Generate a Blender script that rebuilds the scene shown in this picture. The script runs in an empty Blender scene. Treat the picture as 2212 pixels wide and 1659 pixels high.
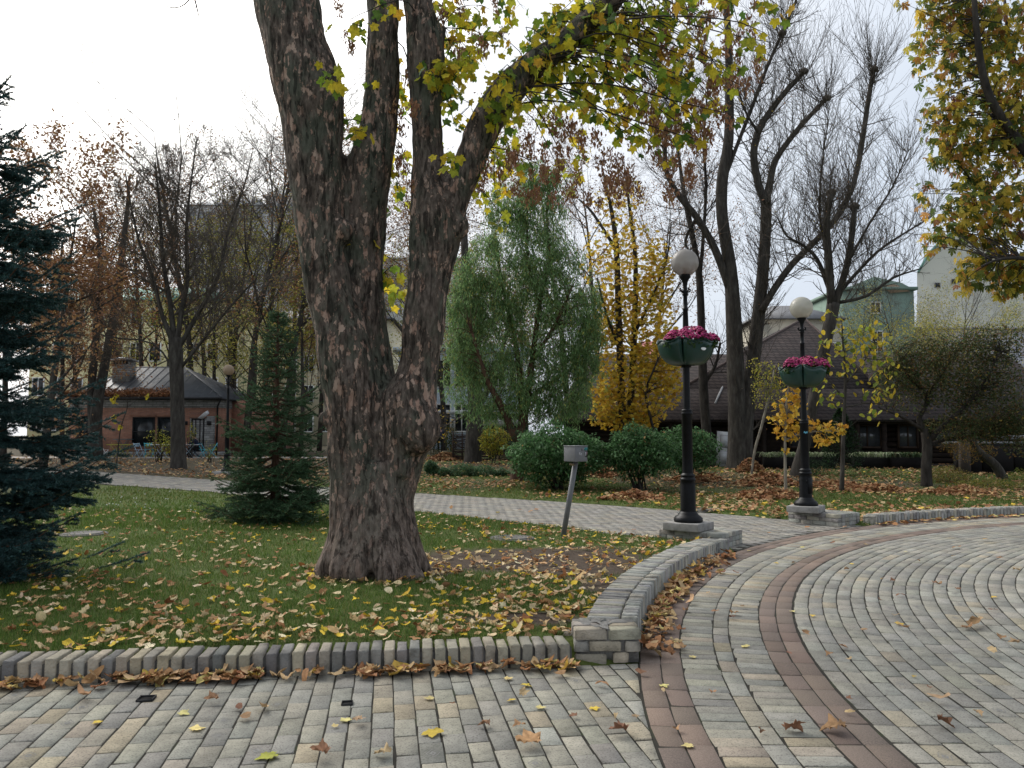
import bpy, math, random
import numpy as np
from mathutils import Vector, Matrix, noise as mnoise

scn = bpy.context.scene
COL = scn.collection
rad = math.radians

# ------------------------------------------------------------------ camera
PW, PH, FOC, HORIZ, EYE = 2212.0, 1659.0, 1720.0, 940.0, 1.6
PITCH = math.atan((HORIZ - PH / 2) / FOC)
cam_d = bpy.data.cameras.new('camera')
cam_d.sensor_width = 36.0
cam_d.angle_x = 2 * math.atan(PW / 2 / FOC)
cam_d.clip_start = 0.05
cam_d.clip_end = 3000.0
cam = bpy.data.objects.new('camera', cam_d)
COL.objects.link(cam)
cam.location = (0, 0, EYE)
cam.rotation_euler = (math.pi / 2 + PITCH, 0, 0)
scn.camera = cam

# ------------------------------------------------------------------ sky and sun (overcast autumn noon)
SUN_EL, SUN_AZ = rad(40), rad(-48)          # azimuth from +Y, negative = to the left
sun_dir = Vector((math.sin(SUN_AZ) * math.cos(SUN_EL), math.cos(SUN_AZ) * math.cos(SUN_EL), math.sin(SUN_EL)))
wd = bpy.data.worlds.new('World')
scn.world = wd
wd.use_nodes = True
nt = wd.node_tree
nt.nodes.clear()
N = nt.nodes.new
w_out = N('ShaderNodeOutputWorld')
w_bg = N('ShaderNodeBackground')
w_sky = N('ShaderNodeTexSky')
w_sky.sky_type = 'NISHITA'
w_sky.sun_disc = False
w_sky.sun_elevation = SUN_EL
w_sky.sun_rotation = SUN_AZ
w_sky.air_density = 1.5
w_sky.dust_density = 4.0
w_tc = N('ShaderNodeTexCoord')
w_dot = N('ShaderNodeVectorMath'); w_dot.operation = 'DOT_PRODUCT'
w_dot.inputs[1].default_value = sun_dir
w_ramp = N('ShaderNodeValToRGB')
w_ramp.color_ramp.elements[0].position = 0.0
w_ramp.color_ramp.elements[0].color = (5.5, 6.0, 6.9, 1)
w_ramp.color_ramp.elements[1].position = 1.0
w_ramp.color_ramp.elements[1].color = (40, 39, 37, 1)
e = w_ramp.color_ramp.elements.new(0.70); e.color = (6.1, 6.7, 7.6, 1)
e = w_ramp.color_ramp.elements.new(0.88); e.color = (9.4, 9.6, 10.0, 1)
w_map = N('ShaderNodeMapRange')
w_map.inputs['From Min'].default_value = -1.0
w_map.inputs['From Max'].default_value = 1.0
w_noise = N('ShaderNodeTexNoise')
w_noise.inputs['Scale'].default_value = 2.2
w_noise.inputs['Detail'].default_value = 4
w_nmap = N('ShaderNodeMapRange')
w_nmap.inputs['To Min'].default_value = 0.88
w_nmap.inputs['To Max'].default_value = 1.10
w_mul = N('ShaderNodeVectorMath'); w_mul.operation = 'SCALE'
w_mix = N('ShaderNodeMixRGB'); w_mix.inputs[0].default_value = 0.9
L = nt.links.new
L(w_tc.outputs['Generated'], w_dot.inputs[0])
L(w_dot.outputs['Value'], w_map.inputs['Value'])
L(w_map.outputs[0], w_ramp.inputs[0])
L(w_tc.outputs['Generated'], w_noise.inputs['Vector'])
L(w_noise.outputs[0], w_nmap.inputs['Value'])
L(w_ramp.outputs[0], w_mul.inputs[0])
L(w_nmap.outputs[0], w_mul.inputs['Scale'])
L(w_sky.outputs[0], w_mix.inputs[1])
L(w_mul.outputs[0], w_mix.inputs[2])
L(w_mix.outputs[0], w_bg.inputs['Color'])
w_bg.inputs['Strength'].default_value = 0.1
L(w_bg.outputs[0], w_out.inputs['Surface'])

sun_d = bpy.data.lights.new('sun', 'SUN')
sun_d.energy = 1.35
sun_d.angle = rad(25)
sun_d.color = (1.0, 0.965, 0.92)
sun = bpy.data.objects.new('sun', sun_d)
COL.objects.link(sun)
sun.rotation_euler = sun_dir.to_track_quat('Z', 'Y').to_euler()

vs = scn.view_settings
vs.view_transform = 'Standard'
vs.look = 'None'
vs.exposure = 0.34
vs.gamma = 1.0
vs.use_curve_mapping = False
scn.cycles.max_bounces = 6
scn.cycles.diffuse_bounces = 3
scn.cycles.glossy_bounces = 2
scn.cycles.transmission_bounces = 4
scn.cycles.transparent_max_bounces = 4
scn.cycles.use_denoising = True

# ------------------------------------------------------------------ helpers
def A(*a):
    return np.array(a, dtype=float)

def ray(x, y):
    u = (x - PW / 2) / FOC
    v = -(y - PH / 2) / FOC
    return A(u, math.cos(PITCH) - v * math.sin(PITCH), math.sin(PITCH) + v * math.cos(PITCH))

def P(x, y, Y):
    """world point seen at photo pixel (x, y) standing at distance Y in front of the viewer"""
    d = ray(x, y)
    return A(0, 0, EYE) + d * (Y / d[1])

def T(x, y):
    """terrain height of the park, rising gently beyond the path"""
    return 0.0167 * np.clip(np.asarray(y, float) - 22, 0, 28) * 1.0

def G(x, y):
    """ground point under pixel"""
    d = ray(x, y)
    t = (0 - EYE) / d[2] if d[2] < 0 else 60
    for _ in range(60):
        z = float(T(d[0] * t, d[1] * t))
        t2 = (z - EYE) / d[2] if d[2] < -1e-5 else 60
        t = 0.5 * t + 0.5 * min(t2, 90)
    return A(0, 0, EYE) + d * t

def project(p):
    p = np.asarray(p, float) - A(0, 0, EYE)
    yy = p[..., 1] * math.cos(PITCH) + p[..., 2] * math.sin(PITCH)
    zz = -p[..., 1] * math.sin(PITCH) + p[..., 2] * math.cos(PITCH)
    return PW / 2 + FOC * p[..., 0] / yy, PH / 2 - FOC * zz / yy

def link(o):
    COL.objects.link(o)
    return o

def tag(o, label=None, cat=None, group=None, kind=None):
    if label: o['label'] = label
    if cat: o['category'] = cat
    if group: o['group'] = group
    if kind: o['kind'] = kind
    return o

def thing(name, label, cat, loc=(0, 0, 0), rz=0.0, group=None):
    o = bpy.data.objects.new(name, None)
    o.empty_display_size = 0.2
    link(o)
    o.location = [float(c) for c in loc]
    o.rotation_euler = (0, 0, rz)
    return tag(o, label, cat, group)

def mesh_np(name, V, quads=None, tris=None, mat=None, cols=None, smooth=False):
    V = np.asarray(V, dtype=np.float32).reshape(-1, 3)
    me = bpy.data.meshes.new(name)
    me.vertices.add(len(V))
    me.vertices.foreach_set('co', V.ravel())
    nq = 0 if quads is None else len(quads)
    ntr = 0 if tris is None else len(tris)
    idx = []
    if nq: idx.append(np.asarray(quads, dtype=np.int32).ravel())
    if ntr: idx.append(np.asarray(tris, dtype=np.int32).ravel())
    idx = np.concatenate(idx)
    me.loops.add(len(idx))
    me.loops.foreach_set('vertex_index', idx)
    me.polygons.add(nq + ntr)
    starts = np.concatenate([np.arange(nq) * 4, nq * 4 + np.arange(ntr) * 3]).astype(np.int32)
    me.polygons.foreach_set('loop_start', starts)
    me.update(calc_edges=True)
    if smooth:
        me.polygons.foreach_set('use_smooth', np.ones(nq + ntr, dtype=bool))
    if cols is not None:
        cols = np.asarray(cols, dtype=np.float32)
        if cols.shape[1] == 3:
            cols = np.concatenate([cols, np.ones((len(cols), 1), np.float32)], 1)
        at = me.color_attributes.new('col', 'FLOAT_COLOR', 'POINT')
        at.data.foreach_set('color', cols.ravel())
    if mat is not None:
        me.materials.append(mat)
    return me

def ob(name, me, parent=None, loc=None, rz=None, rot=None):
    o = bpy.data.objects.new(name, me)
    link(o)
    if parent is not None: o.parent = parent
    if loc is not None: o.location = [float(c) for c in loc]
    if rz is not None: o.rotation_euler = (0, 0, rz)
    if rot is not None: o.rotation_euler = rot
    return o

class Acc:
    """collects geometry, vertex colours included, for one mesh object"""
    def __init__(s):
        s.V, s.Q, s.T, s.C, s.n = [], [], [], [], 0
    def add(s, V, quads=None, tris=None, col=(1, 1, 1)):
        V = np.asarray(V, float).reshape(-1, 3)
        if quads is not None and len(quads): s.Q.append(np.asarray(quads, int).reshape(-1, 4) + s.n)
        if tris is not None and len(tris): s.T.append(np.asarray(tris, int).reshape(-1, 3) + s.n)
        c = np.asarray(col, float)
        if c.ndim == 1: c = np.tile(c[:3], (len(V), 1))
        s.V.append(V); s.C.append(c); s.n += len(V)
        return s
    def inst(s, V, quads, tris, pos, M, cols):
        """many copies of a template: pos (N,3), M (N,3,3) or None, cols (N,3)"""
        V = np.asarray(V, float); k = len(V); Nn = len(pos)
        if Nn == 0: return s
        W = np.einsum('nij,kj->nki', M, V) if M is not None else np.tile(V, (Nn, 1, 1))
        W = W + np.asarray(pos)[:, None, :]
        off = (np.arange(Nn) * k)[:, None, None]
        q = (np.asarray(quads, int)[None] + off).reshape(-1, 4) if quads is not None and len(quads) else None
        t = (np.asarray(tris, int)[None] + off).reshape(-1, 3) if tris is not None and len(tris) else None
        return s.add(W.reshape(-1, 3), q, t, np.repeat(np.asarray(cols, float), k, axis=0))
    def box(s, c, size, rz=0.0, col=(1, 1, 1)):
        V, Q = box_vq(size)
        cr, sr = math.cos(rz), math.sin(rz)
        R = np.array([[cr, -sr, 0], [sr, cr, 0], [0, 0, 1]])
        return s.add(V @ R.T + np.asarray(c, float), Q, None, col)
    def empty(s): return s.n == 0
    def mesh(s, name, mat, smooth=False, off=(0, 0, 0), colors=True):
        V = np.concatenate(s.V) - np.asarray(off, float)
        Q = np.concatenate(s.Q) if s.Q else None
        Tt = np.concatenate(s.T) if s.T else None
        return mesh_np(name, V, Q, Tt, mat, np.concatenate(s.C) if colors else None, smooth)
    def obj(s, name, mat, parent=None, smooth=False):
        off = parent.location if parent is not None else (0, 0, 0)
        return ob(name, s.mesh(name, mat, smooth, off), parent)

def box_vq(size):
    x, y, z = [c / 2 for c in size]
    V = A((-x, -y, -z), (x, -y, -z), (x, y, -z), (-x, y, -z), (-x, -y, z), (x, -y, z), (x, y, z), (-x, y, z))
    Q = [(3, 2, 1, 0), (4, 5, 6, 7), (0, 1, 5, 4), (1, 2, 6, 5), (2, 3, 7, 6), (3, 0, 4, 7)]
    return V, Q

def box_ob(name, c, size, mat, parent=None, rz=0.0, bevel=0.0):
    a = Acc().box(c, size, rz)
    o = a.obj(name, mat, parent)
    if bevel:
        m = o.modifiers.new('bevel', 'BEVEL'); m.width = bevel; m.segments = 2
    return o

def rotz(a):
    a = np.asarray(a, float)
    c, s, z, o = np.cos(a), np.sin(a), np.zeros_like(a), np.ones_like(a)
    return np.stack([np.stack([c, -s, z], -1), np.stack([s, c, z], -1), np.stack([z, z, o], -1)], -2)

def rand_rot(rng, n, tilt=None):
    """random orientation matrices; tilt limits the lean of the local z axis (radians sigma)"""
    yaw = rng.uniform(0, 2 * math.pi, n)
    R = rotz(yaw)
    if tilt is None:
        ax = rng.normal(size=(n, 3)); ax /= np.linalg.norm(ax, axis=1, keepdims=True)
        an = rng.uniform(0, math.pi, n)
    else:
        th = rng.uniform(0, 2 * math.pi, n)
        ax = np.stack([np.cos(th), np.sin(th), np.zeros(n)], 1)
        an = np.abs(rng.normal(0, tilt, n))
    K = np.zeros((n, 3, 3))
    K[:, 0, 1], K[:, 0, 2], K[:, 1, 2] = -ax[:, 2], ax[:, 1], -ax[:, 0]
    K[:, 1, 0], K[:, 2, 0], K[:, 2, 1] = ax[:, 2], -ax[:, 1], ax[:, 0]
    I = np.eye(3)[None]
    Q = I + np.sin(an)[:, None, None] * K + (1 - np.cos(an))[:, None, None] * (K @ K)
    return Q @ R

def pick(rng, n, palette, jit=0.12, hue=.22):
    """palette: list of (weight, rgb)"""
    w = A(*[p[0] for p in palette]); w /= w.sum()
    c = np.array([p[1] for p in palette])[rng.choice(len(palette), n, p=w)]
    return np.clip(c * (1 + rng.normal(0, jit, (n, 1))) * (1 + rng.normal(0, jit * hue, (n, 3))), 0.002, 1)

def tubes(acc, lines, col=(1, 1, 1)):
    """lines: list of (pts (n,3), radii (n), sides)"""
    groups = {}
    for p, r, s in lines:
        groups.setdefault((len(p), s), []).append((p, r))
    for (n, s), g in groups.items():
        Pt = np.array([q[0] for q in g], float); R = np.array([q[1] for q in g], float)
        t = np.gradient(Pt, axis=1)
        t /= np.linalg.norm(t, axis=2, keepdims=True) + 1e-9
        ref = np.zeros((len(g), 1, 3))
        k = np.argmin(np.abs(t.mean(1)), axis=1)
        ref[np.arange(len(g)), 0, k] = 1
        u = np.cross(t, np.broadcast_to(ref, t.shape)); u /= np.linalg.norm(u, axis=2, keepdims=True) + 1e-9
        v = np.cross(t, u)
        a = np.arange(s) * 2 * math.pi / s
        ring = Pt[:, :, None, :] + R[:, :, None, None] * (np.cos(a)[None, None, :, None] * u[:, :, None, :] + np.sin(a)[None, None, :, None] * v[:, :, None, :])
        V = ring.reshape(-1, 3)
        i = np.arange(n - 1)[:, None]; j = np.arange(s)[None, :]
        q = np.stack([i * s + j, i * s + (j + 1) % s, (i + 1) * s + (j + 1) % s, (i + 1) * s + j], -1).reshape(-1, 4)
        q = (q[None] + (np.arange(len(g)) * n * s)[:, None, None]).reshape(-1, 4)
        tr = []
        if s > 3:
            for b, flip in ((0, True), ((n - 1) * s, False)):
                f = [(b, b + m, b + m + 1) if not flip else (b, b + m + 1, b + m) for m in range(1, s - 1)]
                tr.append((np.array(f)[None] + (np.arange(len(g)) * n * s)[:, None, None]).reshape(-1, 3))
        acc.add(V, q, np.concatenate(tr) if tr else None, col)
    return acc

def spline(ctrl, n):
    """Catmull-Rom resample of control rows (any columns)"""
    c = np.asarray(ctrl, float)
    c = np.concatenate([2 * c[:1] - c[1:2], c, 2 * c[-1:] - c[-2:-1]])
    m = len(c) - 3
    t = np.linspace(0, m - 1e-6, n)
    i = t.astype(int); f = (t - i)[:, None]
    p0, p1, p2, p3 = c[i], c[i + 1], c[i + 2], c[i + 3]
    return 0.5 * (2 * p1 + (p2 - p0) * f + (2 * p0 - 5 * p1 + 4 * p2 - p3) * f ** 2 + (3 * p1 - p0 - 3 * p2 + p3) * f ** 3)

def limb(ctrl, Y, n=None, dY=0.0, sides=8):
    """limb traced by (x px, y px, radius px[, extra depth]); gives a real tube at distance Y"""
    rows = []
    m = len(ctrl) - 1
    for k, c in enumerate(ctrl):
        Yk = Y + dY * k / max(m, 1) + (c[3] if len(c) > 3 else 0)
        rows.append(list(P(c[0], c[1], Yk)) + [c[2] * Yk / FOC])
    s = spline(rows, n or (3 * m + 1))
    return s[:, :3], np.maximum(s[:, 3], 0.002), sides

def lathe_vq(prof, seg=24, close=False):
    prof = np.asarray(prof, float); n = len(prof)
    a = np.arange(seg) * 2 * math.pi / seg
    V = np.stack([prof[:, 0][:, None] * np.cos(a), prof[:, 0][:, None] * np.sin(a), np.repeat(prof[:, 1][:, None], seg, 1)], -1).reshape(-1, 3)
    i = np.arange(n - 1)[:, None]; j = np.arange(seg)[None, :]
    Q = np.stack([i * seg + j, i * seg + (j + 1) % seg, (i + 1) * seg + (j + 1) % seg, (i + 1) * seg + j], -1).reshape(-1, 4)
    return V, Q

# ------------------------------------------------------------------ materials
def mat(name, stops, scale=4.0, detail=5.0, rough=0.85, bump=0.0, bscale=60.0, src=None, spec=0.2,
        transl=0.0, stretch=(1, 1, 1), metal=0.0, coat=0.0, speck=0.0):
    m = bpy.data.materials.new(name)
    m.use_nodes = True
    t = m.node_tree; n = t.nodes; l = t.links
    b = n['Principled BSDF']; out = n['Material Output']
    geo = n.new('ShaderNodeNewGeometry')
    mp = n.new('ShaderNodeMapping'); mp.inputs['Scale'].default_value = stretch
    l.new(geo.outputs['Position'], mp.inputs['Vector'])
    no = n.new('ShaderNodeTexNoise')
    no.inputs['Scale'].default_value = scale; no.inputs['Detail'].default_value = detail; no.inputs['Roughness'].default_value = 0.62
    l.new(mp.outputs[0], no.inputs['Vector'])
    rp = n.new('ShaderNodeValToRGB')
    el = rp.color_ramp.elements
    while len(el) < len(stops): el.new(0.5)
    for k, (p, c) in enumerate(stops):
        el[k].position = p; el[k].color = (c[0], c[1], c[2], 1)
    l.new(no.outputs[0], rp.inputs[0])
    colour = rp.outputs[0]
    if src:
        if src == 'col':
            at = n.new('ShaderNodeVertexColor'); at.layer_name = 'col'; so = at.outputs['Color']
        else:
            at = n.new('ShaderNodeObjectInfo'); so = at.outputs['Color']
        mx = n.new('ShaderNodeMixRGB'); mx.blend_type = 'MULTIPLY'; mx.inputs[0].default_value = 1
        l.new(so, mx.inputs[1]); l.new(colour, mx.inputs[2]); colour = mx.outputs[0]
    if speck:       # pits and stains in fired clay
        for sc_, lo_, p0, p1 in ((95, 1 - speck, .36, .47), (3.1, 1 - speck * .45, .38, .60)):
            n3 = n.new('ShaderNodeTexNoise'); n3.inputs['Scale'].default_value = sc_; n3.inputs['Detail'].default_value = 4; l.new(mp.outputs[0], n3.inputs['Vector'])
            r3 = n.new('ShaderNodeMapRange'); r3.inputs['From Min'].default_value = p0; r3.inputs['From Max'].default_value = p1; r3.inputs['To Min'].default_value = lo_; r3.inputs['To Max'].default_value = 1.0
            l.new(n3.outputs[0], r3.inputs['Value'])
            m3 = n.new('ShaderNodeMixRGB'); m3.blend_type = 'MULTIPLY'; m3.inputs[0].default_value = 1; l.new(colour, m3.inputs[1]); l.new(r3.outputs[0], m3.inputs[2]); colour = m3.outputs[0]
    l.new(colour, b.inputs['Base Color'])
    b.inputs['Roughness'].default_value = rough
    b.inputs['Specular IOR Level'].default_value = spec
    b.inputs['Metallic'].default_value = metal
    if coat:
        b.inputs['Coat Weight'].default_value = coat; b.inputs['Coat Roughness'].default_value = 0.25
    if bump:
        n2 = n.new('ShaderNodeTexNoise'); n2.inputs['Scale'].default_value = bscale; n2.inputs['Detail'].default_value = 5
        l.new(mp.outputs[0], n2.inputs['Vector'])
        bp = n.new('ShaderNodeBump'); bp.inputs['Strength'].default_value = bump; bp.inputs['Distance'].default_value = 0.02
        l.new(n2.outputs[0], bp.inputs['Height']); l.new(bp.outputs[0], b.inputs['Normal'])
    if transl:
        tr = n.new('ShaderNodeBsdfTranslucent'); l.new(colour, tr.inputs['Color'])
        ms = n.new('ShaderNodeMixShader'); ms.inputs[0].default_value = transl
        l.new(b.outputs[0], ms.inputs[1]); l.new(tr.outputs[0], ms.inputs[2]); l.new(ms.outputs[0], out.inputs['Surface'])
    return m

def g3(v): return (v, v, v)

MT = {}
MT['paver'] = mat('paver_clinker', [(0.25, g3(.74)), (0.5, g3(1.0)), (0.75, g3(1.16))], scale=16, detail=8, rough=.9, bump=.35, bscale=140, src='obj', speck=.4)
MT['paver_far'] = mat('paver_clinker_far', [(0.25, g3(.74)), (0.5, g3(1.0)), (0.75, g3(1.16))], scale=16, detail=8, rough=.9, bump=.35, bscale=140, src='col', speck=.4)
MT['granite'] = mat('red_granite', [(0.3, g3(.68)), (0.5, g3(1.0)), (0.7, g3(1.3))], scale=130, detail=3, rough=.8, bump=.2, bscale=200, src='obj')
MT['brick'] = mat('kerb_brick', [(0.28, g3(.36)), (0.45, g3(.85)), (0.62, g3(1.05)), (0.8, g3(1.2))], scale=7, detail=8, rough=.92, bump=.6, bscale=70, src='obj')
MT['mortar'] = mat('mortar', [(0.3, (.12, .115, .105)), (0.7, (.24, .23, .215))], scale=20, rough=.95, bump=.5)
MT['joint'] = mat('joint_soil', [(0.3, (.018, .017, .014)), (0.55, (.035, .032, .026)), (0.72, (.030, .042, .018))], scale=6, rough=1)
MT['concrete'] = mat('concrete', [(0.3, (.17, .165, .155)), (0.7, (.31, .30, .285))], scale=9, rough=.9, bump=.3, bscale=90)
MT['leaf'] = mat('leaf_mesh', [(0.3, g3(.72)), (0.7, g3(1.15))], scale=35, detail=3, rough=.6, src='col', transl=.5, spec=.2)
MT['leaf_obj'] = mat('leaf_single', [(0.3, g3(.62)), (0.55, g3(1.0)), (0.75, g3(1.2))], scale=28, detail=4, rough=.6, src='obj', transl=.48, spec=.2)
MT['dryleaf'] = mat('dry_leaf', [(0.3, g3(.7)), (0.7, g3(1.15))], scale=30, detail=4, rough=.75, src='col', transl=.15)
MT['dryleaf_obj'] = mat('dry_leaf_single', [(0.3, g3(.6)), (0.55, g3(1.0)), (0.75, g3(1.2))], scale=24, detail=4, rough=.7, src='obj', transl=.15)
MT['grass'] = mat('grass_blade', [(0.3, g3(.8)), (0.7, g3(1.15))], scale=.8, rough=.6, src='col', transl=.35)
MT['needle'] = mat('needle', [(0.3, g3(.75)), (0.7, g3(1.2))], scale=3, rough=.65, src='col', transl=.12)
MT['bark_dark'] = mat('bark_dark', [(0.3, (.016, .014, .012)), (0.55, (.040, .035, .030)), (0.75, (.066, .060, .052))], scale=9, rough=.95, bump=.9, bscale=22, stretch=(1, 1, .3))
MT['bark_grey'] = mat('bark_grey', [(0.3, (.024, .021, .018)), (0.55, (.056, .050, .043)), (0.75, (.095, .087, .076))], scale=8, rough=.95, bump=.9, bscale=20, stretch=(1, 1, .28))
MT['bark_twig'] = mat('bark_twig', [(0.3, (.055, .046, .038)), (0.6, (.11, .093, .077)), (0.8, (.15, .13, .11))], scale=6, rough=.95, bump=.4, stretch=(1, 1, .3))
MT['bark_pale'] = mat('bark_pale', [(0.3, (.12, .11, .09)), (0.6, (.26, .23, .18)), (0.75, (.34, .31, .26))], scale=12, rough=.9, bump=.4, stretch=(1, 1, .4))
MT['bark_red'] = mat('bark_red', [(0.3, (.04, .025, .018)), (0.6, (.10, .055, .035)), (0.8, (.14, .085, .055))], scale=10, rough=.95, bump=.7, stretch=(1, 1, .35))
MT['iron'] = mat('black_iron', [(0.3, (.003, .0034, .004)), (0.7, (.008, .0088, .011))], scale=12, rough=.42, spec=.16, bump=.06, bscale=60)
MT['soil'] = mat('soil', [(0.3, (.03, .024, .018)), (0.7, (.07, .056, .043))], scale=12, rough=1, bump=.7)

def flat(name, c, rough=.7, spec=.25, var=.15, scale=8, **k):
    if name not in MT:
        MT[name] = mat(name, [(.3, tuple(x * (1 - var) for x in c)), (.7, tuple(x * (1 + var) for x in c))], scale=scale, rough=rough, spec=spec, **k)
    return MT[name]
# ------------------------------------------------------------------ layout of the ground
C0 = A(13.5, 3.69)                 # centre of the round plaza
R_OUT = 12.77                      # outer edge of the plaza paving
kA, kB = G(0, 1481)[:2], G(1236, 1438)[:2]
kD = (kB - kA) / np.linalg.norm(kB - kA)
kN = A(-kD[1], kD[0])              # points into the lawn
near_px = [(120, 1038), (460, 1063), (900, 1105), (1210, 1138), (1425, 1167)]
far_px = [(100, 1011), (450, 1035), (920, 1066), (1250, 1086), (1450, 1101), (1690, 1121)]
near_w = np.array([G(*p)[:2] for p in near_px]); far_w = np.array([G(*p)[:2] for p in far_px])

def pl(X, w):
    X = np.asarray(X, float)
    y = np.interp(X, w[:, 0], w[:, 1])
    sl = (w[1, 1] - w[0, 1]) / (w[1, 0] - w[0, 0]); sr = (w[-1, 1] - w[-2, 1]) / (w[-1, 0] - w[-2, 0])
    y = np.where(X < w[0, 0], w[0, 1] + sl * (X - w[0, 0]), y)
    return np.where(X > w[-1, 0], w[-1, 1] + sr * (X - w[-1, 0]), y)

def sd_plaza(x, y): return np.hypot(x - C0[0], y - C0[1]) - R_OUT
def sd_walk(x, y): return (x - kA[0]) * kN[0] + (y - kA[1]) * kN[1]
def sd_path(x, y): return np.maximum(pl(x, near_w) - y, y - pl(x, far_w)) * 0.72
def sd_paved(x, y): return np.minimum(np.minimum(sd_plaza(x, y), sd_path(x, y)), sd_walk(x, y))
def sstep(a, b, v):
    t = np.clip((v - a) / (b - a), 0, 1); return t * t * (3 - 2 * t)

def vnoise(x, y, s, seed=0):
    """cheap smooth value noise on arrays"""
    x = np.asarray(x, float) * s + seed * 17.3; y = np.asarray(y, float) * s - seed * 9.1
    xi, yi = np.floor(x), np.floor(y); fx, fy = x - xi, y - yi
    fx, fy = fx * fx * (3 - 2 * fx), fy * fy * (3 - 2 * fy)
    def h(a, b):
        v = np.sin(a * 127.1 + b * 311.7 + seed) * 43758.5453
        return v - np.floor(v)
    return (h(xi, yi) * (1 - fx) + h(xi + 1, yi) * fx) * (1 - fy) + (h(xi, yi + 1) * (1 - fx) + h(xi + 1, yi + 1) * fx) * fy

def fbm(x, y, s, seed=0): return .55 * vnoise(x, y, s, seed) + .3 * vnoise(x, y, s * 2.1, seed + 3) + .15 * vnoise(x, y, s * 4.3, seed + 7)

TRUNK = G(800, 1250)[:2] + A(0, .5)
DIRT = [(G(1130, 1213), 2.1, 1.1), (G(1290, 1235), 1.0, .9), (G(1130, 1365), .62, .30), (G(900, 1235), .7, .6), (A(TRUNK[0], TRUNK[1], 0), .72, .72),
        (G(1340, 1285), .5, .6)]

def dirt(x, y):
    """bare earth: worn ground by the trunk and under the shrubs"""
    d = np.zeros_like(np.asarray(x, float))
    for c, a, b in DIRT:
        d = np.maximum(d, 1.25 - np.sqrt(((x - c[0]) / a) ** 2 + ((y - c[1]) / b) ** 2))
    d = sstep(.15, .6, d + .55 * (fbm(x, y, 1.9, 2) - .5))
    back = sstep(.47, .62, fbm(x, y, .28, 5)) * sstep(20, 25, y) * .75
    left = sstep(-2, -6, x) * sstep(27, 30, y)
    return np.clip(np.maximum(np.maximum(d, back), left * .85), 0, 1)

def ground_z(x, y):
    x = np.asarray(x, float); y = np.asarray(y, float)
    sd = sd_paved(x, y)
    near = (y < pl(x, near_w)) & (sd_walk(x, y) > 0)
    kerb = np.where(near, .012 + .12 * np.clip(1 - (sd_walk(x, y) - .2) / 3.2, 0, 1), .014)
    kerb = np.where(near, np.maximum(kerb, .10 * np.clip(1 - (sd_plaza(x, y) - .3) / 2.5, 0, 1)), kerb)
    bump = (fbm(x, y, 1.3, 9) - .5) * .05 * sstep(.2, .8, sd)
    return T(x, y) - .06 + (.06 + kerb) * sstep(-.02, .14, sd) + np.maximum(bump, -.02)

# one ground sheet out to the horizon, fine where it is seen close
def axis(lo, hi, fine_lo, fine_hi, step, grow=1.18):
    a = list(np.arange(fine_lo, fine_hi + 1e-6, step))
    s = step; v = fine_hi
    while v < hi: s *= grow; v += s; a.append(v)
    s = step; v = fine_lo
    while v > lo: s *= grow; v -= s; a.insert(0, v)
    return np.array(a)

gx = axis(-900, 900, -7, 7, .09, 1.06); gy = axis(-60, 1500, 5.0, 18, .09, 1.035)
XX, YY = np.meshgrid(gx, gy)
ZZ = ground_z(XX, YY)
nx, ny = len(gx), len(gy)
V = np.stack([XX, YY, ZZ], -1).reshape(-1, 3)
i = np.arange(ny - 1)[:, None]; j = np.arange(nx - 1)[None, :]
Q = np.stack([i * nx + j, i * nx + j + 1, (i + 1) * nx + j + 1, (i + 1) * nx + j], -1).reshape(-1, 4)
dd = dirt(V[:, 0], V[:, 1])[:, None]
gn = fbm(V[:, 0], V[:, 1], .9, 4)[:, None]
grass_c = A(.045, .072, .014) * (1 - gn) + A(.075, .092, .022) * gn
colr = grass_c * (1 - dd) + A(.062, .046, .034) * dd
farg = sstep(60, 110, V[:, 1])[:, None]
colr = colr * (1 - farg) + A(.07, .065, .045) * farg
MT['ground'] = mat('lawn_ground', [(.3, g3(.6)), (.5, g3(1.0)), (.72, g3(1.35))], scale=18, detail=8, rough=1, bump=.8, bscale=50, src='col')
ground = ob('ground', mesh_np('ground', V, Q, None, MT['ground'], colr, True))
tag(ground, 'park lawn with worn earth patches', None, None, 'structure')

# ------------------------------------------------------------------ bricks and pavers
def brick_vq(l, w, h, bev, rng, jit=.002):
    """top at z=0; irregular corners and worn edges"""
    x, y = l / 2, w / 2
    c = A((-x, -y), (x, -y), (x, y), (-x, y)) + rng.normal(0, jit, (4, 2))
    if rng.random() < .4:                      # a knocked-off corner
        k = rng.integers(4); c[k] *= 1 - rng.uniform(.03, .09)
    ins = c - np.sign(c) * bev * rng.uniform(.6, 1.5, (4, 1))
    V = np.concatenate([np.c_[c, -h * np.ones(4)], np.c_[c, -bev * rng.uniform(.6, 1.6, 4)], np.c_[ins, rng.normal(0, jit * .25, 4)]])
    Q = [(8, 9, 10, 11)]
    for k in range(4):
        m = (k + 1) % 4
        Q += [(k, m, 4 + m, 4 + k), (4 + k, 4 + m, 8 + m, 8 + k)]
    return V, np.array(Q)

def poly_brick(poly, h, bev):
    poly = np.asarray(poly, float); n = len(poly); c = poly.mean(0)
    d = c - poly; d /= np.linalg.norm(d, axis=1, keepdims=True)
    ins = poly + d * bev * 1.3
    V = np.concatenate([np.c_[poly, -h * np.ones(n)], np.c_[poly, -bev * np.ones(n)], np.c_[ins, np.zeros(n)]])
    Q = []
    for k in range(n):
        m = (k + 1) % n
        Q += [(k, m, n + m, n + k), (n + k, n + m, 2 * n + m, 2 * n + k)]
    Tt = [(2 * n, 2 * n + k, 2 * n + k + 1) for k in range(1, n - 1)]
    return V, np.array(Q), np.array(Tt)

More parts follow.
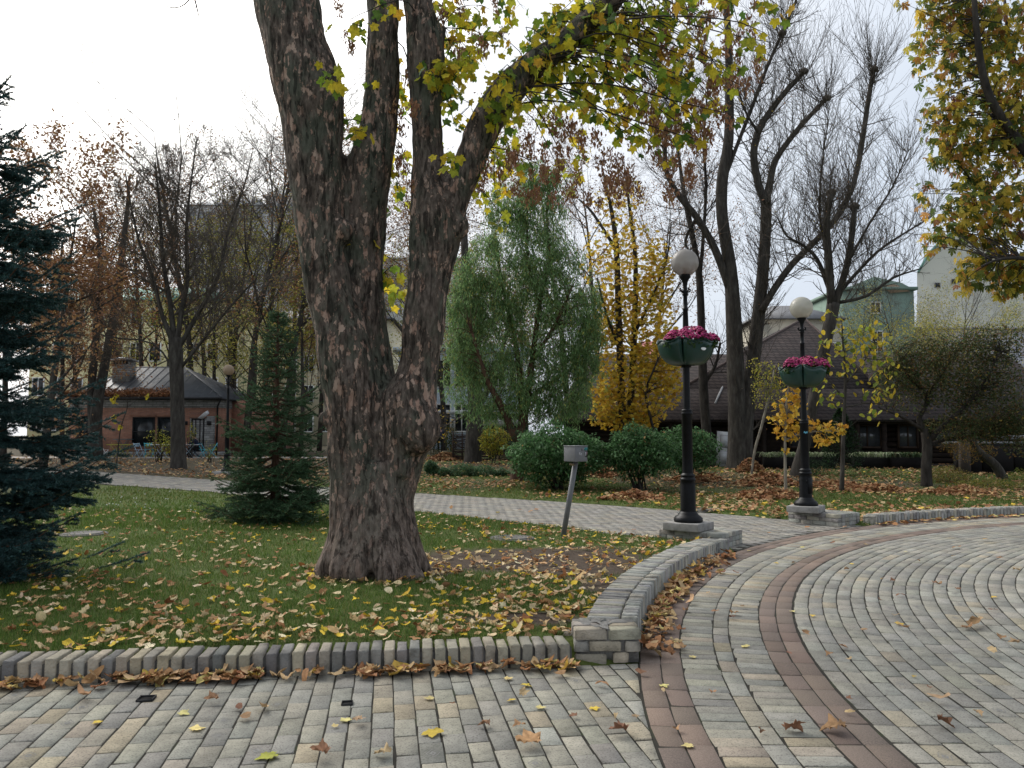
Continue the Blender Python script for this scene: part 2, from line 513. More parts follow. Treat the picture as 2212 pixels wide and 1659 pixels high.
def clip_half(poly, n, d):
    """keep dot(p, n) >= d"""
    out = []
    for k in range(len(poly)):
        a, b = poly[k], poly[(k + 1) % len(poly)]
        da, db = a @ n - d, b @ n - d
        if da >= 0: out.append(a)
        if da * db < 0: out.append(a + (b - a) * da / (da - db))
    return np.array(out)

rp = np.random.default_rng(11)
CLINKER = [(5, (0.297, 0.282, 0.230)), (4, (0.273, 0.266, 0.230)), (1.1, (0.322, 0.280, 0.203)), (1.7, (0.232, 0.224, 0.198)), (.7, (0.310, 0.272, 0.215))]
CLINK_GREY = [(5, (0.289, 0.276, 0.233)), (4, (0.273, 0.268, 0.235)), (.5, (0.314, 0.280, 0.214)), (2.2, (0.236, 0.230, 0.204))]
GRANITE = [(5, (0.166, 0.127, 0.104)), (3, (0.154, 0.121, 0.101)), (1.5, (0.184, 0.137, 0.110))]

def in_view(x, y, m=25):
    px, py = project(np.stack([x, y, T(x, y)], -1))
    return (np.asarray(y) > .5) & (px > -m) & (px < PW + m) & (py < PH + m)

def pave(parent, items, size, h, bev, palette, matname, name='paver', most=300, variants=10, vary_z=.0014, stamp=0):
    """items (n,3): x, y, angle. nearest in view become single pavers, the rest one part"""
    items = np.asarray(items); n = len(items)
    vis = in_view(items[:, 0], items[:, 1])
    dist = np.hypot(items[:, 0], items[:, 1]) + np.where(vis, 0, 1000)
    order = np.argsort(dist)
    cols = pick(rp, n, palette, .08, .12)
    z = T(items[:, 0], items[:, 1]) + np.clip(rp.normal(0, vary_z, n), -.002, .004)
    single = order[:most]; rest = order[most:]
    tpl = [brick_vq(size[0], size[1], h, bev, rp) for _ in range(variants)]
    ms = [mesh_np(name, t[0], t[1], None, MT[matname]) for t in tpl]
    objs = []
    for k in single:
        if dist[k] > 900: rest = np.append(rest, k); continue
        o = ob(name, ms[rp.integers(variants)], parent, (items[k, 0], items[k, 1], z[k]),
               rot=(rp.normal(0, .006), rp.normal(0, .006), items[k, 2] + rp.normal(0, .006)))
        o.color = (*cols[k], 1)
        objs.append(o)
    if len(rest):
        a = Acc()
        vsel = rp.integers(variants, size=len(rest))
        for v in range(variants):
            s = rest[vsel == v]
            a.inst(tpl[v][0], tpl[v][1], None, np.c_[items[s, :2], z[s]], rotz(items[s, 2]), cols[s])
        o = a.obj(name + '_field', MT['paver_far'] if matname != 'granite' else MT['granite_far'], parent)
        tag(o, kind='stuff')
    return objs
MT['granite_far'] = mat('red_granite_far', [(0.3, g3(.68)), (0.5, g3(1.0)), (0.7, g3(1.3))], scale=130, detail=3, rough=.8, src='col')

def sheet(name, poly, z, label):
    poly = np.asarray(poly, float)
    me = bpy.data.meshes.new(name)
    me.from_pydata([(p[0], p[1], z) for p in poly], [], [list(range(len(poly)))])
    me.materials.append(MT['joint'])
    return tag(ob(name, me), label, None, None, 'structure')

# stamps pressed into some of the clinker pavers
def stamp_mesh():
    a = Acc()
    def ring(r1, r0, w):
        o = A((r1, 0), (0, r1 * w), (-r1, 0), (0, -r1 * w)); ii = A((r0, 0), (0, r0 * w), (-r0, 0), (0, -r0 * w))
        V = np.c_[np.concatenate([o, ii]), np.full(8, .0008)]
        a.add(V, [(k, (k + 1) % 4, 4 + (k + 1) % 4, 4 + k) for k in range(4)])
    ring(.052, .046, .72); ring(.026, .010, .72)
    return a.mesh('stamp', flat('stamp_shadow', (.20, .197, .185), .95))
STAMP = stamp_mesh()

# walkway in front: straight running bond
wsheet = sheet('walkway_paving', [(-9, -3), (1.6, -3), (1.6, 5.75), tuple(kB), tuple(kA - kD * 6)], -.0045, 'pale clinker brick walkway in straight running bond')
v_ = A(-.1557, .9878); u_ = A(.9878, .1557); org = G(797, 1659)[:2]
items, cuts = [], []
for ci in range(-75, 22):
    off = (0 if ci % 2 else .127) + rp.uniform(-.02, .02)
    for rj in range(-30, 14):
        c = org + u_ * (ci + .5) * .1245 + v_ * (rj * .256 + off)
        if c[1] < -1.5 or c[0] < -8: continue
        sp = np.hypot(*(c - C0)) - (R_OUT + .006); sw = sd_walk(*c) + .005
        if sp < -.16 or sw > .16: continue
        ang = math.atan2(v_[1], v_[0])
        if sp > .17 and sw < -.16: items.append((c[0], c[1], ang)); continue
        poly = np.array([c + v_ * a * .1215 + u_ * b * .0575 for a, b in ((-1, 1), (-1, -1), (1, -1), (1, 1))])
        nn = (c - C0) / np.hypot(*(c - C0))
        poly = clip_half(poly, nn, C0 @ nn + R_OUT + .006)
        if len(poly) >= 3: poly = clip_half(poly, -kN, -(kA @ kN) + .004)
        if len(poly) >= 3:
            x, y = poly[:, 0], poly[:, 1]
            ar = .5 * abs(np.dot(x, np.roll(y, 1)) - np.dot(y, np.roll(x, 1)))
            if ar > .0015: cuts.append(poly)
singles = pave(wsheet, items, (.2465, .1172), .06, .004, CLINKER, 'paver')
for k, o in enumerate(singles):
    if k % 13 == 5:
        ob('stamp', STAMP, o, (rp.uniform(-.04, .04), rp.uniform(-.01, .01), .001), rz=rp.uniform(-.3, .3))
for poly in cuts:
    c = poly.mean(0); V, Q, Tt = poly_brick(poly - c, .06, .004)
    o = ob('cut_paver', mesh_np('cut_paver', V, Q, Tt, MT['paver']), wsheet, (c[0], c[1], rp.normal(0, .002)))
    o.color = (*pick(rp, 1, CLINKER, .08, .12)[0], 1)

# round plaza
ang = np.linspace(0, 2 * math.pi, 120, endpoint=False)
psheet = sheet('plaza_paving', np.c_[C0[0] + R_OUT * np.cos(ang), C0[1] + R_OUT * np.sin(ang)], -.0040, 'round plaza paved with pale clinker brick in concentric rows')
def ring_items(r, pitch, radial, a0=70, a1=212, jitter=.03):
    n = int(rad(a1 - a0) * r / pitch); th = rad(a0) + np.arange(n) * pitch / r + rp.uniform(0, pitch / r)
    th = th + rp.normal(0, jitter * pitch / r * .3, n)
    return np.c_[C0[0] + r * np.cos(th), C0[1] + r * np.sin(th), th + (0 if radial else math.pi / 2)]
it = np.concatenate([ring_items(11.535 - .0635 - .127 * k, .2555, False) for k in range(34)])
sg = pave(psheet, it, (.2465, .1185), .06, .004, CLINK_GREY, 'paver')
for k, o in enumerate(sg):
    if k % 11 == 4: ob('stamp', STAMP, o, (rp.uniform(-.04, .04), rp.uniform(-.01, .01), .001), rz=rp.uniform(-.3, .3))
def empty_struct(name, label):
    o = bpy.data.objects.new(name, None); link(o); return tag(o, label, None, None, 'structure')
hring = empty_struct('brick_ring', 'ring of pale bricks laid crosswise between the two granite bands')
it = np.concatenate([ring_items(12.345, .1255, True), ring_items(11.965, .1255, True)])
pave(hring, it, (.2465, .1190), .06, .004, CLINKER, 'paver', most=230)
pave(hring, ring_items(12.155, .2555, False), (.2465, .1185), .06, .004, CLINKER, 'paver', most=60)
g1 = empty_struct('outer_granite_band', 'outer band of reddish brown granite setts along the curved wall')
pave(g1, np.concatenate([ring_items(12.69, .30, False), ring_items(12.545, .30, False)]), (.292, .137), .06, .003, GRANITE, 'granite', 'granite_sett')
g2 = empty_struct('inner_granite_band', 'inner band of reddish brown granite setts across the plaza')
pave(g2, np.concatenate([ring_items(11.765, .30, False), ring_items(11.62, .30, False)]), (.292, .137), .06, .003, GRANITE, 'granite', 'granite_sett')

# the path crossing behind the tree
a = Acc()
xs = np.linspace(-45, 6.5, 104)
lo = pl(xs, near_w) - .02; hi = pl(xs, far_w) + .02
V = []
for k in range(len(xs)):
    for f in np.linspace(0, 1, 5):
        y = lo[k] + (hi[k] - lo[k]) * f; V.append((xs[k], y, float(T(xs[k], y)) - .006))
q = [(k * 5 + m, (k + 1) * 5 + m, (k + 1) * 5 + m + 1, k * 5 + m + 1) for k in range(len(xs) - 1) for m in range(4)]
a.add(V, q)
path = tag(a.obj('path', MT['joint']), 'pale brick path crossing the park behind the big tree', None, None, 'structure')
pang = math.atan2(near_w[3, 1] - near_w[1, 1], near_w[3, 0] - near_w[1, 0])
du, dv = A(math.cos(pang), math.sin(pang)), A(-math.sin(pang), math.cos(pang))
it = []
base = near_w[3]
for r_ in range(-25, 75):
    for c_ in range(-230, 30):
        c = base + du * (c_ * .256 + (r_ % 2) * .128) + dv * r_ * .1255
        if -40 < c[0] < 6.3: it.append(c)
it = np.array(it)
ok = (sd_path(it[:, 0], it[:, 1]) < -.05) & (sd_plaza(it[:, 0], it[:, 1]) > .07)
it = it[ok]
pave(path, np.c_[it, np.full(len(it), pang)], (.243, .1155), .05, .005, [(5, (.26, .245, .215)), (3, (.24, .232, .21)), (2, (.285, .26, .215)), (1.5, (.205, .198, .182))], 'paver')

# strip of sandy paving before the cafe
a = Acc(); xs = np.linspace(-42, -8, 40)
V = [(x, yy, float(T(x, yy)) + .03) for x in xs for yy in (42.6, 44.6)]
a.add(V, [(2 * k, 2 * k + 2, 2 * k + 3, 2 * k + 1) for k in range(39)])
tag(a.obj('courtyard_path', flat('sandy_path', (.36, .34, .31), .95)), 'light sandy strip of path before the cafe', None, None, 'structure')

# ------------------------------------------------------------------ kerbs, walls, plinths
BRICKS = [(4, (0.314, 0.283, 0.220)), (3, (0.277, 0.256, 0.212)), (2, (0.351, 0.310, 0.228)), (2, (0.212, 0.202, 0.181)), (1, (0.158, 0.153, 0.142))]
def rough_brick_mesh(l, w, h, seed, chip=.012):
    """brick with chipped edges: subdivided box, edges pushed in unevenly; top at z=0"""
    rg = np.random.default_rng(seed)
    n = (5, 4, 3); b_ = .008
    xs = A(-l / 2, -l / 2 + b_, rg.uniform(-.2, .2) * l, l / 2 - b_, l / 2); ys = A(-w / 2, -w / 2 + b_, w / 2 - b_, w / 2); zs = A(-h, -b_, 0)
    idx, V, Q = {}, [], []
    def vid(a, b, c):
        if (a, b, c) not in idx:
            idx[(a, b, c)] = len(V); V.append((xs[a], ys[b], zs[c]))
        return idx[(a, b, c)]
    for a in range(n[0] - 1):
        for b in range(n[1] - 1):
            Q.append((vid(a, b, n[2] - 1), vid(a + 1, b, n[2] - 1), vid(a + 1, b + 1, n[2] - 1), vid(a, b + 1, n[2] - 1)))
        for c in range(n[2] - 1):
            Q.append((vid(a, 0, c), vid(a + 1, 0, c), vid(a + 1, 0, c + 1), vid(a, 0, c + 1)))
            Q.append((vid(a + 1, n[1] - 1, c), vid(a, n[1] - 1, c), vid(a, n[1] - 1, c + 1), vid(a + 1, n[1] - 1, c + 1)))
    for b in range(n[1] - 1):
        for c in range(n[2] - 1):
            Q.append((vid(0, b + 1, c), vid(0, b, c), vid(0, b, c + 1), vid(0, b + 1, c + 1)))
            Q.append((vid(n[0] - 1, b, c), vid(n[0] - 1, b + 1, c), vid(n[0] - 1, b + 1, c + 1), vid(n[0] - 1, b, c + 1)))
    V = np.array(V)
    s = np.stack([np.abs(V[:, 0]) > l / 2 - 1e-6, np.abs(V[:, 1]) > w / 2 - 1e-6, V[:, 2] > -1e-6], 1)
    edge = s.sum(1) >= 2
    ctr = A(0, 0, -h / 2)
    d = -np.sign(V - ctr); d = np.where(s, d, 0); d /= np.linalg.norm(d, axis=1, keepdims=True) + 1e-9
    amt = np.where(edge, np.abs(rg.normal(0, chip * .5, len(V))) + .002, 0)
    amt[(s.sum(1) == 3) & (rg.random(len(V)) < .35)] += chip * 1.3
    V = V + d * amt[:, None] + rg.normal(0, .0012, V.shape)
    return mesh_np('brick', V, np.array(Q), None, MT['brick'])

def place_brick(parent, meshes, p, rz, pal=BRICKS, jit=.004):
    o = ob('brick', meshes[rp.integers(len(meshes))], parent, (p[0], p[1], p[2] + rp.normal(0, jit)), rot=(rp.normal(0, .012), rp.normal(0, .012), rz + rp.normal(0, .012)))
    o.color = (*pick(rp, 1, pal, .08)[0], 1)
    return o

MT['joint_grey'] = mat('joint_grey', [(0.3, (.035, .034, .031)), (0.7, (.095, .09, .082))], scale=14, rough=1)
KB = [rough_brick_mesh(.245, .068, .22, s, .007) for s in range(8)]
kerb = thing('brick_kerb', 'low kerb of pale upright bricks edging the lawn in the foreground', 'kerb', (*(kB), 0))
kang = math.atan2(kN[1], kN[0])
nb = 74
for k in range(nb):
    c = kB - kD * (.05 + k * .0865) + kN * (.1225 + rp.normal(0, .004))
    place_brick(kerb, KB, A(c[0] - kB[0], c[1] - kB[1], .15), kang)
mc = kB - kD * (nb * .0865 / 2) + kN * .124
box_ob('mortar', (mc[0], mc[1], .028), (nb * .0865, .218, .18), MT['joint_grey'], kerb, math.atan2(kD[1], kD[0]))

# corner pier
f0, f1 = G(1240, 1433)[:2], G(1386, 1433)[:2]
pier = thing('brick_pier', 'squat weathered brick pier at the corner of the curved wall', 'pier', (*f0, 0))
pw = np.linalg.norm(f1 - f0); pa = math.atan2(*(f1 - f0)[::-1]); pu = A(math.cos(pa), math.sin(pa)); pv = A(-pu[1], pu[0])
PB = [rough_brick_mesh(.225, .115, .068, 40 + s, .02) for s in range(5)]
PH_ = [rough_brick_mesh(.105, .115, .068, 50 + s, .02) for s in range(3)]
def pbrick(ms, x, y, z, turn=0): 
    c = pu * x + pv * y
    return place_brick(pier, ms, A(c[0], c[1], z), pa + turn, jit=.003)
for course, row in enumerate([[(.118, PB), (.33, PH_), (.435, PH_)], [(.055, PH_), (.22, PB), (.415, PH_)], [(.12, PB), (.36, PB)]]):
    z = .08 * course + .07
    for x, ms in row:
        if course == 0 and x > .4: continue             # a brick has broken out of the lower corner
        o = pbrick(ms, x, .058, z)
    for y in (.19, .31):
        pbrick(PH_ if (course + int(y > .2)) % 2 else PB, .06 if course % 2 else .115, y, z)
        pbrick(PB, pw - .115, y, z)
        if course == 2: pbrick(PH_, pw / 2 - .02, y, z)
c = f0 + pu * pw / 2 + pv * .2
box_ob('mortar', (c[0], c[1], .112), (pw - .03, .345, .224), MT['mortar'], pier, pa)
a = Acc()      # ragged smear of mortar on top
for k in range(7):
    q = f0 + pu * rp.uniform(.08, pw - .08) + pv * rp.uniform(.05, .33)
    th = np.sort(rp.uniform(0, 6.28, 9)); r = rp.uniform(.03, .085, 9)
    pts = np.c_[q[0] + r * np.cos(th), q[1] + r * np.sin(th), np.full(9, .234 + k * .0006)]
    a.add(np.concatenate([pts, [[q[0], q[1], .239 + k * .0006]]]), None, [(m, (m + 1) % 9, 9) for m in range(9)])
a.obj('mortar_smear', MT['mortar'], pier)

# curved wall to the lamp
cw = thing('curved_brick_wall', 'low curved wall of pale bricks from corner pier to nearer lamp', 'wall', (C0[0] + 12.98 * math.cos(rad(158)), C0[1] + 12.98 * math.sin(rad(158)), 0))
OB_ = [rough_brick_mesh(.122, .069, .30, 60 + s, .012) for s in range(6)]
IB_ = [rough_brick_mesh(.243, .069, .12, 70 + s, .012) for s in range(6)]
a0, a1 = math.atan2(*(f1 + pv * .4 - C0)[::-1]), rad(145.6)
n = int((a0 - a1) * 12.9 / .0785)
WALLC = [(4, (0.318, 0.310, 0.275)), (3, (0.284, 0.280, 0.258)), (2, (0.353, 0.327, 0.267)), (1, (0.224, 0.219, 0.206))]
for k in range(n):
    th = a0 - (k + .5) * (a0 - a1) / n
    d = A(math.cos(th), math.sin(th))
    zt = .215 - .03 * k / n
    p = C0 + d * 12.845 - A(*cw.location[:2]); place_brick(cw, OB_, A(p[0], p[1], zt + .012), th, WALLC)
    p = C0 + d * 13.045 - A(*cw.location[:2]); place_brick(cw, IB_, A(p[0], p[1], zt), th, WALLC)
a = Acc()
for k in range(40):
    th0, th1 = a0 - k * (a0 - a1) / 40, a0 - (k + 1) * (a0 - a1) / 40
    V = []
    for th in (th0, th1):
        for r, z in ((12.80, -.1), (12.80, .17), (13.15, .165), (13.15, -.1)):
            V.append((C0[0] + r * math.cos(th), C0[1] + r * math.sin(th), z - .012 * k / 40))
    a.add(V, [(0, 1, 5, 4), (1, 2, 6, 5), (2, 3, 7, 6)])
a.obj('mortar', MT['joint'], cw)

# lamp plinths
SB = [rough_brick_mesh(.243, .115, .064, 80 + s, .012) for s in range(5)]
def plinth(label, A0, ang, Ln, Dp, courses, lamp_xy, slab_rz):
    r = thing('lamp_plinth', label, 'plinth', (A0[0], A0[1], 0), ang, group='brick plinths under the lamps')
    ch = .07
    for c in range(courses):
        z = ch * c + .066
        rows = int(round(Dp / .1225)); cols_ = int(round(Ln / .2505))
        for b in range(rows):
            for k in range(cols_ + (c % 2)):
                if not (c == courses - 1 or b in (0, rows - 1) or k in (0, cols_ - 1 + c % 2)): continue
                x = (k + .5) * .2505 - (.125 if c % 2 else 0)
                half = False
                x0, x1 = max(x - .121, .003), min(x + .121, Ln - .003)
                o = place_brick(r, SB, A((x0 + x1) / 2, (b + .5) * .1225, z), 0, WALLC, .002)
                o.scale[0] = (x1 - x0) / .243
    o = ob('mortar', Acc().box((Ln / 2, Dp / 2, ch * courses / 2 - .012), (Ln - .03, Dp - .03, ch * courses - .012)).mesh('mortar', MT['mortar']), r)
    cr, sr = math.cos(-ang), math.sin(-ang)
    lx, ly = lamp_xy[0] - A0[0], lamp_xy[1] - A0[1]
    s = ob('slab', Acc().box((0, 0, 0), (.56, .56, .115)).mesh('slab', MT['concrete']), r, (cr * lx - sr * ly, sr * lx + cr * ly, ch * courses + .058), rz=slab_rz)
    m = s.modifiers.new('bevel', 'BEVEL'); m.width = .012; m.segments = 2
    return ch * courses + .115
LAMP1 = P(1487, 1127, 11.85)[:2]; LAMP2 = P(1741, 1090, 14.6)[:2]; LAMP3 = P(489, 1020, 29.8)[:2]
e0 = G(1423, 1173)[:2]; e1 = G(1564, 1186)[:2]
foot1 = plinth('stepped brick plinth at the end of the curved wall', e0, math.atan2(*(e1 - e0)[::-1]), 1.0, .735, 3, LAMP1, 0.0)
h0 = G(1702, 1127)[:2]; h1 = G(1805, 1137)[:2]
foot2 = plinth('stepped brick plinth on the lawn corner where the right kerb begins', h0, math.atan2(*(h1 - h0)[::-1]), 1.0, .735, 3, LAMP2, .35)

# kerb of the far lawn
rk = thing('brick_kerb', 'curved kerb of upright bricks edging the far lawn on the right', 'kerb', (C0[0] + 12.9 * math.cos(rad(100)), C0[1] + 12.9 * math.sin(rad(100)), 0))
b0, b1 = rad(123.2), rad(78)
n = int((b0 - b1) * 12.9 / .088)
KB2 = [rough_brick_mesh(.245, .07, .26, 90 + s, .014) for s in range(6)]
for k in range(n):
    th = b0 - (k + .5) * (b0 - b1) / n; p = C0 + A(math.cos(th), math.sin(th)) * 12.905 - A(*rk.location[:2])
    place_brick(rk, KB2, A(p[0], p[1], .165), th, WALLC, .006)
a = Acc()
for k in range(40):
    V = []
    for th in (b0 - k * (b0 - b1) / 40, b0 - (k + 1) * (b0 - b1) / 40):
        for r, z in ((12.80, -.1), (12.80, .125), (13.01, .125), (13.01, -.1)): V.append((C0[0] + r * math.cos(th), C0[1] + r * math.sin(th), z))
    a.add(V, [(0, 1, 5, 4), (1, 2, 6, 5), (2, 3, 7, 6)])
a.obj('mortar', MT['mortar'], rk)

# manhole covers in the lawn, small square drains in the walkway
def cover(x, y, r, label):
    p = G(x, y); z = float(ground_z(p[0], p[1]))
    t = thing('manhole_cover', label, 'manhole cover', (p[0], p[1], z), group='manhole covers in the lawn')
    V, Q = lathe_vq([(r, -.05), (r, .018), (r * .9, .024), (r * .88, .02), (.01, .021)], 28)
    ob('frame', mesh_np('frame', V, Q, None, flat('cover_frame', (.13, .125, .115), .9, bump=.3)), t)
    V, Q = lathe_vq([(r * .8, .02), (r * .8, .03), (r * .7, .032), (r * .68, .028), (.01, .03)], 28)
    ob('lid', mesh_np('lid', V, Q, None, flat('cast_lid', (.11, .105, .10), .8, bump=.4)), t)
cover(180, 1155, .36, 'round grey manhole cover in the grass by the dark spruce')
cover(1105, 1164, .36, 'grey manhole cover among fallen leaves near the slanting post')
cover(1530, 1103, .34, 'low stone cover in the grass behind the nearer lamp')
for x, y, s, lb in ((316, 1511, .085, 'open square drain with a broken rim in the walkway'), (750, 1521, .06, 'small black square drain sunk in the walkway')):
    p = G(x, y)
    t = thing('drain', lb, 'drain', (p[0], p[1], 0), .15, group=None)
    a = Acc()
    for sx, sy, lx, ly in ((0, 1, 2, .12), (0, -1, 2, .12), (1, 0, .12, 2), (-1, 0, .12, 2)):
        a.box((sx * s * .52, sy * s * .52, .006), (s * lx * .56, s * ly * .56, .014))
    ob('rim', a.mesh('rim', flat('drain_rim', (.02, .02, .021), .7)), t)
    ob('pit', Acc().box((0, 0, .0015), (s * .95, s * .95, .004)).mesh('pit', flat('drain_pit', (.004, .004, .004), 1)), t)
# ------------------------------------------------------------------ the big maple
rt = np.random.default_rng(5)
TY = 9.2
def maple_bark():
    m = bpy.data.materials.new('maple_bark'); m.use_nodes = True
    t = m.node_tree; n = t.nodes; l = t.links; b = n['Principled BSDF']
    geo = n.new('ShaderNodeNewGeometry')
    def noise(scale, detail, st):
        mp = n.new('ShaderNodeMapping'); mp.inputs['Scale'].default_value = st; l.new(geo.outputs['Position'], mp.inputs['Vector'])
        x = n.new('ShaderNodeTexNoise'); x.inputs['Scale'].default_value = scale; x.inputs['Detail'].default_value = detail; x.inputs['Roughness'].default_value = .65
        l.new(mp.outputs[0], x.inputs['Vector']); return x.outputs[0], mp
    def ramp(src, stops):
        r = n.new('ShaderNodeValToRGB'); el = r.color_ramp.elements
        while len(el) < len(stops): el.new(.5)
        for k, (p, c) in enumerate(stops): el[k].position = p; el[k].color = (*c, 1) if not isinstance(c, float) else (c, c, c, 1)
        l.new(src, r.inputs[0]); return r.outputs[0]
    def mix(f, a, c2):
        x = n.new('ShaderNodeMixRGB'); l.new(f, x.inputs[0]); l.new(a, x.inputs[1]); l.new(c2, x.inputs[2]); return x.outputs[0]
    def math_(op, a, c2):
        x = n.new('ShaderNodeMath'); x.operation = op
        for k, v in enumerate((a, c2)):
            if isinstance(v, float): x.inputs[k].default_value = v
            else: l.new(v, x.inputs[k])
        return x.outputs[0]
    fine, _ = noise(24, 8, (1, 1, .35))
    big, _ = noise(2.3, 4, (1, 1, .6))
    mid, _ = noise(6, 5, (1, 1, .5))
    dark = ramp(fine, [(.28, (.028, .022, .018)), (.5, (.095, .075, .061)), (.72, (.20, .16, .132))])
    lich = ramp(fine, [(.3, (.034, .036, .027)), (.7, (.115, .118, .09))])
    base = mix(ramp(big, [(.45, 0.0), (.58, 1.0)]), dark, lich)
    # peeling flakes: voronoi cells, long in the trunk direction
    wrp, mp = noise(9, 4, (1, 1, .5))
    comb = n.new('ShaderNodeMixRGB'); comb.blend_type = 'ADD'; comb.inputs[0].default_value = .09
    nn = n.new('ShaderNodeTexNoise'); nn.inputs['Scale'].default_value = 7; l.new(geo.outputs['Position'], nn.inputs['Vector'])
    l.new(geo.outputs['Position'], comb.inputs[1]); l.new(nn.outputs['Color'], comb.inputs[2])
    mpv = n.new('ShaderNodeMapping'); mpv.inputs['Scale'].default_value = (1, 1, .45); l.new(comb.outputs[0], mpv.inputs['Vector'])
    vo = n.new('ShaderNodeTexVoronoi'); vo.inputs['Scale'].default_value = 17; l.new(mpv.outputs[0], vo.inputs['Vector'])
    sepc = n.new('ShaderNodeSeparateColor'); l.new(vo.outputs['Color'], sepc.inputs[0])
    cell = sepc.outputs[0]
    pat, _ = noise(13, 4, (1, 1, .45))
    pat2, _ = noise(34, 3, (1, 1, .5))
    score = math_('ADD', math_('ADD', pat, math_('MULTIPLY', pat2, .32)), math_('ADD', math_('MULTIPLY', mid, .55), math_('MULTIPLY', cell, .16)))
    flake = ramp(score, [(.0, 0.0), (1.0, 1.0)])
    fm_ = n.new('ShaderNodeMapRange'); fm_.inputs['From Min'].default_value = 1.085; fm_.inputs['From Max'].default_value = 1.13; l.new(score, fm_.inputs['Value'])
    flake = fm_.outputs[0]
    fcol = ramp(math_('MULTIPLY', math_('ADD', sepc.outputs[1], fine), .6), [(0.15, (.19, .115, .085)), (.5, (.31, .205, .155)), (.9, (.38, .28, .22))])
    col = mix(flake, base, fcol)
    # brown, finely cracked butt of the trunk
    sep = n.new('ShaderNodeSeparateXYZ'); l.new(geo.outputs['Position'], sep.inputs[0])
    hz = math_('ADD', sep.outputs[2], math_('MULTIPLY', big, 1.2))
    low = ramp(hz, [(.0, 1.0), (1.0, 0.0)])
    mr = n.new('ShaderNodeMapRange'); mr.inputs['From Min'].default_value = .95; mr.inputs['From Max'].default_value = 2.1
    mr.inputs['To Min'].default_value = .8; mr.inputs['To Max'].default_value = 0.0; l.new(hz, mr.inputs['Value'])
    brown = ramp(fine, [(.28, (.055, .040, .033)), (.5, (.160, .122, .100)), (.72, (.27, .215, .182))])
    col = mix(mr.outputs[0], col, brown)
    crk, _ = noise(17, 7, (1, 1, .16))
    cm = n.new('ShaderNodeMapRange'); cm.inputs['From Min'].default_value = .40; cm.inputs['From Max'].default_value = .47; cm.inputs['To Min'].default_value = .38; cm.inputs['To Max'].default_value = 1.0; l.new(crk, cm.inputs['Value'])
    fx = n.new('ShaderNodeMixRGB'); fx.blend_type = 'MULTIPLY'; fx.inputs[0].default_value = 1; l.new(col, fx.inputs[1]); l.new(cm.outputs[0], fx.inputs[2]); col = fx.outputs[0]
    l.new(col, b.inputs['Base Color'])
    b.inputs['Roughness'].default_value = .93; b.inputs['Specular IOR Level'].default_value = .15
    h = math_('ADD', math_('ADD', math_('MULTIPLY', cm.outputs[0], .5), math_('MULTIPLY', fine, .8)), math_('MULTIPLY', flake, -.3))
    bp = n.new('ShaderNodeBump'); bp.inputs['Strength'].default_value = 1.0; bp.inputs['Distance'].default_value = .03
    l.new(h, bp.inputs['Height']); l.new(bp.outputs[0], b.inputs['Normal'])
    return m
MT['maple_bark'] = maple_bark()

maple = thing('maple_tree', 'massive maple with three fused stems, flaking bark and yellow green leaves', 'tree', (TRUNK[0], TY, 0))
stems = {
 'L': [(782, 1275, 80), (776, 1180, 62), (768, 1080, 56), (765, 960, 58), (757, 850, 58), (735, 720, 58), (704, 590, 52), (690, 460, 56), (680, 330, 64), (667, 200, 74), (640, 100, 72), (618, 0, 72), (598, -130, 68), (570, -330, 58), (540, -560, 44)],
 'M': [(818, 1275, 78, .15), (816, 1150, 62, .15), (818, 1000, 66, .15), (822, 880, 52, .2), (812, 780, 36, .25), (794, 680, 42, .25), (782, 570, 46, .25), (783, 460, 52, .25), (800, 350, 50, .2), (817, 270, 38, .2), (825, 190, 37, .2), (827, 100, 35, .2), (827, 0, 35, .2), (825, -140, 34, .25), (812, -330, 27, .4), (800, -560, 20, .6)],
 'R': [(848, 1275, 66, .1), (842, 1170, 46, .1), (848, 1050, 50, .1), (866, 950, 60, .08), (885, 870, 58), (905, 800, 44), (915, 700, 47), (927, 600, 45), (941, 505, 57), (938, 445, 52), (927, 385, 38), (923, 300, 35), (920, 200, 35), (918, 110, 42), (902, 0, 34), (890, -140, 32), (884, -330, 25), (900, -560, 18)],
 'R2': [(943, 510, 48), (982, 425, 34), (1010, 360, 33), (1045, 270, 36), (1090, 203, 36), (1150, 145, 32), (1220, 92, 28), (1290, 32, 28), (1345, -25, 25), (1450, -110, 20), (1600, -220, 13)],
 'stub': [(918, 130, 36), (938, 80, 26), (952, 55, 13)],
 'stub2': [(985, 270, 8), (975, 215, 10), (968, 150, 9), (955, 60, 7), (955, -60, 5)],
}
body = Acc()
limbs_px = {}
for k, c in stems.items():
    pts, rr, _ = limb(c, TY, n=len(c) * 4)
    limbs_px[k] = (pts, rr)
    if k != 'stub2': tubes(body, [(pts, rr, 20)])
# root flare
for th in np.arange(0, 6.28, .45):
    th += rt.uniform(-.2, .2)
    b = A(TRUNK[0], TY + .06, 0); d = A(math.cos(th), math.sin(th), 0)
    r1 = rt.uniform(.48, .70)
    c = [list(b + d * .12 + A(0, 0, 1.25)) + [.22], list(b + d * .25 + A(0, 0, .75)) + [.205], list(b + d * .38 + A(0, 0, .34)) + [.18], list(b + d * .54 + A(0, 0, .09)) + [.125], list(b + d * r1 + A(0, 0, -.04)) + [.07], list(b + d * (r1 + .14) + A(0, 0, -.12)) + [.04]]
    s = spline(c, 14); tubes(body, [(s[:, :3], s[:, 3], 10)])
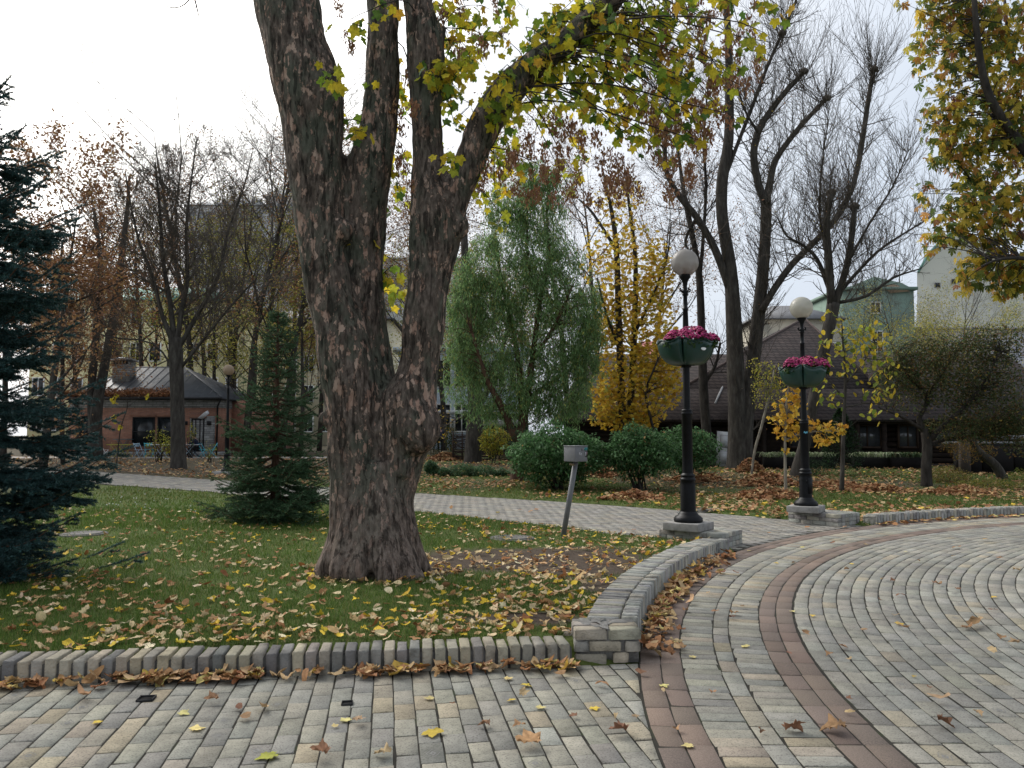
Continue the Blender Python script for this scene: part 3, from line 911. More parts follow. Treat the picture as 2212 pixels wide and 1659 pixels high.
# burls and knots
for x, y, r in ((900, 920, 52), (757, 835, 40), (715, 560, 20), (755, 800, 26), (820, 930, 15), (893, 1150, 11), (645, 380, 20), (740, 500, 24), (990, 490, 24), (870, 1010, 20), (700, 905, 14)):
    p = P(x, y, TY - .12); rr = r * TY / FOC
    V, Q = lathe_vq([(rr * math.cos(t), rr * math.sin(t) * 1.25) for t in np.linspace(-1.5, 1.5, 9)], 14)
    body.add(V + p, Q, [(0, 14 - m - 1, 14 - m) for m in range(0)])
me0 = body.mesh('trunk', MT['maple_bark'], True, colors=False)
tmp = ob('trunk', me0)
rm = tmp.modifiers.new('remesh', 'REMESH'); rm.mode = 'VOXEL'; rm.voxel_size = .026; rm.use_smooth_shade = True
dg = bpy.context.evaluated_depsgraph_get()
me1 = bpy.data.meshes.new_from_object(tmp.evaluated_get(dg))
bpy.data.objects.remove(tmp)
nv = len(me1.vertices)
co = np.empty(nv * 3, np.float32); me1.vertices.foreach_get('co', co); co = co.reshape(-1, 3).astype(float)
ed = np.empty(len(me1.edges) * 2, np.int32); me1.edges.foreach_get('vertices', ed); ed = ed.reshape(-1, 2)
deg = np.bincount(ed.ravel(), minlength=nv)[:, None].clip(1)
for _ in range(5):
    s = np.zeros_like(co)
    for c in range(3):
        s[:, c] = np.bincount(ed[:, 0], co[ed[:, 1], c], nv) + np.bincount(ed[:, 1], co[ed[:, 0], c], nv)
    co = co * .4 + .6 * s / deg
me1.vertices.foreach_set('co', co.astype(np.float32).ravel()); me1.update()
nrm = np.empty(nv * 3, np.float32); me1.vertices.foreach_get('normal', nrm); nrm = nrm.reshape(-1, 3)
disp = np.array([mnoise.noise(Vector((p[0] * 3.2, p[1] * 3.2, p[2] * 1.5))) * .030 + mnoise.noise(Vector((p[0] * 11, p[1] * 11, p[2] * 3.4))) * .016 + mnoise.noise(Vector((p[0] * 26, p[1] * 26, p[2] * 9))) * .008 for p in co])
co = co + nrm * disp[:, None] - A(*maple.location)
me1.vertices.foreach_set('co', co.astype(np.float32).ravel()); me1.update()
me1.materials.clear(); me1.materials.append(MT['maple_bark'])
me1.polygons.foreach_set('use_smooth', np.ones(len(me1.polygons), bool))
ob('trunk', me1, maple)
# --- leaf shapes
def maple_outline(lob=(1.0, .88, .62), sinus=.56, base=.22):
    pts = []
    for ang, r in ((-62, lob[2] * .75), (-28, lob[2]), (30, lob[1]), (90, lob[0]), (150, lob[1]), (208, lob[2]), (242, lob[2] * .75)):
        w = 19 if r > .6 else 13
        pts += [(ang - w, r * .73), (ang - w * .5, r * .84), (ang, r), (ang + w * .5, r * .84), (ang + w, r * .73)] if r > .55 else [(ang, r)]
    out = []
    last = None
    for k, (a_, r) in enumerate(pts):
        if last is not None and a_ - last > 14: out.append(((a_ + last) / 2, sinus))
        out.append((a_, r)); last = a_
    out.append((270, base))
    return A(*[(r * math.cos(rad(a_)), r * math.sin(rad(a_))) for a_, r in out])
def leaf_tpl(kind, rng, curl=.25, fold=.2, stem=True):
    """unit leaf in the xy plane, bent; returns V, tris"""
    if kind == 'maple': o = maple_outline(lob=(1.0, rng.uniform(.78, .95), rng.uniform(.55, .7)))
    elif kind == 'oval':
        t = np.linspace(0, 2 * math.pi, 12, endpoint=False); o = np.c_[.36 * np.cos(t) * (1 - .25 * np.sin(t)), np.sin(t)]
    elif kind == 'round':
        t = np.linspace(0, 2 * math.pi, 9, endpoint=False); o = np.c_[.62 * np.cos(t) * (1 - .22 * np.sin(t)), .95 * np.sin(t)]
    n = len(o)
    pts = np.concatenate([o, [[0, -.05]]])
    x, y = pts[:, 0], pts[:, 1]
    z = curl * rng.uniform(-1, 1) * y ** 2 + curl * rng.uniform(-.6, 1) * x ** 2 + fold * rng.uniform(.0, 1) * np.abs(x) + rng.normal(0, curl * .16, n + 1)
    V = np.c_[pts, z]
    F = [(k, (k + 1) % n, n) for k in range(n)]
    if stem:
        b = len(V)
        V = np.concatenate([V, A((-.018, -.1, 0), (.018, -.1, 0), (.06, -.95, rng.uniform(-.1, .15)))])
        F.append((b, b + 1, b + 2))
    return V, np.array(F)
def tri_mesh(name, V, F, m): return mesh_np(name, V, None, F, m)

MAPLE_LEAF = [leaf_tpl('maple', rt, .28, .25) for _ in range(6)]
ML_MESH = [tri_mesh('leaf', V, F, MT['leaf_obj']) for V, F in MAPLE_LEAF]
LEAFPAL = [(4.2, (.62, .50, .04)), (3.2, (.42, .44, .045)), (2.2, (.19, .29, .04)), (1.0, (.085, .16, .035)), (.8, (.60, .36, .04))]
clusters = [(1000, 110, 95, 95, 46), (1110, 90, 130, 90, 70), (985, 185, 85, 45, 34), (1060, 175, 120, 60, 40), (1215, 150, 110, 95, 56), (1400, 170, 100, 110, 66), (1500, 110, 100, 100, 64), (1560, 255, 75, 80, 44), (1440, 250, 80, 60, 26), (1620, 160, 55, 60, 20),
            (1180, 250, 120, 60, 42), (1290, 290, 90, 70, 26), (1050, 430, 50, 60, 34), (1170, 375, 100, 35, 24), (985, 330, 45, 90, 18), (868, 330, 30, 140, 40), (853, 620, 16, 50, 16),
            (745, 120, 32, 90, 13), (690, 255, 55, 15, 7), (1670, 60, 45, 45, 16), (1330, 55, 110, 60, 42), (1230, 10, 190, 40, 46), (1450, 40, 150, 50, 40), (800, 300, 60, 30, 8), (1100, -160, 420, 110, 120), (850, -300, 300, 160, 60), (1420, 330, 60, 40, 10)]
BEHIND = {(1050, 430), (985, 330), (1170, 375), (868, 330), (1180, 250), (1290, 290), (1060, 175)}
twig = []
leafpos, leafw = [], []
allp = np.concatenate([v[0] for v in limbs_px.values()])
for cx, cy, rx, ry, cnt in clusters:
    Yc = TY + rt.uniform(-.5, .7) + (.75 if (cx, cy) in BEHIND else 0)
    cen = P(cx, cy, Yc)
    cnt = int(cnt * 2.5); nt_ = max(2, cnt // 10)
    for k in range(nt_):
        tx, ty = cx + rt.uniform(-1, 1) * rx, cy + rt.uniform(-1, 1) * ry
        end = P(tx, ty, Yc + rt.normal(0, .55))
        dist = np.linalg.norm(allp - end, axis=1) + .9 * np.maximum(allp[:, 2] - end[2] - 1.0, 0) + .5 * np.maximum(end[2] - allp[:, 2] - .2, 0)
        st = allp[np.argmin(dist + rt.uniform(0, .7, len(allp)))]
        mid1 = st * .6 + end * .4 + A(rt.normal(0, .1), rt.normal(0, .1), .12 + rt.uniform(0, .15))
        mid2 = st * .2 + end * .8 + A(rt.normal(0, .07), rt.normal(0, .07), .07)
        Ln = np.linalg.norm(end - st)
        s = spline([st, mid1, mid2, end], 9)
        twig.append((s, np.linspace(.005 + .0035 * Ln, .0024, 9), 4))
        for _ in range(int(math.ceil(cnt / nt_))):
            f = rt.uniform(.42, 1.0) if Ln > .6 else rt.uniform(.2, 1)
            b = s[int(f * 8)]
            e_ = b + A(rt.normal(0, .085), rt.normal(0, .085), rt.uniform(-.16, .05))
            twig.append((np.array([b, (b + e_) / 2 + A(0, 0, .02), e_]), A(.0022, .0018, .0015), 3))
            leafpos.append(e_)
for c in ([(575, -260, 9), (500, -190, 6), (440, -110, 4), (418, -30, 2.6), (425, 15, 1.6), (433, 48, .8)], [(440, -110, 3), (425, -30, 2), (398, 10, 1.5), (368, 16, 1.1), (340, 2, .6)], [(425, 10, 1), (418, 30, .7), (428, 40, .4)], [(370, 15, .8), (352, -6, .5)]):
    twig.append(limb(c, TY - .3, sides=5))
tw = tubes(Acc(), twig)
tag(tw.obj('twigs', MT['bark_dark'], maple), kind='stuff')
leafpos = np.array(leafpos); nl = len(leafpos)
px, py = project(leafpos)
vis = (px > -20) & (px < PW + 20) & (py > -20) & (py < PH)
order = np.argsort(np.where(vis, leafpos[:, 1], 100))
cols = pick(rt, nl, LEAFPAL, .12)
# drooping attitude: tip points down and a little outwards
def hang_rot(rng, n, droop=.75):
    R = rand_rot(rng, n, .55)
    a = rad(-90) * droop + rng.normal(0, .35, n)
    c, s = np.cos(a), np.sin(a)
    X = np.zeros((n, 3, 3)); X[:, 0, 0] = 1; X[:, 1, 1] = c; X[:, 1, 2] = -s; X[:, 2, 1] = s; X[:, 2, 2] = c
    return rotz(rng.uniform(0, 6.283, n)) @ X @ rotz(rng.normal(0, .4, n)) @ np.eye(3)
HR = hang_rot(rt, nl); sc = rt.uniform(.066, .108, nl)
fol = Acc()
for rank, k in enumerate(order):
    v = rt.integers(6)
    if rank < 300 and vis[k]:
        o = bpy.data.objects.new('leaf', ML_MESH[v]); link(o); o.parent = maple
        M4 = Matrix((HR[k] * sc[k]).tolist()).to_4x4(); M4.translation = Vector((leafpos[k] - A(*maple.location)).tolist())
        o.matrix_local = M4; o.color = (*cols[k], 1)
    else:
        fol.inst(MAPLE_LEAF[v][0], None, MAPLE_LEAF[v][1], leafpos[k:k + 1], (HR[k] * sc[k])[None], cols[k:k + 1])
tag(fol.obj('foliage', MT['leaf'], maple), kind='stuff')
# hanging bunches of winged seeds
def seed_mesh(seed):
    rg = np.random.default_rng(seed); a = Acc()
    n = 44; pos = np.c_[rg.normal(0, .026, n), rg.normal(0, .026, n), -rg.uniform(0, .20, n)]
    V = A((0, 0, 0), (.014, -.018, .004), (.010, -.052, 0), (-.008, -.04, .004)); a.inst(V, [(0, 1, 2, 3)], None, pos, hang_rot(rg, n, .8), pick(rg, n, [(3, (.27, .13, .075)), (2, (.34, .19, .10)), (1, (.40, .26, .13))], .15))
    tubes(a, [(A((0, 0, .06), (0, 0, 0), (0, 0, -.15)), A(.002, .002, .001), 3)], (.09, .06, .04))
    return a.mesh('seed_cluster', MT['dryleaf'])
SD = [seed_mesh(s) for s in range(4)]
for cx, cy, rx, ry, cnt in [(1300, 380, 55, 60, 26), (1385, 240, 55, 90, 24), (1520, 215, 60, 90, 28), (1610, 130, 40, 70, 12), (1010, 50, 110, 60, 14), (872, 250, 18, 110, 12), (1240, 300, 70, 70, 18), (1160, 330, 60, 60, 12), (1060, 370, 50, 70, 10), (1420, 60, 120, 60, 26), (1560, 40, 80, 40, 16), (740, 60, 30, 70, 7), (1470, 330, 60, 60, 16), (1390, 400, 60, 40, 8), (1180, 420, 90, 30, 8), (870, 440, 15, 50, 4)]:
    for _ in range(int(cnt * .85)):
        p = P(cx + rt.uniform(-1, 1) * rx, cy + rt.uniform(-1, 1) * ry, TY + rt.uniform(-.6, .9))
        k = np.argmin(np.linalg.norm(leafpos - p, axis=1)); p = p * .75 + leafpos[k] * .25
        ob('seed_cluster', SD[rt.integers(4)], maple, p - A(*maple.location), rz=rt.uniform(0, 6.28)).scale = [rt.uniform(.75, 1.25)] * 3

# ------------------------------------------------------------------ lamps
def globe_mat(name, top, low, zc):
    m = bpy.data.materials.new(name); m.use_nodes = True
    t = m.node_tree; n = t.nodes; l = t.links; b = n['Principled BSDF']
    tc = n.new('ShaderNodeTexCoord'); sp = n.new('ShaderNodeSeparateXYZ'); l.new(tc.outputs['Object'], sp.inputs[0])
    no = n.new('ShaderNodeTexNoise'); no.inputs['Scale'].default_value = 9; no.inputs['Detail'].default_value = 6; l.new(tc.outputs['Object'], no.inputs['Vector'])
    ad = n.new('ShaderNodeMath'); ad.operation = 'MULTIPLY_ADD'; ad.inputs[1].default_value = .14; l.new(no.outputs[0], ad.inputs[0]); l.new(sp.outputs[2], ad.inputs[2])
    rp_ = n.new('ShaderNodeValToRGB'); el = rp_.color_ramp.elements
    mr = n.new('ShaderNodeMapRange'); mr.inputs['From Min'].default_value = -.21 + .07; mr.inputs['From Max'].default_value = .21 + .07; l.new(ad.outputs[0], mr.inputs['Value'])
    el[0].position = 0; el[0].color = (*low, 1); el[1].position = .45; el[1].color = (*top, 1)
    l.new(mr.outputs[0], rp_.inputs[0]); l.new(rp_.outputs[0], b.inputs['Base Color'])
    b.inputs['Roughness'].default_value = .22
    tr = n.new('ShaderNodeBsdfTranslucent'); l.new(rp_.outputs[0], tr.inputs['Color'])
    tp = n.new('ShaderNodeBsdfTransparent'); 
    m1 = n.new('ShaderNodeMixShader'); m1.inputs[0].default_value = .5; l.new(b.outputs[0], m1.inputs[1]); l.new(tr.outputs[0], m1.inputs[2])
    m2 = n.new('ShaderNodeMixShader'); m2.inputs[0].default_value = .2; l.new(m1.outputs[0], m2.inputs[1]); l.new(tp.outputs[0], m2.inputs[2])
    l.new(m2.outputs[0], n['Material Output'].inputs['Surface'])
    return m
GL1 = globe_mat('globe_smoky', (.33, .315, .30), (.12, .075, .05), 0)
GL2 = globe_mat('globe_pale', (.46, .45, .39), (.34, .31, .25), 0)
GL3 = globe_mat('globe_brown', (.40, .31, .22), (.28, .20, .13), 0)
def lamp(label, xy, z0, gl, zs=1.0, hatch=False):
    t = thing('street_lamp', label, 'street lamp', (xy[0], xy[1], z0), group='globe street lamps')
    def part(name, prof, m=MT['iron'], seg=28, sm=True):
        V, Q = lathe_vq([(r, z * zs) for r, z in prof], seg)
        me = mesh_np(name, V, Q, None, m, None, sm); return ob(name, me, t)
    part('foot', [(.0, 0), (.205, 0), (.212, .02), (.207, .055), (.185, .085), (.150, .105), (.142, .125), (.128, .14), (.118, .155)])
    part('base_shaft', [(.112, .15), (.110, .55), (.104, .60), (.112, .605), (.116, .62), (.112, .64), (.100, .645), (.100, .665), (.107, .672), (.106, .69), (.09, .70), (.079, .715)])
    part('shaft', [(.078, .70), (.076, 1.58), (.083, 1.585), (.085, 1.60), (.080, 1.612), (.078, 1.63), (.083, 1.638), (.080, 1.65), (.058, 1.66)])
    part('upper_shaft', [(.052, 1.655), (.050, 2.40), (.044, 2.9), (.037, 3.14), (.044, 3.15), (.044, 3.17), (.034, 3.18), (.030, 3.36), (.045, 3.375), (.047, 3.39), (.036, 3.40)])
    part('neck', [(.040, 3.395), (.050, 3.42), (.034, 3.45), (.030, 3.50), (.036, 3.55), (.05, 3.60), (.078, 3.635), (.084, 3.66), (.084, 3.685), (.03, 3.69)])
    for s in (0, 1, 2, 3):
        c = [(.03, 0, 3.44), (.06, 0, 3.425), (.088, 0, 3.44), (.092, 0, 3.465), (.075, 0, 3.47)]
        sp_ = spline(c, 11); a_ = s * math.pi / 2 + .4
        sp_ = sp_ @ np.array(rotz(a_)).T; sp_[:, 2] *= zs
        a = tubes(Acc(), [(sp_, np.full(11, .011), 6)])
        ob('scroll', a.mesh('scroll', MT['iron'], True), t)
    V, Q = lathe_vq([(.205 * math.cos(q), .205 * math.sin(q)) for q in np.linspace(-1.16, 1.5706, 22)], 36)
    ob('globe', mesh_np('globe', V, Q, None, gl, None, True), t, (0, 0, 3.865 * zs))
    ob('bulb', mesh_np('bulb', *lathe_vq([(.012, 0), (.02, .02), (.032, .06), (.03, .09), (.015, .11), (.001, .115)], 12), None, flat('bulb_white', (.7, .68, .62), .3), None, True), t, (0, 0, 3.70 * zs))
    if hatch:
        a = Acc(); 
        th = np.linspace(-.95, .15, 7)
        for k in range(6):
            V = [(.122 * math.cos(q - .55), .122 * math.sin(q - .55), z) for q in (th[k], th[k + 1]) for z in (.22, .50)]
            a.add(V, [(0, 2, 3, 1)])
        o = ob('access_hatch', a.mesh('access_hatch', MT['iron']), t); sm = o.modifiers.new('s', 'SOLIDIFY'); sm.thickness = .014
        a = Acc().box((0, 0, 0), (.02, .012, .05)); ob('hinge', a.mesh('hinge', MT['iron']), t, (-.02, -.118, .44))
    return t
l1 = lamp('black iron lamp with smoky globe standing at the end of the curved wall', LAMP1, foot1, GL1, 1.0)
l2 = lamp('black iron lamp with pale globe and a hatch ajar on the lawn corner', LAMP2, foot2, GL2, .937, True)
z3 = float(T(0, 29.8))
l3 = lamp('black lamp with brown globe and no planter before the cafe', LAMP3, z3 + .12, GL3, .98)
box_ob('concrete_base', (LAMP3[0], LAMP3[1], z3 + .05), (.8, .8, .16), MT['concrete'], l3)
# scrap of blue graffiti on the second lamp
a = Acc()
for pts in ([(-.5, 0), (-.3, .3), (-.1, -.2), (.1, .25), (.3, -.1), (.5, .3)],):
    for k in range(len(pts) - 1):
        for w in (0,):
            q = [pts[k], pts[k + 1]]
            V = []
            for x, z in q:
                th = -math.pi / 2 + x * .9
                for dz in (-.012, .016): V.append((.0795 * math.cos(th), .0795 * math.sin(th), (1.32 + z * .05 + dz)))
            a.add(V, [(0, 2, 3, 1)])
ob('graffiti', a.mesh('graffiti', flat('blue_paint', (.12, .38, .50), .6)), l2)

# ------------------------------------------------------------------ planters with chrysanthemums
MT['planter'] = mat('planter_green', [(.3, (.006, .032, .026)), (.7, (.012, .05, .04))], scale=5, rough=.38, spec=.5, bump=.05)
def planter(label, xy, z, near, sticker=False):
    t = thing('lamp_planter', label, 'planter', (xy[0], xy[1], z), rad(-111), group='green planters on the lamps')
    for q in range(4):
        a0_, a1_ = q * math.pi / 2 + .05, (q + 1) * math.pi / 2 - .05
        na, nz = 15, 9
        V = np.zeros((nz, na, 3))
        for m in range(na):
            f = m / (na - 1); th = a0_ + f * (a1_ - a0_)
            rim = .335 + .022 * math.cos(f * 4 * math.pi) + .03 * abs(2 * f - 1) ** 3
            for k in range(nz):
                g = k / (nz - 1)
                r = .13 + .305 * math.sin(g * 1.45) ** .8 if g > 0 else .13
                r *= 1 - .06 * (abs(2 * f - 1) ** 4) * g
                V[k, m] = (r * math.cos(th), r * math.sin(th), rim * (1 - math.cos(g * 1.5)) / (1 - math.cos(1.5)))
        a = Acc(); Qs = [(k * na + m, k * na + m + 1, (k + 1) * na + m + 1, (k + 1) * na + m) for k in range(nz - 1) for m in range(na - 1)]
        a.add(V.reshape(-1, 3), Qs)
        # end walls towards the pole
        for m in (0, na - 1):
            ring = V[:, m]; inner = ring.copy(); inner[:, :2] *= (.075 / np.hypot(ring[:, 0], ring[:, 1]))[:, None]
            a.add(np.concatenate([ring, inner]), [(k, k + 1, nz + k + 1, nz + k) for k in range(nz - 1)])
        o = ob('bowl_segment', a.mesh('bowl_segment', MT['planter'], True), t)
        sm = o.modifiers.new('s', 'SOLIDIFY'); sm.thickness = .012
        lip = V[-1]; tubes_a = tubes(Acc(), [(lip, np.full(na, .012), 6)])
        ob('rim', tubes_a.mesh('rim', MT['planter'], True), o)
        a = Acc(); top = V[-3]; n_ = len(top)
        a.add(np.concatenate([top, [[.07 * math.cos((a0_ + a1_) / 2), .07 * math.sin((a0_ + a1_) / 2), top[:, 2].mean()]]]), None, [(k, k + 1, n_) for k in range(n_ - 1)])
        ob('potting_soil', a.mesh('potting_soil', MT['soil']), o)
    V, Q = lathe_vq([(.056, -.03), (.075, -.03), (.075, .03), (.14, .045), (.14, .06), (.056, .06)], 20)
    ob('bracket', mesh_np('bracket', V, Q, None, MT['iron']), t)
    if sticker:
        th = math.radians(111 - 90 + 24) 
        a = Acc(); n = 12
        pts = [(.045 * math.cos(u), .03 * math.sin(u) * (1 if math.sin(u) < 0 else .45)) for u in np.linspace(0, 6.28, n, endpoint=False)]
        V = []
        for x, zz in pts:
            q = th + x / .42; V.append((.424 * math.cos(q), .424 * math.sin(q), .215 + zz))
        a.add(V + [(.428 * math.cos(th), .428 * math.sin(th), .215)], None, [(k, (k + 1) % n, n) for k in range(n)])
        ob('sticker', a.mesh('sticker', flat('paper_white', (.75, .75, .73), .7)), t)
    # plants: domes of small flower heads over leaves
    rg = np.random.default_rng(int(xy[0] * 100))
    dome = [(.021 * math.cos(q), .016 * math.sin(q)) for q in (0, .7, 1.3)]
    DV, DQ = lathe_vq(dome, 7); DV = np.concatenate([DV, [[0, 0, .016]]]); DT = [(14 + k, 14 + (k + 1) % 7, 21) for k in range(7)]
    for (th, r0, rr, hh, lb) in near:
        c = A(xy[0] + r0 * math.sin(th), xy[1] - r0 * math.cos(th), z + .30)
        pt = thing('chrysanthemum', lb, 'flower', c, group='magenta chrysanthemums in the lamp planters')
        n = int(380 * rr / .2 * rr / .2)
        u = rg.uniform(.12, 1, n); ph = rg.uniform(0, 6.283, n); s_ = np.sqrt(1 - (1 - u * 1.0) ** 2) if False else np.sqrt(np.clip(1 - u ** 2, 0, 1))
        lump = 1 + .12 * np.sin(ph * 3 + rg.uniform(0, 6))
        pos = np.c_[rr * s_ * np.cos(ph) * lump, rr * s_ * np.sin(ph) * lump, hh * u * lump] + A(0, 0, .03)
        a = Acc(); a.inst(DV, DQ, DT, pos, rand_rot(rg, n, .5) * rg.uniform(.75, 1.25, n)[:, None, None], pick(rg, n, [(3, (.27, .012, .085)), (2, (.35, .03, .13)), (1.4, (.15, .006, .045)), (.2, (.28, .13, .10))], .2))
        tag(ob('blossoms', a.mesh('blossoms', flat('petal', (1, 1, 1), .6, src='col'), True), pt), kind='stuff')
        m_ = 420; a = Acc(); V2, F2 = leaf_tpl('oval', rg, .3, .2, False)
        ph = rg.uniform(0, 6.283, m_); q = rg.uniform(.5, 1.0, m_)
        pos = np.c_[rr * q * np.cos(ph), rr * q * np.sin(ph), rg.uniform(-.06, .09, m_) * hh / .17]
        a.inst(V2, None, F2, pos, rand_rot(rg, m_) * .032, pick(rg, m_, [(3, (.035, .075, .02)), (2, (.06, .11, .03)), (.4, (.2, .16, .05))], .15))
        tag(ob('leaves', a.mesh('leaves', MT['leaf']), pt), kind='stuff')
planter('green segmented bowl planter with a white sticker on the nearer lamp', LAMP1, foot1 + 2.315,
        [(-.85, .27, .175, .15, 'magenta chrysanthemum at the left side of the planter on the nearer lamp'), (.22, .24, .235, .20, 'large magenta chrysanthemum in the middle of the planter on the nearer lamp'), (1.15, .30, .17, .13, 'magenta chrysanthemum spilling over the right rim of the nearer planter')], True)
planter('green segmented bowl planter on the farther lamp', LAMP2, foot2 + 2.15,
        [(-.95, .30, .165, .18, 'magenta chrysanthemum at the left side of the planter on the farther lamp'), (.12, .22, .20, .20, 'magenta chrysanthemum in the middle of the planter on the farther lamp'), (1.1, .32, .14, .17, 'magenta chrysanthemum at the right rim of the planter on the farther lamp')])

# ------------------------------------------------------------------ meter box on its slanting post
b0_ = G(1214, 1160); top = P(1243, 1000, 12.55)
mb = thing('meter_post', 'grey metal box on a slanting grey post beside the path', 'meter box', (b0_[0], b0_[1], 0))
a = tubes(Acc(), [(np.array([b0_ - A(0, 0, .1), top + (top - b0_) * .03]), A(.042, .042), 18)]); a.obj('post', flat('post_grey', (.15, .153, .162), .55, .3, bump=.08), mb, True)
bc = P(1243.5, 980.5, 12.5)
bm = flat('box_grey', (.17, .172, .182), .55, .3, bump=.06)
box = box_ob('box', bc, (.27, .25, .235), bm, mb, rad(40), .006)
lid = box_ob('lid', bc + A(0, 0, .123), (.285, .265, .014), bm, mb, rad(40), .003)
cr, sr = math.cos(rad(40)), math.sin(rad(40))
def on_face(u, w, su, sw, name, m, lift=.002):
    # the right hand face: local -y turned by 40 degrees
    lc = A(u, -.1262 - lift, w); wc = bc + A(cr * lc[0] - sr * lc[1], sr * lc[0] + cr * lc[1], lc[2])
    return box_ob(name, wc, (su, .002, sw), m, mb, rad(40))
on_face(.095, .078, .075, .045, 'sticker', flat('sticker_teal', (.03, .20, .21), .5))
on_face(.105, .0, .05, .095, 'sticker', flat('sticker_black', (.02, .02, .025), .5))
on_face(.094, .0, .012, .07, 'sticker_mark', flat('sticker_white', (.6, .6, .62), .5), .004)
on_face(.117, .012, .010, .04, 'sticker_mark', flat('sticker_pink', (.35, .12, .17), .5), .004)
on_face(.03, .075, .05, .05, 'sticker', flat('sticker_dark', (.05, .05, .055), .5))
for k in range(5): on_face(.012 + k * .011, .075 + .012 * (-1) ** k, .006, .018, 'sticker_mark', MT['sticker_white'], .004)
for k, (u, w, s1, s2) in enumerate([(-.03, .0, .05, .008), (-.02, -.012, .06, .007), (-.045, .015, .02, .02), (-.005, .008, .03, .007), (-.03, .022, .03, .006)]): on_face(u, w, s1, s2, 'scratch', flat('scratch_white', (.5, .5, .52), .6), .003)
V, Q = lathe_vq([(.001, 0), (.022, .004), (.026, .02), (.02, .034), (.001, .038)], 12)
for dx, dz in ((-.045, -.165), (-.075, -.155)): ob('lock', mesh_np('lock', V, Q, None, flat('brass', (.30, .24, .16), .5, metal=.5)), mb, top + A(dx, -.045, dz + .12) - A(*mb.location))
# ------------------------------------------------------------------ trees and shrubs
def grow(rg, p, d, Ln, r, lv, pr, lines, tips):
    n = pr['seg'][lv]; wob = pr['wob'][lv]; up = pr['up'][lv]
    pts = [p]; rr = [r]; rend = r * pr.get('taper', .45)
    dirs = []
    for k in range(n):
        d = (d + Vector((rg.gauss(0, wob), rg.gauss(0, wob), rg.gauss(0, wob) + up))).normalized()
        p = p + d * (Ln / n); pts.append(p); dirs.append(d); rr.append(r + (rend - r) * (k + 1) / n)
    lines.append((np.array(pts), np.array(rr), pr['sides'][lv]))
    last = lv + 1 >= len(pr['seg'])
    if last or Ln < .12:
        tips.append((pts[-1], d)); tips.append((pts[len(pts) // 2], d))
        return
    nc = pr['n'][lv]
    for k in range(nc):
        t = pr['t0'][lv] + (1 - pr['t0'][lv]) * (k + rg.random()) / nc
        i = min(int(t * n), n - 1); f = t * n - i
        q = pts[i].lerp(pts[i + 1], min(f, 1)); dd = dirs[i]
        ax = dd.cross(Vector((rg.gauss(0, 1), rg.gauss(0, 1), rg.gauss(0, 1)))).normalized()
        an = rad(pr['ang'][lv]) * rg.uniform(.6, 1.35)
        nd = Matrix.Rotation(an, 3, ax) @ dd
        rq = (rr[i] * (1 - f) + rr[i + 1] * f) * rg.uniform(*pr.get('rf', (.45, .7)))
        grow(rg, q, nd, Ln * pr['lr'][lv] * rg.uniform(.7, 1.2) * (1.15 - .45 * t), max(rq, pr.get('rmin', .004)), lv + 1, pr, lines, tips)

TWIG = dict(seg=[4, 4, 3], wob=[.12, .16, .2], up=[.05, .04, .02], sides=[4, 3, 3], n=[6, 5, 0], t0=[.2, .2, .2], ang=[42, 42, 40], lr=[.55, .55, .5], rmin=.004)
TWIG4 = dict(seg=[4, 4, 3, 3], wob=[.10, .15, .18, .2], up=[.06, .05, .03, .02], sides=[5, 4, 3, 3], n=[6, 5, 4, 0], t0=[.2, .2, .2, .2], ang=[40, 42, 42, 40], lr=[.6, .55, .55, .5], rmin=.004)

TWIG5 = dict(TWIG4); TWIG5.update(n=[7, 6, 5, 0], rmin=.006, ang=[38, 38, 38, 38], up=[.09, .07, .05, .03])

def sprout(rg, limbs, f0, step, Lc, pr, lines, tips, ang=48, rmax=.05):
    """side branches along traced limbs (world pts, radii)"""
    for pts, rr, _ in limbs:
        seg = np.linalg.norm(np.diff(pts, axis=0), axis=1); cum = np.concatenate([[0], np.cumsum(seg)]); tot = cum[-1]
        s = tot * f0
        while s < tot:
            i = min(np.searchsorted(cum, s) - 1, len(pts) - 2); i = max(i, 0); f = (s - cum[i]) / max(seg[i], 1e-6)
            q = Vector((pts[i] * (1 - f) + pts[i + 1] * f).tolist()); d = Vector((pts[i + 1] - pts[i]).tolist()).normalized()
            ax = d.cross(Vector((rg.gauss(0, 1), rg.gauss(0, 1), rg.gauss(0, 1)))).normalized()
            nd = Matrix.Rotation(rad(ang) * rg.uniform(.6, 1.3), 3, ax) @ d
            r = min(rr[i] * rg.uniform(.3, .5), rmax)
            grow(rg, q, nd, Lc * rg.uniform(.6, 1.25) * (1.1 - .5 * s / tot), max(r, .006), 0, pr, lines, tips)
            s += step * rg.uniform(.6, 1.4)

# small leaf templates
def small_leaf(w=.45, bend=.15):
    V = A((0, 0, 0), (w / 2, .5, bend), (0, 1, 0), (-w / 2, .5, bend)); return V, np.array([(0, 1, 3), (1, 2, 3)])
def cloud(acc, rg, pos, size, pal, tpl=None, jit=.14, rot=None):
    V, F = tpl if tpl else small_leaf()
    n = len(pos); R = rand_rot(rg, n) if rot is None else rot
    return acc.inst(V, None, F, pos, R * rg.uniform(size * .7, size * 1.3, n)[:, None, None], pick(rg, n, pal, jit))
def leafy_tips(rg, tips, n, spread):
    k = rg.integers(len(tips), size=n)
    tp = np.array([list(t[0]) for t in tips]); return tp[k] + rg.normal(0, spread, (n, 3))

BROWN = [(3, (.31, .155, .075)), (2, (.38, .21, .09)), (2, (.24, .125, .07)), (1, (.42, .26, .10))]
GOLD = [(4, (.56, .37, .04)), (3, (.66, .48, .07)), (2, (.44, .26, .035)), (1, (.32, .31, .06))]
YGREEN = [(3, (.42, .38, .07)), (2, (.28, .31, .07)), (2, (.54, .44, .10)), (1, (.16, .21, .05))]

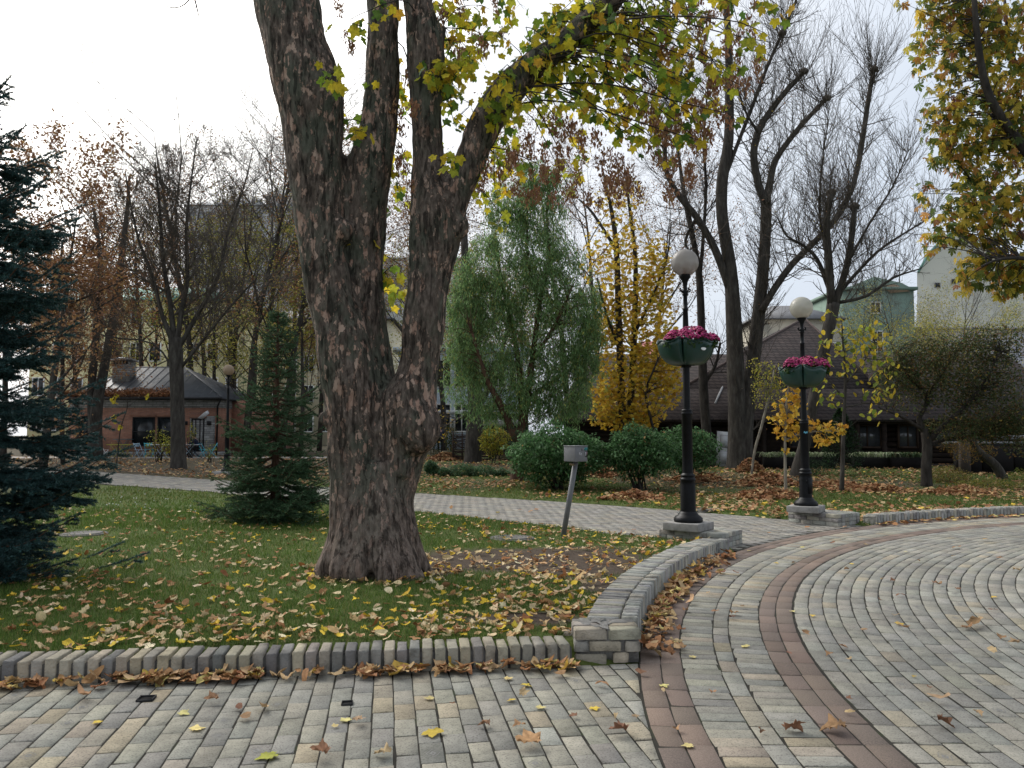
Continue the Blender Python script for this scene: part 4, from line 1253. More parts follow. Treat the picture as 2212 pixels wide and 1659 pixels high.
def make_tree(name, label, loc, lines, bark, leaves=None, group=None, crown='crown', cat='tree', leafmat='leaf', trunk=None):
    t = thing(name, label, cat, loc, group=group)
    if trunk is not None:
        tubes(Acc(), trunk).obj('trunk', MT[bark], t, True)
        if lines: tag(tubes(Acc(), lines).obj('branches', MT['bark_twig' if bark == 'bark_grey' else bark], t, True), kind='stuff')
    else:
        big = [l for l in lines if l[1][0] > .05]; small = [l for l in lines if l[1][0] <= .05]
        if big: tubes(Acc(), big).obj('trunk', MT[bark], t, True)
        if small: tag(tubes(Acc(), small).obj('branches', MT['bark_twig'], t, True), kind='stuff')
    if leaves is not None and not leaves.empty():
        tag(leaves.obj(crown, MT[leafmat], t), kind='stuff')
    return t

def copy_tree(src, loc, rz, sc, label):
    r = src.copy(); link(r); r.location = [float(c) for c in loc]; r.rotation_euler = (0, 0, rz); r.scale = (sc, sc, sc); r['label'] = label
    for ch in list(src.children):
        c = ch.copy(); link(c); c.parent = r
    return r

# ---- background woodland: a few grown prototypes, each copy with its own turn and size
def proto(seed, H, r0, nl, spread, pr, leafn=0, leafpal=None, leafsz=.12, leafspread=.25, loc=None, label='', bark='bark_grey', t0=.32):
    rg = random.Random(seed); rgn = np.random.default_rng(seed)
    lines, tips = [], []
    tr = dict(seg=[9] + pr['seg'], wob=[.035] + pr['wob'], up=[.04] + pr['up'], sides=[9] + pr['sides'], n=[nl] + pr['n'], t0=[t0] + pr['t0'], ang=[spread] + pr['ang'], lr=[.42] + pr['lr'], rmin=.006, taper=.3, rf=(.34, .55))
    grow(rg, Vector((0, 0, -.2)), Vector((rg.gauss(0, .03), rg.gauss(0, .03), 1)), H, r0, 0, tr, lines, tips)
    lines[0][1][:] = r0 * (1 - np.linspace(0, 1, 10)) ** .8 + .012
    lv = None
    if leafn:
        lv = Acc(); cloud(lv, rgn, leafy_tips(rgn, tips, leafn, leafspread), leafsz, leafpal)
    for l in lines: l[0][:] += A(*loc)
    if lv: 
        for v in lv.V: v += A(*loc)
    return make_tree('woodland_tree', label, loc, lines, bark, lv, group='trees of the park woodland', leafmat='dryleaf')
def at_px(x, Y): 
    p = P(x, 900, Y); return A(p[0], Y, float(T(p[0], Y)))
pA = proto(101, 20.5, .22, 14, 40, TWIG5, 0, loc=at_px(531, 47), label='tall bare tree with straight thick trunk right of the cafe roof')
pB = proto(102, 11.5, .18, 13, 50, TWIG4, 11000, BROWN, .18, .22, loc=at_px(95, 33), label='brown leaved tree rising behind the dark spruce on the left', t0=.2)
pC = proto(103, 14, .17, 13, 48, TWIG4, 6200, YGREEN, .19, .35, loc=at_px(462, 56), label='yellow green leaved tree behind the cafe roof left of the far lamp', t0=.2)
pD = proto(104, 16, .20, 14, 46, TWIG4, 5200, BROWN, .16, .25, loc=at_px(610, 46), label='slim tree with sparse rusty leaves just left of the big maple')
wood = [(pA, 490, 52, 1.0, .95, 'bare tree with thin trunk directly behind the far lamp'), (pA, 302, 55, 2.1, .9, 'bare tree rising behind the cafe chimney'), (pA, 262, 62, 4.0, .98, 'faint bare tree far behind the cafe chimney'),
        (pA, 420, 50, 3.2, 1.02, 'bare tree behind the middle of the cafe roof'), (pA, 575, 58, 5.1, 1.12, 'tallest bare tree beside the left stem of the maple'), (pA, 350, 64, .6, 1.1, 'tall faint bare tree behind the left of the cafe roof'),
        (pB, 10, 40, 1.3, .95, 'rusty leaved tree at the left edge behind the spruce'), (pB, 175, 46, 2.2, .86, 'low rusty leaved tree left of the cafe'), (pB, 690, 56, 4.4, 1.0, 'rusty leaved tree against the left edge of the maple trunk'),
        (pC, 545, 50, 2.6, .8, 'yellow green tree right behind the small spruce'), (pC, 330, 66, 3.3, 1.1, 'yellow tinged tree behind the cafe chimney'), (pC, 650, 48, .4, .85, 'yellow leaved tree between the small spruce and maple trunk'), (pC, 600, 66, 5.0, 1.2, 'tall yellow green tree in the distance left of the maple'),
        (pD, 870, 50, 1.1, 1.0, 'rusty leaved tree seen through the fork of the maple'), (pD, 960, 58, 2.5, 1.1, 'rusty leaved tree behind the left of the green willow'), (pD, 1235, 56, 3.9, 1.22, 'tall rusty tree towering behind the green willow'), (pD, 1400, 62, 5.5, 1.15, 'rusty tree behind the golden tree'),
        (pC, 900, 54, 1.9, .8, 'yellow leaved tree in the gap right of the maple trunk'), (pC, 1010, 66, .9, .95, 'yellow leaved tree far behind the willow'), (pB, 1140, 70, 3.0, 1.15, 'brown leaved tree far behind the middle of the willow'),
        (pA, 745, 60, 2.9, 1.15, 'bare tree seen between the stems of the maple'), (pA, 1290, 60, 1.5, 1.1, 'bare tree between willow and golden tree'), (pA, 1960, 62, 2.0, .62, 'small bare tree before the cream gable'), (pA, 1850, 66, .3, .6, 'small bare tree before the green house'), (pA, 2080, 58, 4.2, .55, 'small bare tree before the grey wall on the right'),
        (pA, 440, 66, 2.2, 1.05, 'faint bare tree before the grey apartment block'), (pD, 512, 60, 4.6, 1.15, 'rusty twiggy tree before the grey apartment block'), (pA, 625, 68, 1.4, 1.2, 'tall faint bare tree before the pinkish block'), (pD, 400, 72, 3.4, 1.2, 'faint rusty tree behind the cafe roof ridge'),
        (pC, 1900, 46, 1.2, .52, 'yellow leaved tree above the dark roof on the right'), (pC, 2060, 48, 2.2, .55, 'yellow leaved tree behind the dense hawthorn'), (pC, 2170, 44, 3.7, .5, 'yellow leaved tree at the right edge behind the hawthorn'), (pC, 1990, 40, 4.9, .42, 'low yellow tree between dark roof and hawthorn')]
for src, x, Y, rz, sc, lb in wood:
    copy_tree(src, at_px(x, Y), rz, sc, lb)

# ---- trees traced limb by limb
def traced(name, label, Y, limbs, bark, pr=TWIG, f0=.35, step=.5, Lc=1.6, seed=1, nlimb_trunk=1, sides=9, dYs=None, base=None, leaf=None, ang=48, rmax=.05, group=None, extra=None):
    rg = random.Random(seed)
    tb = [limb(c, Y, dY=(dYs[k] if dYs else (0 if k < nlimb_trunk else rg.uniform(-1.2, 1.2))), sides=sides) for k, c in enumerate(limbs)]
    lines, tips = [], []
    sprout(rg, tb[nlimb_trunk:] if len(tb) > nlimb_trunk else tb, f0, step, Lc, pr, lines, tips, ang, rmax)
    if extra: extra(rg, tb, lines, tips)
    b = tb[0][0][0]; loc = (b[0], b[1], float(ground_z(b[0], b[1])))
    lv = None
    if leaf:
        rgn = np.random.default_rng(seed); lv = Acc(); cloud(lv, rgn, leafy_tips(rgn, tips, leaf[0], leaf[3]), leaf[2], leaf[1])
    return make_tree(name, label, loc, lines, bark, lv, trunk=tb, group=group, leafmat='dryleaf'), tb, tips

traced('bare_tree', 'spreading bare tree on the leaf strewn strip before the cafe', 33,
       [[(386, 1026, 20), (385, 1000, 17), (384, 930, 15), (382, 840, 14.5), (380, 770, 15), (378, 730, 14)],
        [(378, 750, 6.67), (350, 680, 4.85), (330, 600, 3.94), (300, 520, 2.73), (282, 440, 1.82), (270, 370, 1.09)], [(378, 750, 6.67), (367, 650, 5.16), (352, 560, 4.25), (345, 450, 3.03), (335, 350, 1.52)],
        [(380, 755, 6.67), (391, 680, 5.46), (405, 600, 4.55), (402, 500, 3.34), (412, 400, 2.12), (425, 300, 1.21)], [(382, 760, 5.46), (420, 690, 4.85), (470, 600, 3.64), (492, 500, 2.73), (525, 410, 1.82), (545, 330, 0.968)],
        [(383, 805, 3.64), (450, 720, 3.03), (500, 660, 2.43), (555, 600, 1.52)], [(384, 812, 2.43), (330, 742, 1.82), (230, 727, 1.46), (150, 690, 0.91)]],
       'bark_grey', TWIG5, .16, .50, 2.4, 21)
traced('twin_trunk_tree', 'bare tree with two close trunks at the left corner of the cafe', 41,
       [[(205, 992, 17), (206, 940, 14), (209, 880, 12), (224, 800, 9.5), (242, 700, 8.5), (262, 560, 6.5), (275, 450, 4.5), (280, 380, 2.5)],
        [(204, 965, 11), (198, 850, 9), (205, 750, 8), (213, 650, 7), (216, 550, 5), (202, 450, 3)]],
       'bark_grey', TWIG4, .45, .45, 2.4, 22, leaf=(3500, BROWN, .17, .2))
traced('slender_tree', 'slender tree trunk seen between the spruce branches left of the cafe', 36, [[(136, 1002, 5), (134, 900, 4.5), (135, 780, 4), (128, 640, 3.5), (135, 520, 2)], [(134, 760, 3), (105, 680, 2), (80, 600, 1.3)]], 'bark_dark', TWIG4, .3, .5, 1.9, 23, leaf=(5200, BROWN, .18, .25))

# shoots of the pollarded maples
SHOOT = dict(seg=[7, 4], wob=[.09, .16], up=[.10, .06], sides=[3, 3], n=[8, 0], t0=[.2, .3], ang=[32, 30], lr=[.34, .3], rmin=.006)
def shoots(heads, n=26, Ls=3.4, wand=0):
    def f(rg, tb, lines, tips):
        for hx, hy, Yh in heads:
            p = Vector(P(hx, hy, Yh).tolist())
            for k in range(n):
                d = Vector((rg.gauss(0, .6), rg.gauss(0, .6), rg.uniform(.4, 1.2))).normalized()
                grow(rg, p + Vector((0, 0, -rg.uniform(0, .9))), d, Ls * rg.uniform(.35, 1.2), rg.uniform(.008, .017), 0, SHOOT, lines, tips)
        for pts, rr, _ in tb[1:]:
            for k in range(int(wand * np.linalg.norm(np.diff(pts, axis=0), axis=1).sum())):
                q = pts[rg.randrange(len(pts) // 3, len(pts))]
                d = Vector((rg.gauss(0, .55), rg.gauss(0, .55), rg.uniform(.3, 1.1))).normalized()
                grow(rg, Vector(q.tolist()), d, Ls * rg.uniform(.3, .9), rg.uniform(.007, .013), 0, SHOOT, lines, tips)
        for hx, hy, Yh in heads:
            p = Vector(P(hx, hy, Yh).tolist())
            V = [p + Vector((0, 0, -.12)), p, p + Vector((0, 0, .14))]
            lines.append((np.array([list(v) for v in V]), A(.16, .2, .05), 8))
    return f
YP = 33.5
FINE = dict(seg=[4, 3], wob=[.12, .18], up=[.12, .06], sides=[3, 3], n=[6, 0], t0=[.2, .2], ang=[38, 40], lr=[.5, .5], rmin=.005)
traced('pollarded_tree', 'great pollarded tree with paired trunks behind the nearer lamp', YP,
       [[(1594, 1026, 30.2), (1593, 985, 22.7), (1592, 900, 19.3), (1588, 780, 18.5), (1584, 680, 16.8), (1577, 580, 14.3), (1560, 470, 12.6), (1560, 390, 12.6), (1574, 300, 10.9), (1575, 180, 9.24), (1572, 60, 7.56), (1562, -60, 5.88), (1560, -220, 3.36)],
        [(1604, 1010, 20.2), (1612, 900, 16), (1622, 820, 15.1), (1636, 700, 14.3), (1650, 560, 12.6), (1655, 450, 11.8), (1652, 425, 11.8)],
        [(1582, 640, 10.1), (1545, 540, 8.4), (1505, 470, 7.56), (1468, 425, 6.72), (1440, 370, 5.04), (1438, 300, 4.2), (1450, 230, 3.36), (1475, 150, 1.68)],
        [(1653, 440, 9.24), (1636, 390, 8.4), (1628, 330, 7.98), (1640, 280, 7.56), (1668, 235, 6.72), (1700, 195, 5.88), (1737, 156, 5.04)],
        [(1654, 440, 9.24), (1664, 390, 7.56), (1676, 345, 6.72), (1715, 290, 5.88), (1755, 245, 5.04), (1786, 213, 4.2)],
        [(1645, 672, 7.56), (1672, 625, 7.56), (1712, 570, 7.14), (1770, 512, 6.72), (1815, 460, 6.3), (1838, 410, 5.88)],
        [(1836, 420, 5.88), (1848, 380, 5.88), (1860, 320, 5.88), (1872, 240, 5.46), (1880, 190, 5.04), (1888, 150, 5.04)],
        [(1560, 400, 5.04), (1590, 320, 4.2), (1625, 230, 4.2), (1655, 150, 3.78), (1690, 70, 3.36), (1720, 0, 2.52), (1740, -80, 1.68)],
        [(1640, 290, 3.36), (1610, 240, 2.52), (1590, 180, 1.68)], [(1505, 470, 4.2), (1480, 520, 2.52), (1500, 560, 1.68)]],
       'bark_grey', FINE, .1, .26, 1.7, 31, nlimb_trunk=1, ang=55, rmax=.03, extra=shoots([(1737, 153, YP), (1786, 211, YP), (1888, 148, YP + .4), (1690, 70, YP), (1450, 230, YP), (1562, -60, YP), (1780, 505, YP)], 22, 3.9, 11), leaf=(420, [(3, (.36, .20, .12)), (2, (.25, .12, .06))], .08, .2),
       dYs=[0, .6, -.9, .2, .9, .6, .6, .5, -.5, .5])
traced('pollarded_tree', 'dark pollarded tree with leaning foot behind the farther lamp', 28.5,
       [[(1716, 1052, 18.5), (1724, 1010, 14.3), (1740, 950, 12.6), (1758, 860, 12.6), (1778, 760, 13.4), (1794, 690, 13.4), (1800, 655, 14.3)],
        [(1797, 670, 9.24), (1790, 560, 8.4), (1785, 480, 7.56), (1795, 420, 6.72)], [(1800, 665, 9.24), (1822, 600, 7.56), (1836, 540, 6.72), (1846, 450, 5.88)],
        [(1790, 620, 5.88), (1765, 560, 4.2), (1735, 530, 3.36), (1700, 510, 2.52), (1680, 470, 1.68)], [(1806, 640, 5.04), (1850, 590, 3.78), (1900, 540, 2.94), (1960, 500, 2.1), (2010, 470, 1.26)],
        [(1804, 655, 4.2), (1870, 640, 3.36), (1930, 600, 2.52), (1990, 580, 1.34)], [(1830, 570, 3.36), (1880, 480, 2.52), (1930, 400, 1.85), (1960, 330, 1.18)], [(1800, 600, 3.36), (1772, 480, 2.52), (1775, 360, 1.68), (1790, 260, 1.01)]],
       'bark_grey', FINE, .1, .26, 1.5, 32, ang=50, rmax=.025, extra=shoots([(1795, 415, 28.5), (1846, 445, 28.5)], 14, 3.2, 11), leaf=(300, [(2, (.36, .20, .12)), (2, (.45, .33, .05))], .07, .2))
traced('slim_pollard', 'slim bare trunk left of the great pollarded tree beside the white door', 34.8,
       [[(1530, 1015, 14.3), (1528, 960, 10.9), (1520, 850, 10.1), (1516, 740, 8.82), (1512, 620, 7.98), (1505, 560, 6.72), (1490, 480, 5.88), (1475, 400, 4.2), (1462, 300, 2.94), (1455, 200, 1.68)],
        [(1520, 830, 5.04), (1545, 790, 3.36), (1556, 740, 2.52)], [(1512, 600, 4.2), (1520, 500, 3.78), (1525, 400, 3.36), (1520, 300, 2.52), (1530, 180, 1.68)]],
       'bark_dark', FINE, .3, .35, 1.5, 33, leaf=(150, [(1, (.3, .16, .08))], .08, .2), extra=shoots([(1455, 200, 34.8)], 14, 3.0, 6))

# old trunk by the wicker fence
rg_ = random.Random(8)
oldt, tb_, tips_ = traced('old_tree', 'thick old furrowed trunk standing before the wicker fence', 38.2,
       [[(1022, 1014, 24), (1022, 985, 19), (1025, 930, 18), (1028, 880, 17), (1022, 800, 15), (1015, 700, 12), (1005, 560, 9), (1000, 420, 5)], [(1027, 890, 8), (1060, 830, 6), (1090, 740, 4), (1100, 640, 2)], [(1018, 780, 6), (980, 700, 4), (950, 600, 2.5)], [(1022, 905, 8), (1006, 895, 7), (1003, 890, 3)]],
       'bark_grey', TWIG, .4, .7, 2.0, 41, leaf=(900, GOLD, .12, .25))

# ---- foliage spread over photographed crown shapes
def blobs_pos(rg, blobs, Y, dr=1.0):
    out = []
    for cx, cy, rx, ry, n in blobs:
        c = P(cx, cy, Y); sx, sz = rx * Y / FOC, ry * Y / FOC
        u = rg.normal(size=(n, 3)); u /= np.linalg.norm(u, axis=1, keepdims=True); u *= rg.uniform(0, 1, (n, 1)) ** .38
        out.append(c + u * A(sx, dr * .8 * (sx + sz) / 2, sz))
    return np.concatenate(out)
def link_twigs(rg, limbs, pos, n, r=.006):
    lp = np.concatenate([l[0][len(l[0]) // 4:] for l in limbs]); out = []
    for k in rg.choice(len(pos), min(n, len(pos)), replace=False):
        e = pos[k]; d = np.linalg.norm(lp - e, axis=1) + 1.2 * np.maximum(lp[:, 2] - e[2] + .0, 0)
        s = lp[np.argmin(d * rg.uniform(.8, 1.3, len(lp)))]
        m = (s + e) / 2 + A(*rg.normal(0, .08, 3)) + A(0, 0, .05)
        q = spline([s, m, e], 6); out.append((q, np.linspace(r * 1.6 + .003 * np.linalg.norm(e - s), r * .5, 6), 4))
    return out

rw = np.random.default_rng(50)
# twisted willow
YW = 26.5
wl = [limb([(1116, 1052, 17), (1119, 1000, 13), (1122, 955, 12), (1126, 925, 11)], YW), limb([(1120, 960, 9), (1085, 882, 8), (1058, 832, 6), (1042, 790, 4), (1020, 720, 2.5)], YW, dY=-.8), limb([(1127, 935, 10), (1140, 850, 8), (1152, 760, 6), (1166, 650, 5), (1186, 560, 3.5), (1180, 460, 2)], YW), limb([(1128, 935, 8), (1122, 800, 6), (1105, 700, 5), (1082, 600, 3.5), (1070, 500, 2)], YW, dY=.8), limb([(1150, 780, 5), (1200, 700, 4), (1235, 620, 2.5)], YW, dY=-.5), limb([(1140, 860, 5), (1200, 820, 4), (1260, 780, 2)], YW, dY=.6), limb([(1166, 660, 4), (1140, 560, 3), (1140, 450, 1.5)], YW)]
bl = [(1125, 560, 130, 110, 720), (1050, 690, 90, 120, 560), (1205, 660, 105, 140, 640), (1110, 820, 100, 85, 340), (1010, 640, 45, 110, 220), (1265, 720, 45, 110, 240), (1195, 860, 95, 45, 260), (1135, 440, 95, 60, 320), (1165, 375, 60, 40, 130), (1000, 790, 50, 80, 150), (1225, 790, 75, 70, 240), (1060, 880, 60, 30, 70)]
st = blobs_pos(rw, bl, YW, .8)
cc = st[rw.choice(len(st), 220, replace=False)]
near_c = cc[np.argmin(((st[:, None, :] - cc[None]) ** 2).sum(2), axis=1)]
st = st + (near_c - st) * rw.uniform(0, .38, (len(st), 1))
lines = link_twigs(rw, wl, st, 520, .007)
a = Acc(); pos, ori = [], []
for s in st:
    Ls = rw.uniform(.3, .85); dx, dy = rw.normal(0, .16, 2)
    f = np.linspace(0, 1, 24); c = s + np.c_[dx * f + .05 * np.sin(f * 9 + s[0]), dy * f + .05 * np.cos(f * 8 + s[1]), .12 * f - Ls * f ** 1.4]
    lines.append((c[::6], A(.005, .004, .003, .002), 3)); pos.append(c + rw.normal(0, .055, c.shape))
pos = np.concatenate(pos)
cloud(a, rw, pos, .125, [(3, (.17, .285, .105)), (2.4, (.24, .37, .155)), (1.2, (.10, .18, .065)), (.5, (.40, .40, .11))], small_leaf(.22, .06), .18, hang_rot(rw, len(pos), .7))
make_tree('willow_tree', 'leafy green twisted willow across the path right of the maple', (wl[0][0][0][0], YW, float(T(0, YW))), lines, 'bark_red', a, trunk=wl)

# golden tree behind the first lamp
YG = 30
gl_ = [limb([(1348, 1018, 11), (1346, 940, 9), (1341, 820, 8), (1336, 670, 7), (1331, 530, 6), (1318, 440, 4), (1300, 360, 2)], YG), limb([(1352, 1015, 9), (1363, 860, 7.5), (1371, 700, 6.5), (1373, 570, 5), (1364, 480, 4), (1352, 390, 2.5)], YG, dY=.5), limb([(1342, 760, 4), (1310, 680, 3), (1290, 600, 2)], YG, dY=-.7), limb([(1371, 720, 4), (1410, 640, 3), (1440, 560, 2), (1450, 480, 1.2)], YG, dY=-.4), limb([(1332, 540, 4), (1280, 460, 3), (1250, 430, 2)], YG, dY=.4), limb([(1420, 1010, 4), (1412, 930, 3), (1395, 850, 2.5), (1420, 780, 2)], YG, dY=-1)]
bl = [(1345, 560, 95, 110, 900), (1375, 700, 90, 110, 1300), (1390, 830, 85, 90, 1500), (1310, 850, 40, 70, 480), (1350, 905, 80, 30, 520), (1420, 600, 40, 90, 420), (1300, 700, 35, 90, 420), (1340, 430, 70, 50, 160), (1440, 780, 35, 90, 420)]
pos = blobs_pos(rw, bl, YG, .8); a = Acc()
MLOW = (A((0, -.3, 0), (.35, -.1, .1), (.95, .1, 0), (.5, .35, .1), (.62, .85, 0), (.2, .55, .05), (0, 1.1, 0), (-.2, .55, .05), (-.62, .85, 0), (-.5, .35, .1), (-.95, .1, 0), (-.35, -.1, .1)) * .7, np.array([(0, 1, 11), (1, 3, 11), (1, 2, 3), (3, 9, 11), (9, 10, 11), (3, 5, 9), (3, 4, 5), (5, 7, 9), (7, 8, 9), (5, 6, 7)]))
cloud(a, rw, pos, .145, GOLD, MLOW, .14, hang_rot(rw, len(pos), .7))
make_tree('golden_tree', 'tall tree with golden yellow leaves and two dark trunks left of the nearer lamp', (gl_[0][0][0][0], YG, float(T(0, YG))), link_twigs(rw, gl_, pos, 260), 'bark_dark', a, trunk=gl_)

# chestnut hanging in from the right
YC = 18.2
cl = [limb([(2450, 1090, 34), (2440, 900, 28), (2420, 700, 26), (2400, 560, 24), (2390, 300, 18), (2400, 0, 12), (2410, -300, 6)], YC), limb([(2410, 640, 15), (2320, 450, 13), (2220, 330, 11), (2140, 215, 9), (2112, 90, 7), (2100, -60, 5), (2080, -200, 3)], YC, dY=-1), limb([(2390, 400, 9), (2280, 240, 7), (2190, 130, 5), (2170, 0, 3)], YC, dY=1), limb([(2410, 720, 10), (2310, 590, 7), (2230, 560, 5), (2160, 560, 3), (2120, 575, 1.6)], YC, dY=-1.2), limb([(2330, 470, 7), (2260, 440, 5), (2180, 430, 3), (2110, 420, 1.6)], YC, dY=.3)]
bl = [(2085, 110, 105, 130, 520), (2150, 40, 80, 90, 300), (2130, 290, 115, 110, 680), (2150, 450, 110, 95, 620), (2140, 575, 85, 50, 260), (2060, 480, 60, 60, 130), (2030, 250, 50, 70, 110), (2200, 200, 60, 160, 420), (2210, 590, 40, 50, 120), (2045, 20, 70, 60, 200), (2320, 260, 120, 300, 420), (2060, 330, 70, 40, 110), (1990, 110, 30, 80, 40), (2000, 420, 35, 50, 26), (2010, 520, 35, 40, 24), (2170, 625, 35, 25, 40), (2090, 620, 30, 18, 16), (2300, -150, 250, 150, 200), (1945, 5, 25, 8, 6)]
pos = blobs_pos(rw, bl, YC, .7)
lf = Acc(); Vp, Fp, k0 = [], [], 0
for an in (-64, -32, 0, 32, 64):                    # a palmate leaf of five leaflets
    Ln = 1 - abs(an) / 150; c, s = math.cos(rad(an)), math.sin(rad(an))
    q = A((0, 0, 0), (.12, .45, .05), (.17, .75, .03), (0, 1, -.06), (-.17, .75, .03), (-.12, .45, .05)) * Ln
    Vp.append(np.c_[q[:, 0] * c + q[:, 1] * s, -q[:, 0] * s + q[:, 1] * c, q[:, 2]]); Fp += [(k0, k0 + 1, k0 + 5), (k0 + 1, k0 + 2, k0 + 5), (k0 + 2, k0 + 4, k0 + 5), (k0 + 2, k0 + 3, k0 + 4)]; k0 += 6
PALM = (np.concatenate(Vp), np.array(Fp))
CHEST = [(3, (0.165, 0.201, 0.041)), (1.8, (0.094, 0.136, 0.035)), (3.0, (0.496, 0.401, 0.059)), (2.2, (0.614, 0.437, 0.059)), (1.3, (0.472, 0.236, 0.059)), (.6, (0.295, 0.130, 0.059))]
cloud(lf, rw, pos, .18, CHEST, PALM, .15, hang_rot(rw, len(pos), .75))
make_tree('chestnut_tree', 'chestnut with green and yellow fan leaves reaching in from the right edge', (cl[0][0][0][0], YC, 0), link_twigs(rw, cl, pos, 330, .008), 'bark_dark', lf, trunk=cl)

# dense hawthorn on the right
YH = 24.2
hl = [limb([(2002, 1060, 13), (2001, 1010, 11), (2003, 965, 10.5), (1996, 925, 8)], YH), limb([(1997, 935, 7), (1985, 905, 6), (1998, 880, 5), (2001, 850, 4), (1962, 815, 2.5), (1940, 760, 1.5)], YH), limb([(2004, 955, 6.5), (2042, 915, 5), (2082, 880, 4), (2130, 820, 2.5), (2160, 760, 1.5)], YH, dY=-.5), limb([(2006, 962, 5), (2060, 945, 3.5), (2140, 937, 2.2)], YH, dY=.5), limb([(1996, 930, 4.5), (1950, 902, 3), (1898, 880, 1.6)], YH, dY=-.5), limb([(2000, 860, 4), (2040, 800, 3), (2080, 740, 2)], YH, dY=.8)]
bl = [(2060, 800, 130, 85, 5200), (2140, 860, 100, 95, 5200), (1970, 830, 85, 70, 2600), (2150, 745, 85, 45, 2200), (2095, 925, 110, 38, 2600), (1925, 800, 50, 55, 900), (2200, 930, 50, 60, 1500), (2000, 760, 80, 40, 1300)]
pos = blobs_pos(rw, bl, YH, .75); a = Acc()
cloud(a, rw, pos, .088, [(4, (.078, .095, .036)), (3, (.115, .100, .042)), (2, (.068, .11, .042)), (1.2, (.19, .105, .045)), (.35, (.38, .28, .07)), (.9, (.17, .17, .085))], small_leaf(.5, .1), .2)
make_tree('hawthorn_tree', 'low dense olive brown hawthorn with crooked trunk on the right lawn', (hl[0][0][0][0], YH, float(T(0, YH))), link_twigs(rw, hl, pos, 520, .005), 'bark_dark', a, trunk=hl)

# saplings whose leaves can be told apart
def sapling(name, label, Y, limbs, blobs, tpl, size, pal, bark, seed, twn=60, single=True):
    rg = np.random.default_rng(seed)
    tb = [limb(c, Y, dY=(0 if k == 0 else rg.uniform(-.3, .3)), sides=6) for k, c in enumerate(limbs)]
    pos = blobs_pos(rg, blobs, Y, .6)
    t = thing(name, label, 'tree', (tb[0][0][0][0], tb[0][0][0][1], float(ground_z(tb[0][0][0][0], tb[0][0][0][1]))))
    tubes(Acc(), tb).obj('trunk', MT[bark], t, True)
    tubes(Acc(), link_twigs(rg, tb, pos, twn, .004)).obj('twigs', MT[bark], t, True)
    R = hang_rot(rg, len(pos), .6); sc = rg.uniform(.75, 1.25, len(pos)) * size; cols = pick(rg, len(pos), pal, .12)
    if single:
        ms = [mesh_np('leaf', V, None, F, MT['leaf_obj']) for V, F in tpl]
        for k in range(len(pos)):
            o = bpy.data.objects.new('leaf', ms[k % len(ms)]); link(o); o.parent = t
            M4 = Matrix((R[k] * sc[k]).tolist()).to_4x4(); M4.translation = Vector((pos[k] - A(*t.location)).tolist()); o.matrix_local = M4; o.color = (*cols[k], 1)
    else:
        a = Acc(); a.inst(tpl[0][0], None, tpl[0][1], pos, R * sc[:, None, None], cols); tag(a.obj('crown', MT['leaf'], t), kind='stuff')
    return t
ROUND = [leaf_tpl('round', rw, .25, .25) for _ in range(4)]
sapling('maple_sapling', 'young maple with orange yellow leaves beside the farther lamp', 20.3, [[(1698, 1080, 4), (1696, 1000, 3.2), (1697, 920, 2.6), (1702, 840, 2), (1712, 800, 1)], [(1697, 950, 1.8), (1740, 935, 1.5), (1800, 930, .9)]],
        [(1715, 830, 32, 38, 54), (1690, 900, 32, 45, 56), (1740, 925, 45, 28, 56), (1795, 925, 36, 16, 34), (1785, 950, 32, 16, 28), (1700, 935, 26, 22, 28), (1698, 975, 8, 8, 6), (1715, 870, 30, 25, 36)], MAPLE_LEAF[:4], .098, [(4, (.66, .40, .05)), (3, (.72, .50, .08)), (1, (.60, .30, .05))], 'bark_pale', 61, 70)
sapling('linden_sapling', 'slender young tree with loose yellow round leaves right of the farther lamp', 22.4, [[(1818, 1066, 6), (1820, 1000, 4.8), (1823, 900, 4), (1826, 820, 3.2), (1822, 760, 2.4), (1818, 690, 1.2)], [(1825, 830, 2), (1860, 790, 1.5), (1890, 740, .8)], [(1823, 860, 2), (1790, 820, 1.4), (1770, 780, .8)], [(1824, 880, 1.6), (1880, 870, 1.2), (1930, 880, .7)]],
        [(1820, 760, 75, 55, 80), (1880, 780, 60, 70, 60), (1900, 870, 50, 50, 44), (1800, 840, 50, 50, 40), (1870, 720, 60, 40, 34), (1790, 690, 30, 20, 12), (1920, 800, 35, 60, 22)], ROUND, .085, [(4, (.50, .38, .04)), (3, (.34, .34, .05)), (2, (.16, .22, .04))], 'bark_grey', 62, 90)
sapling('birch_sapling', 'thin pale crooked sapling with tiny yellow green leaves behind the maple sapling', 25.5, [[(1621, 1046, 2.4), (1630, 975, 2.9), (1644, 925, 3), (1650, 900, 2.8), (1662, 855, 2.4), (1672, 800, 1.6)], [(1660, 860, 1.6), (1650, 820, 1), (1640, 790, .7)]],
        [(1662, 815, 42, 40, 420), (1645, 850, 25, 35, 160), (1680, 850, 22, 30, 120), (1630, 790, 20, 20, 60)], [small_leaf(.7, .1)], .07, [(3, (.42, .36, .06)), (2, (.24, .27, .05)), (1, (.5, .44, .1))], 'bark_pale', 63, 70, False)
sapling('cafe_sapling', 'thin bare sapling with few lemon leaves before the cafe wall', 35.5, [[(251, 1012, 1.6), (256, 960, 1.5), (262, 920, 1.3), (275, 880, 1), (273, 855, .6)]], [(250, 860, 10, 14, 8), (247, 905, 6, 10, 5), (318, 857, 4, 4, 4), (258, 925, 5, 5, 3)], ROUND, .13, [(1, (.55, .45, .05))], 'bark_grey', 64, 14)
leaning = limb([(2170, 1040, 11), (2150, 1005, 10), (2125, 985, 9), (2110, 968, 7), (2090, 930, 5)], 27.5)
lt = thing('leaning_tree', 'short trunk leaning hard to the left at the right edge of the lawn', 'tree', (leaning[0][0][0], 27.5, .08))
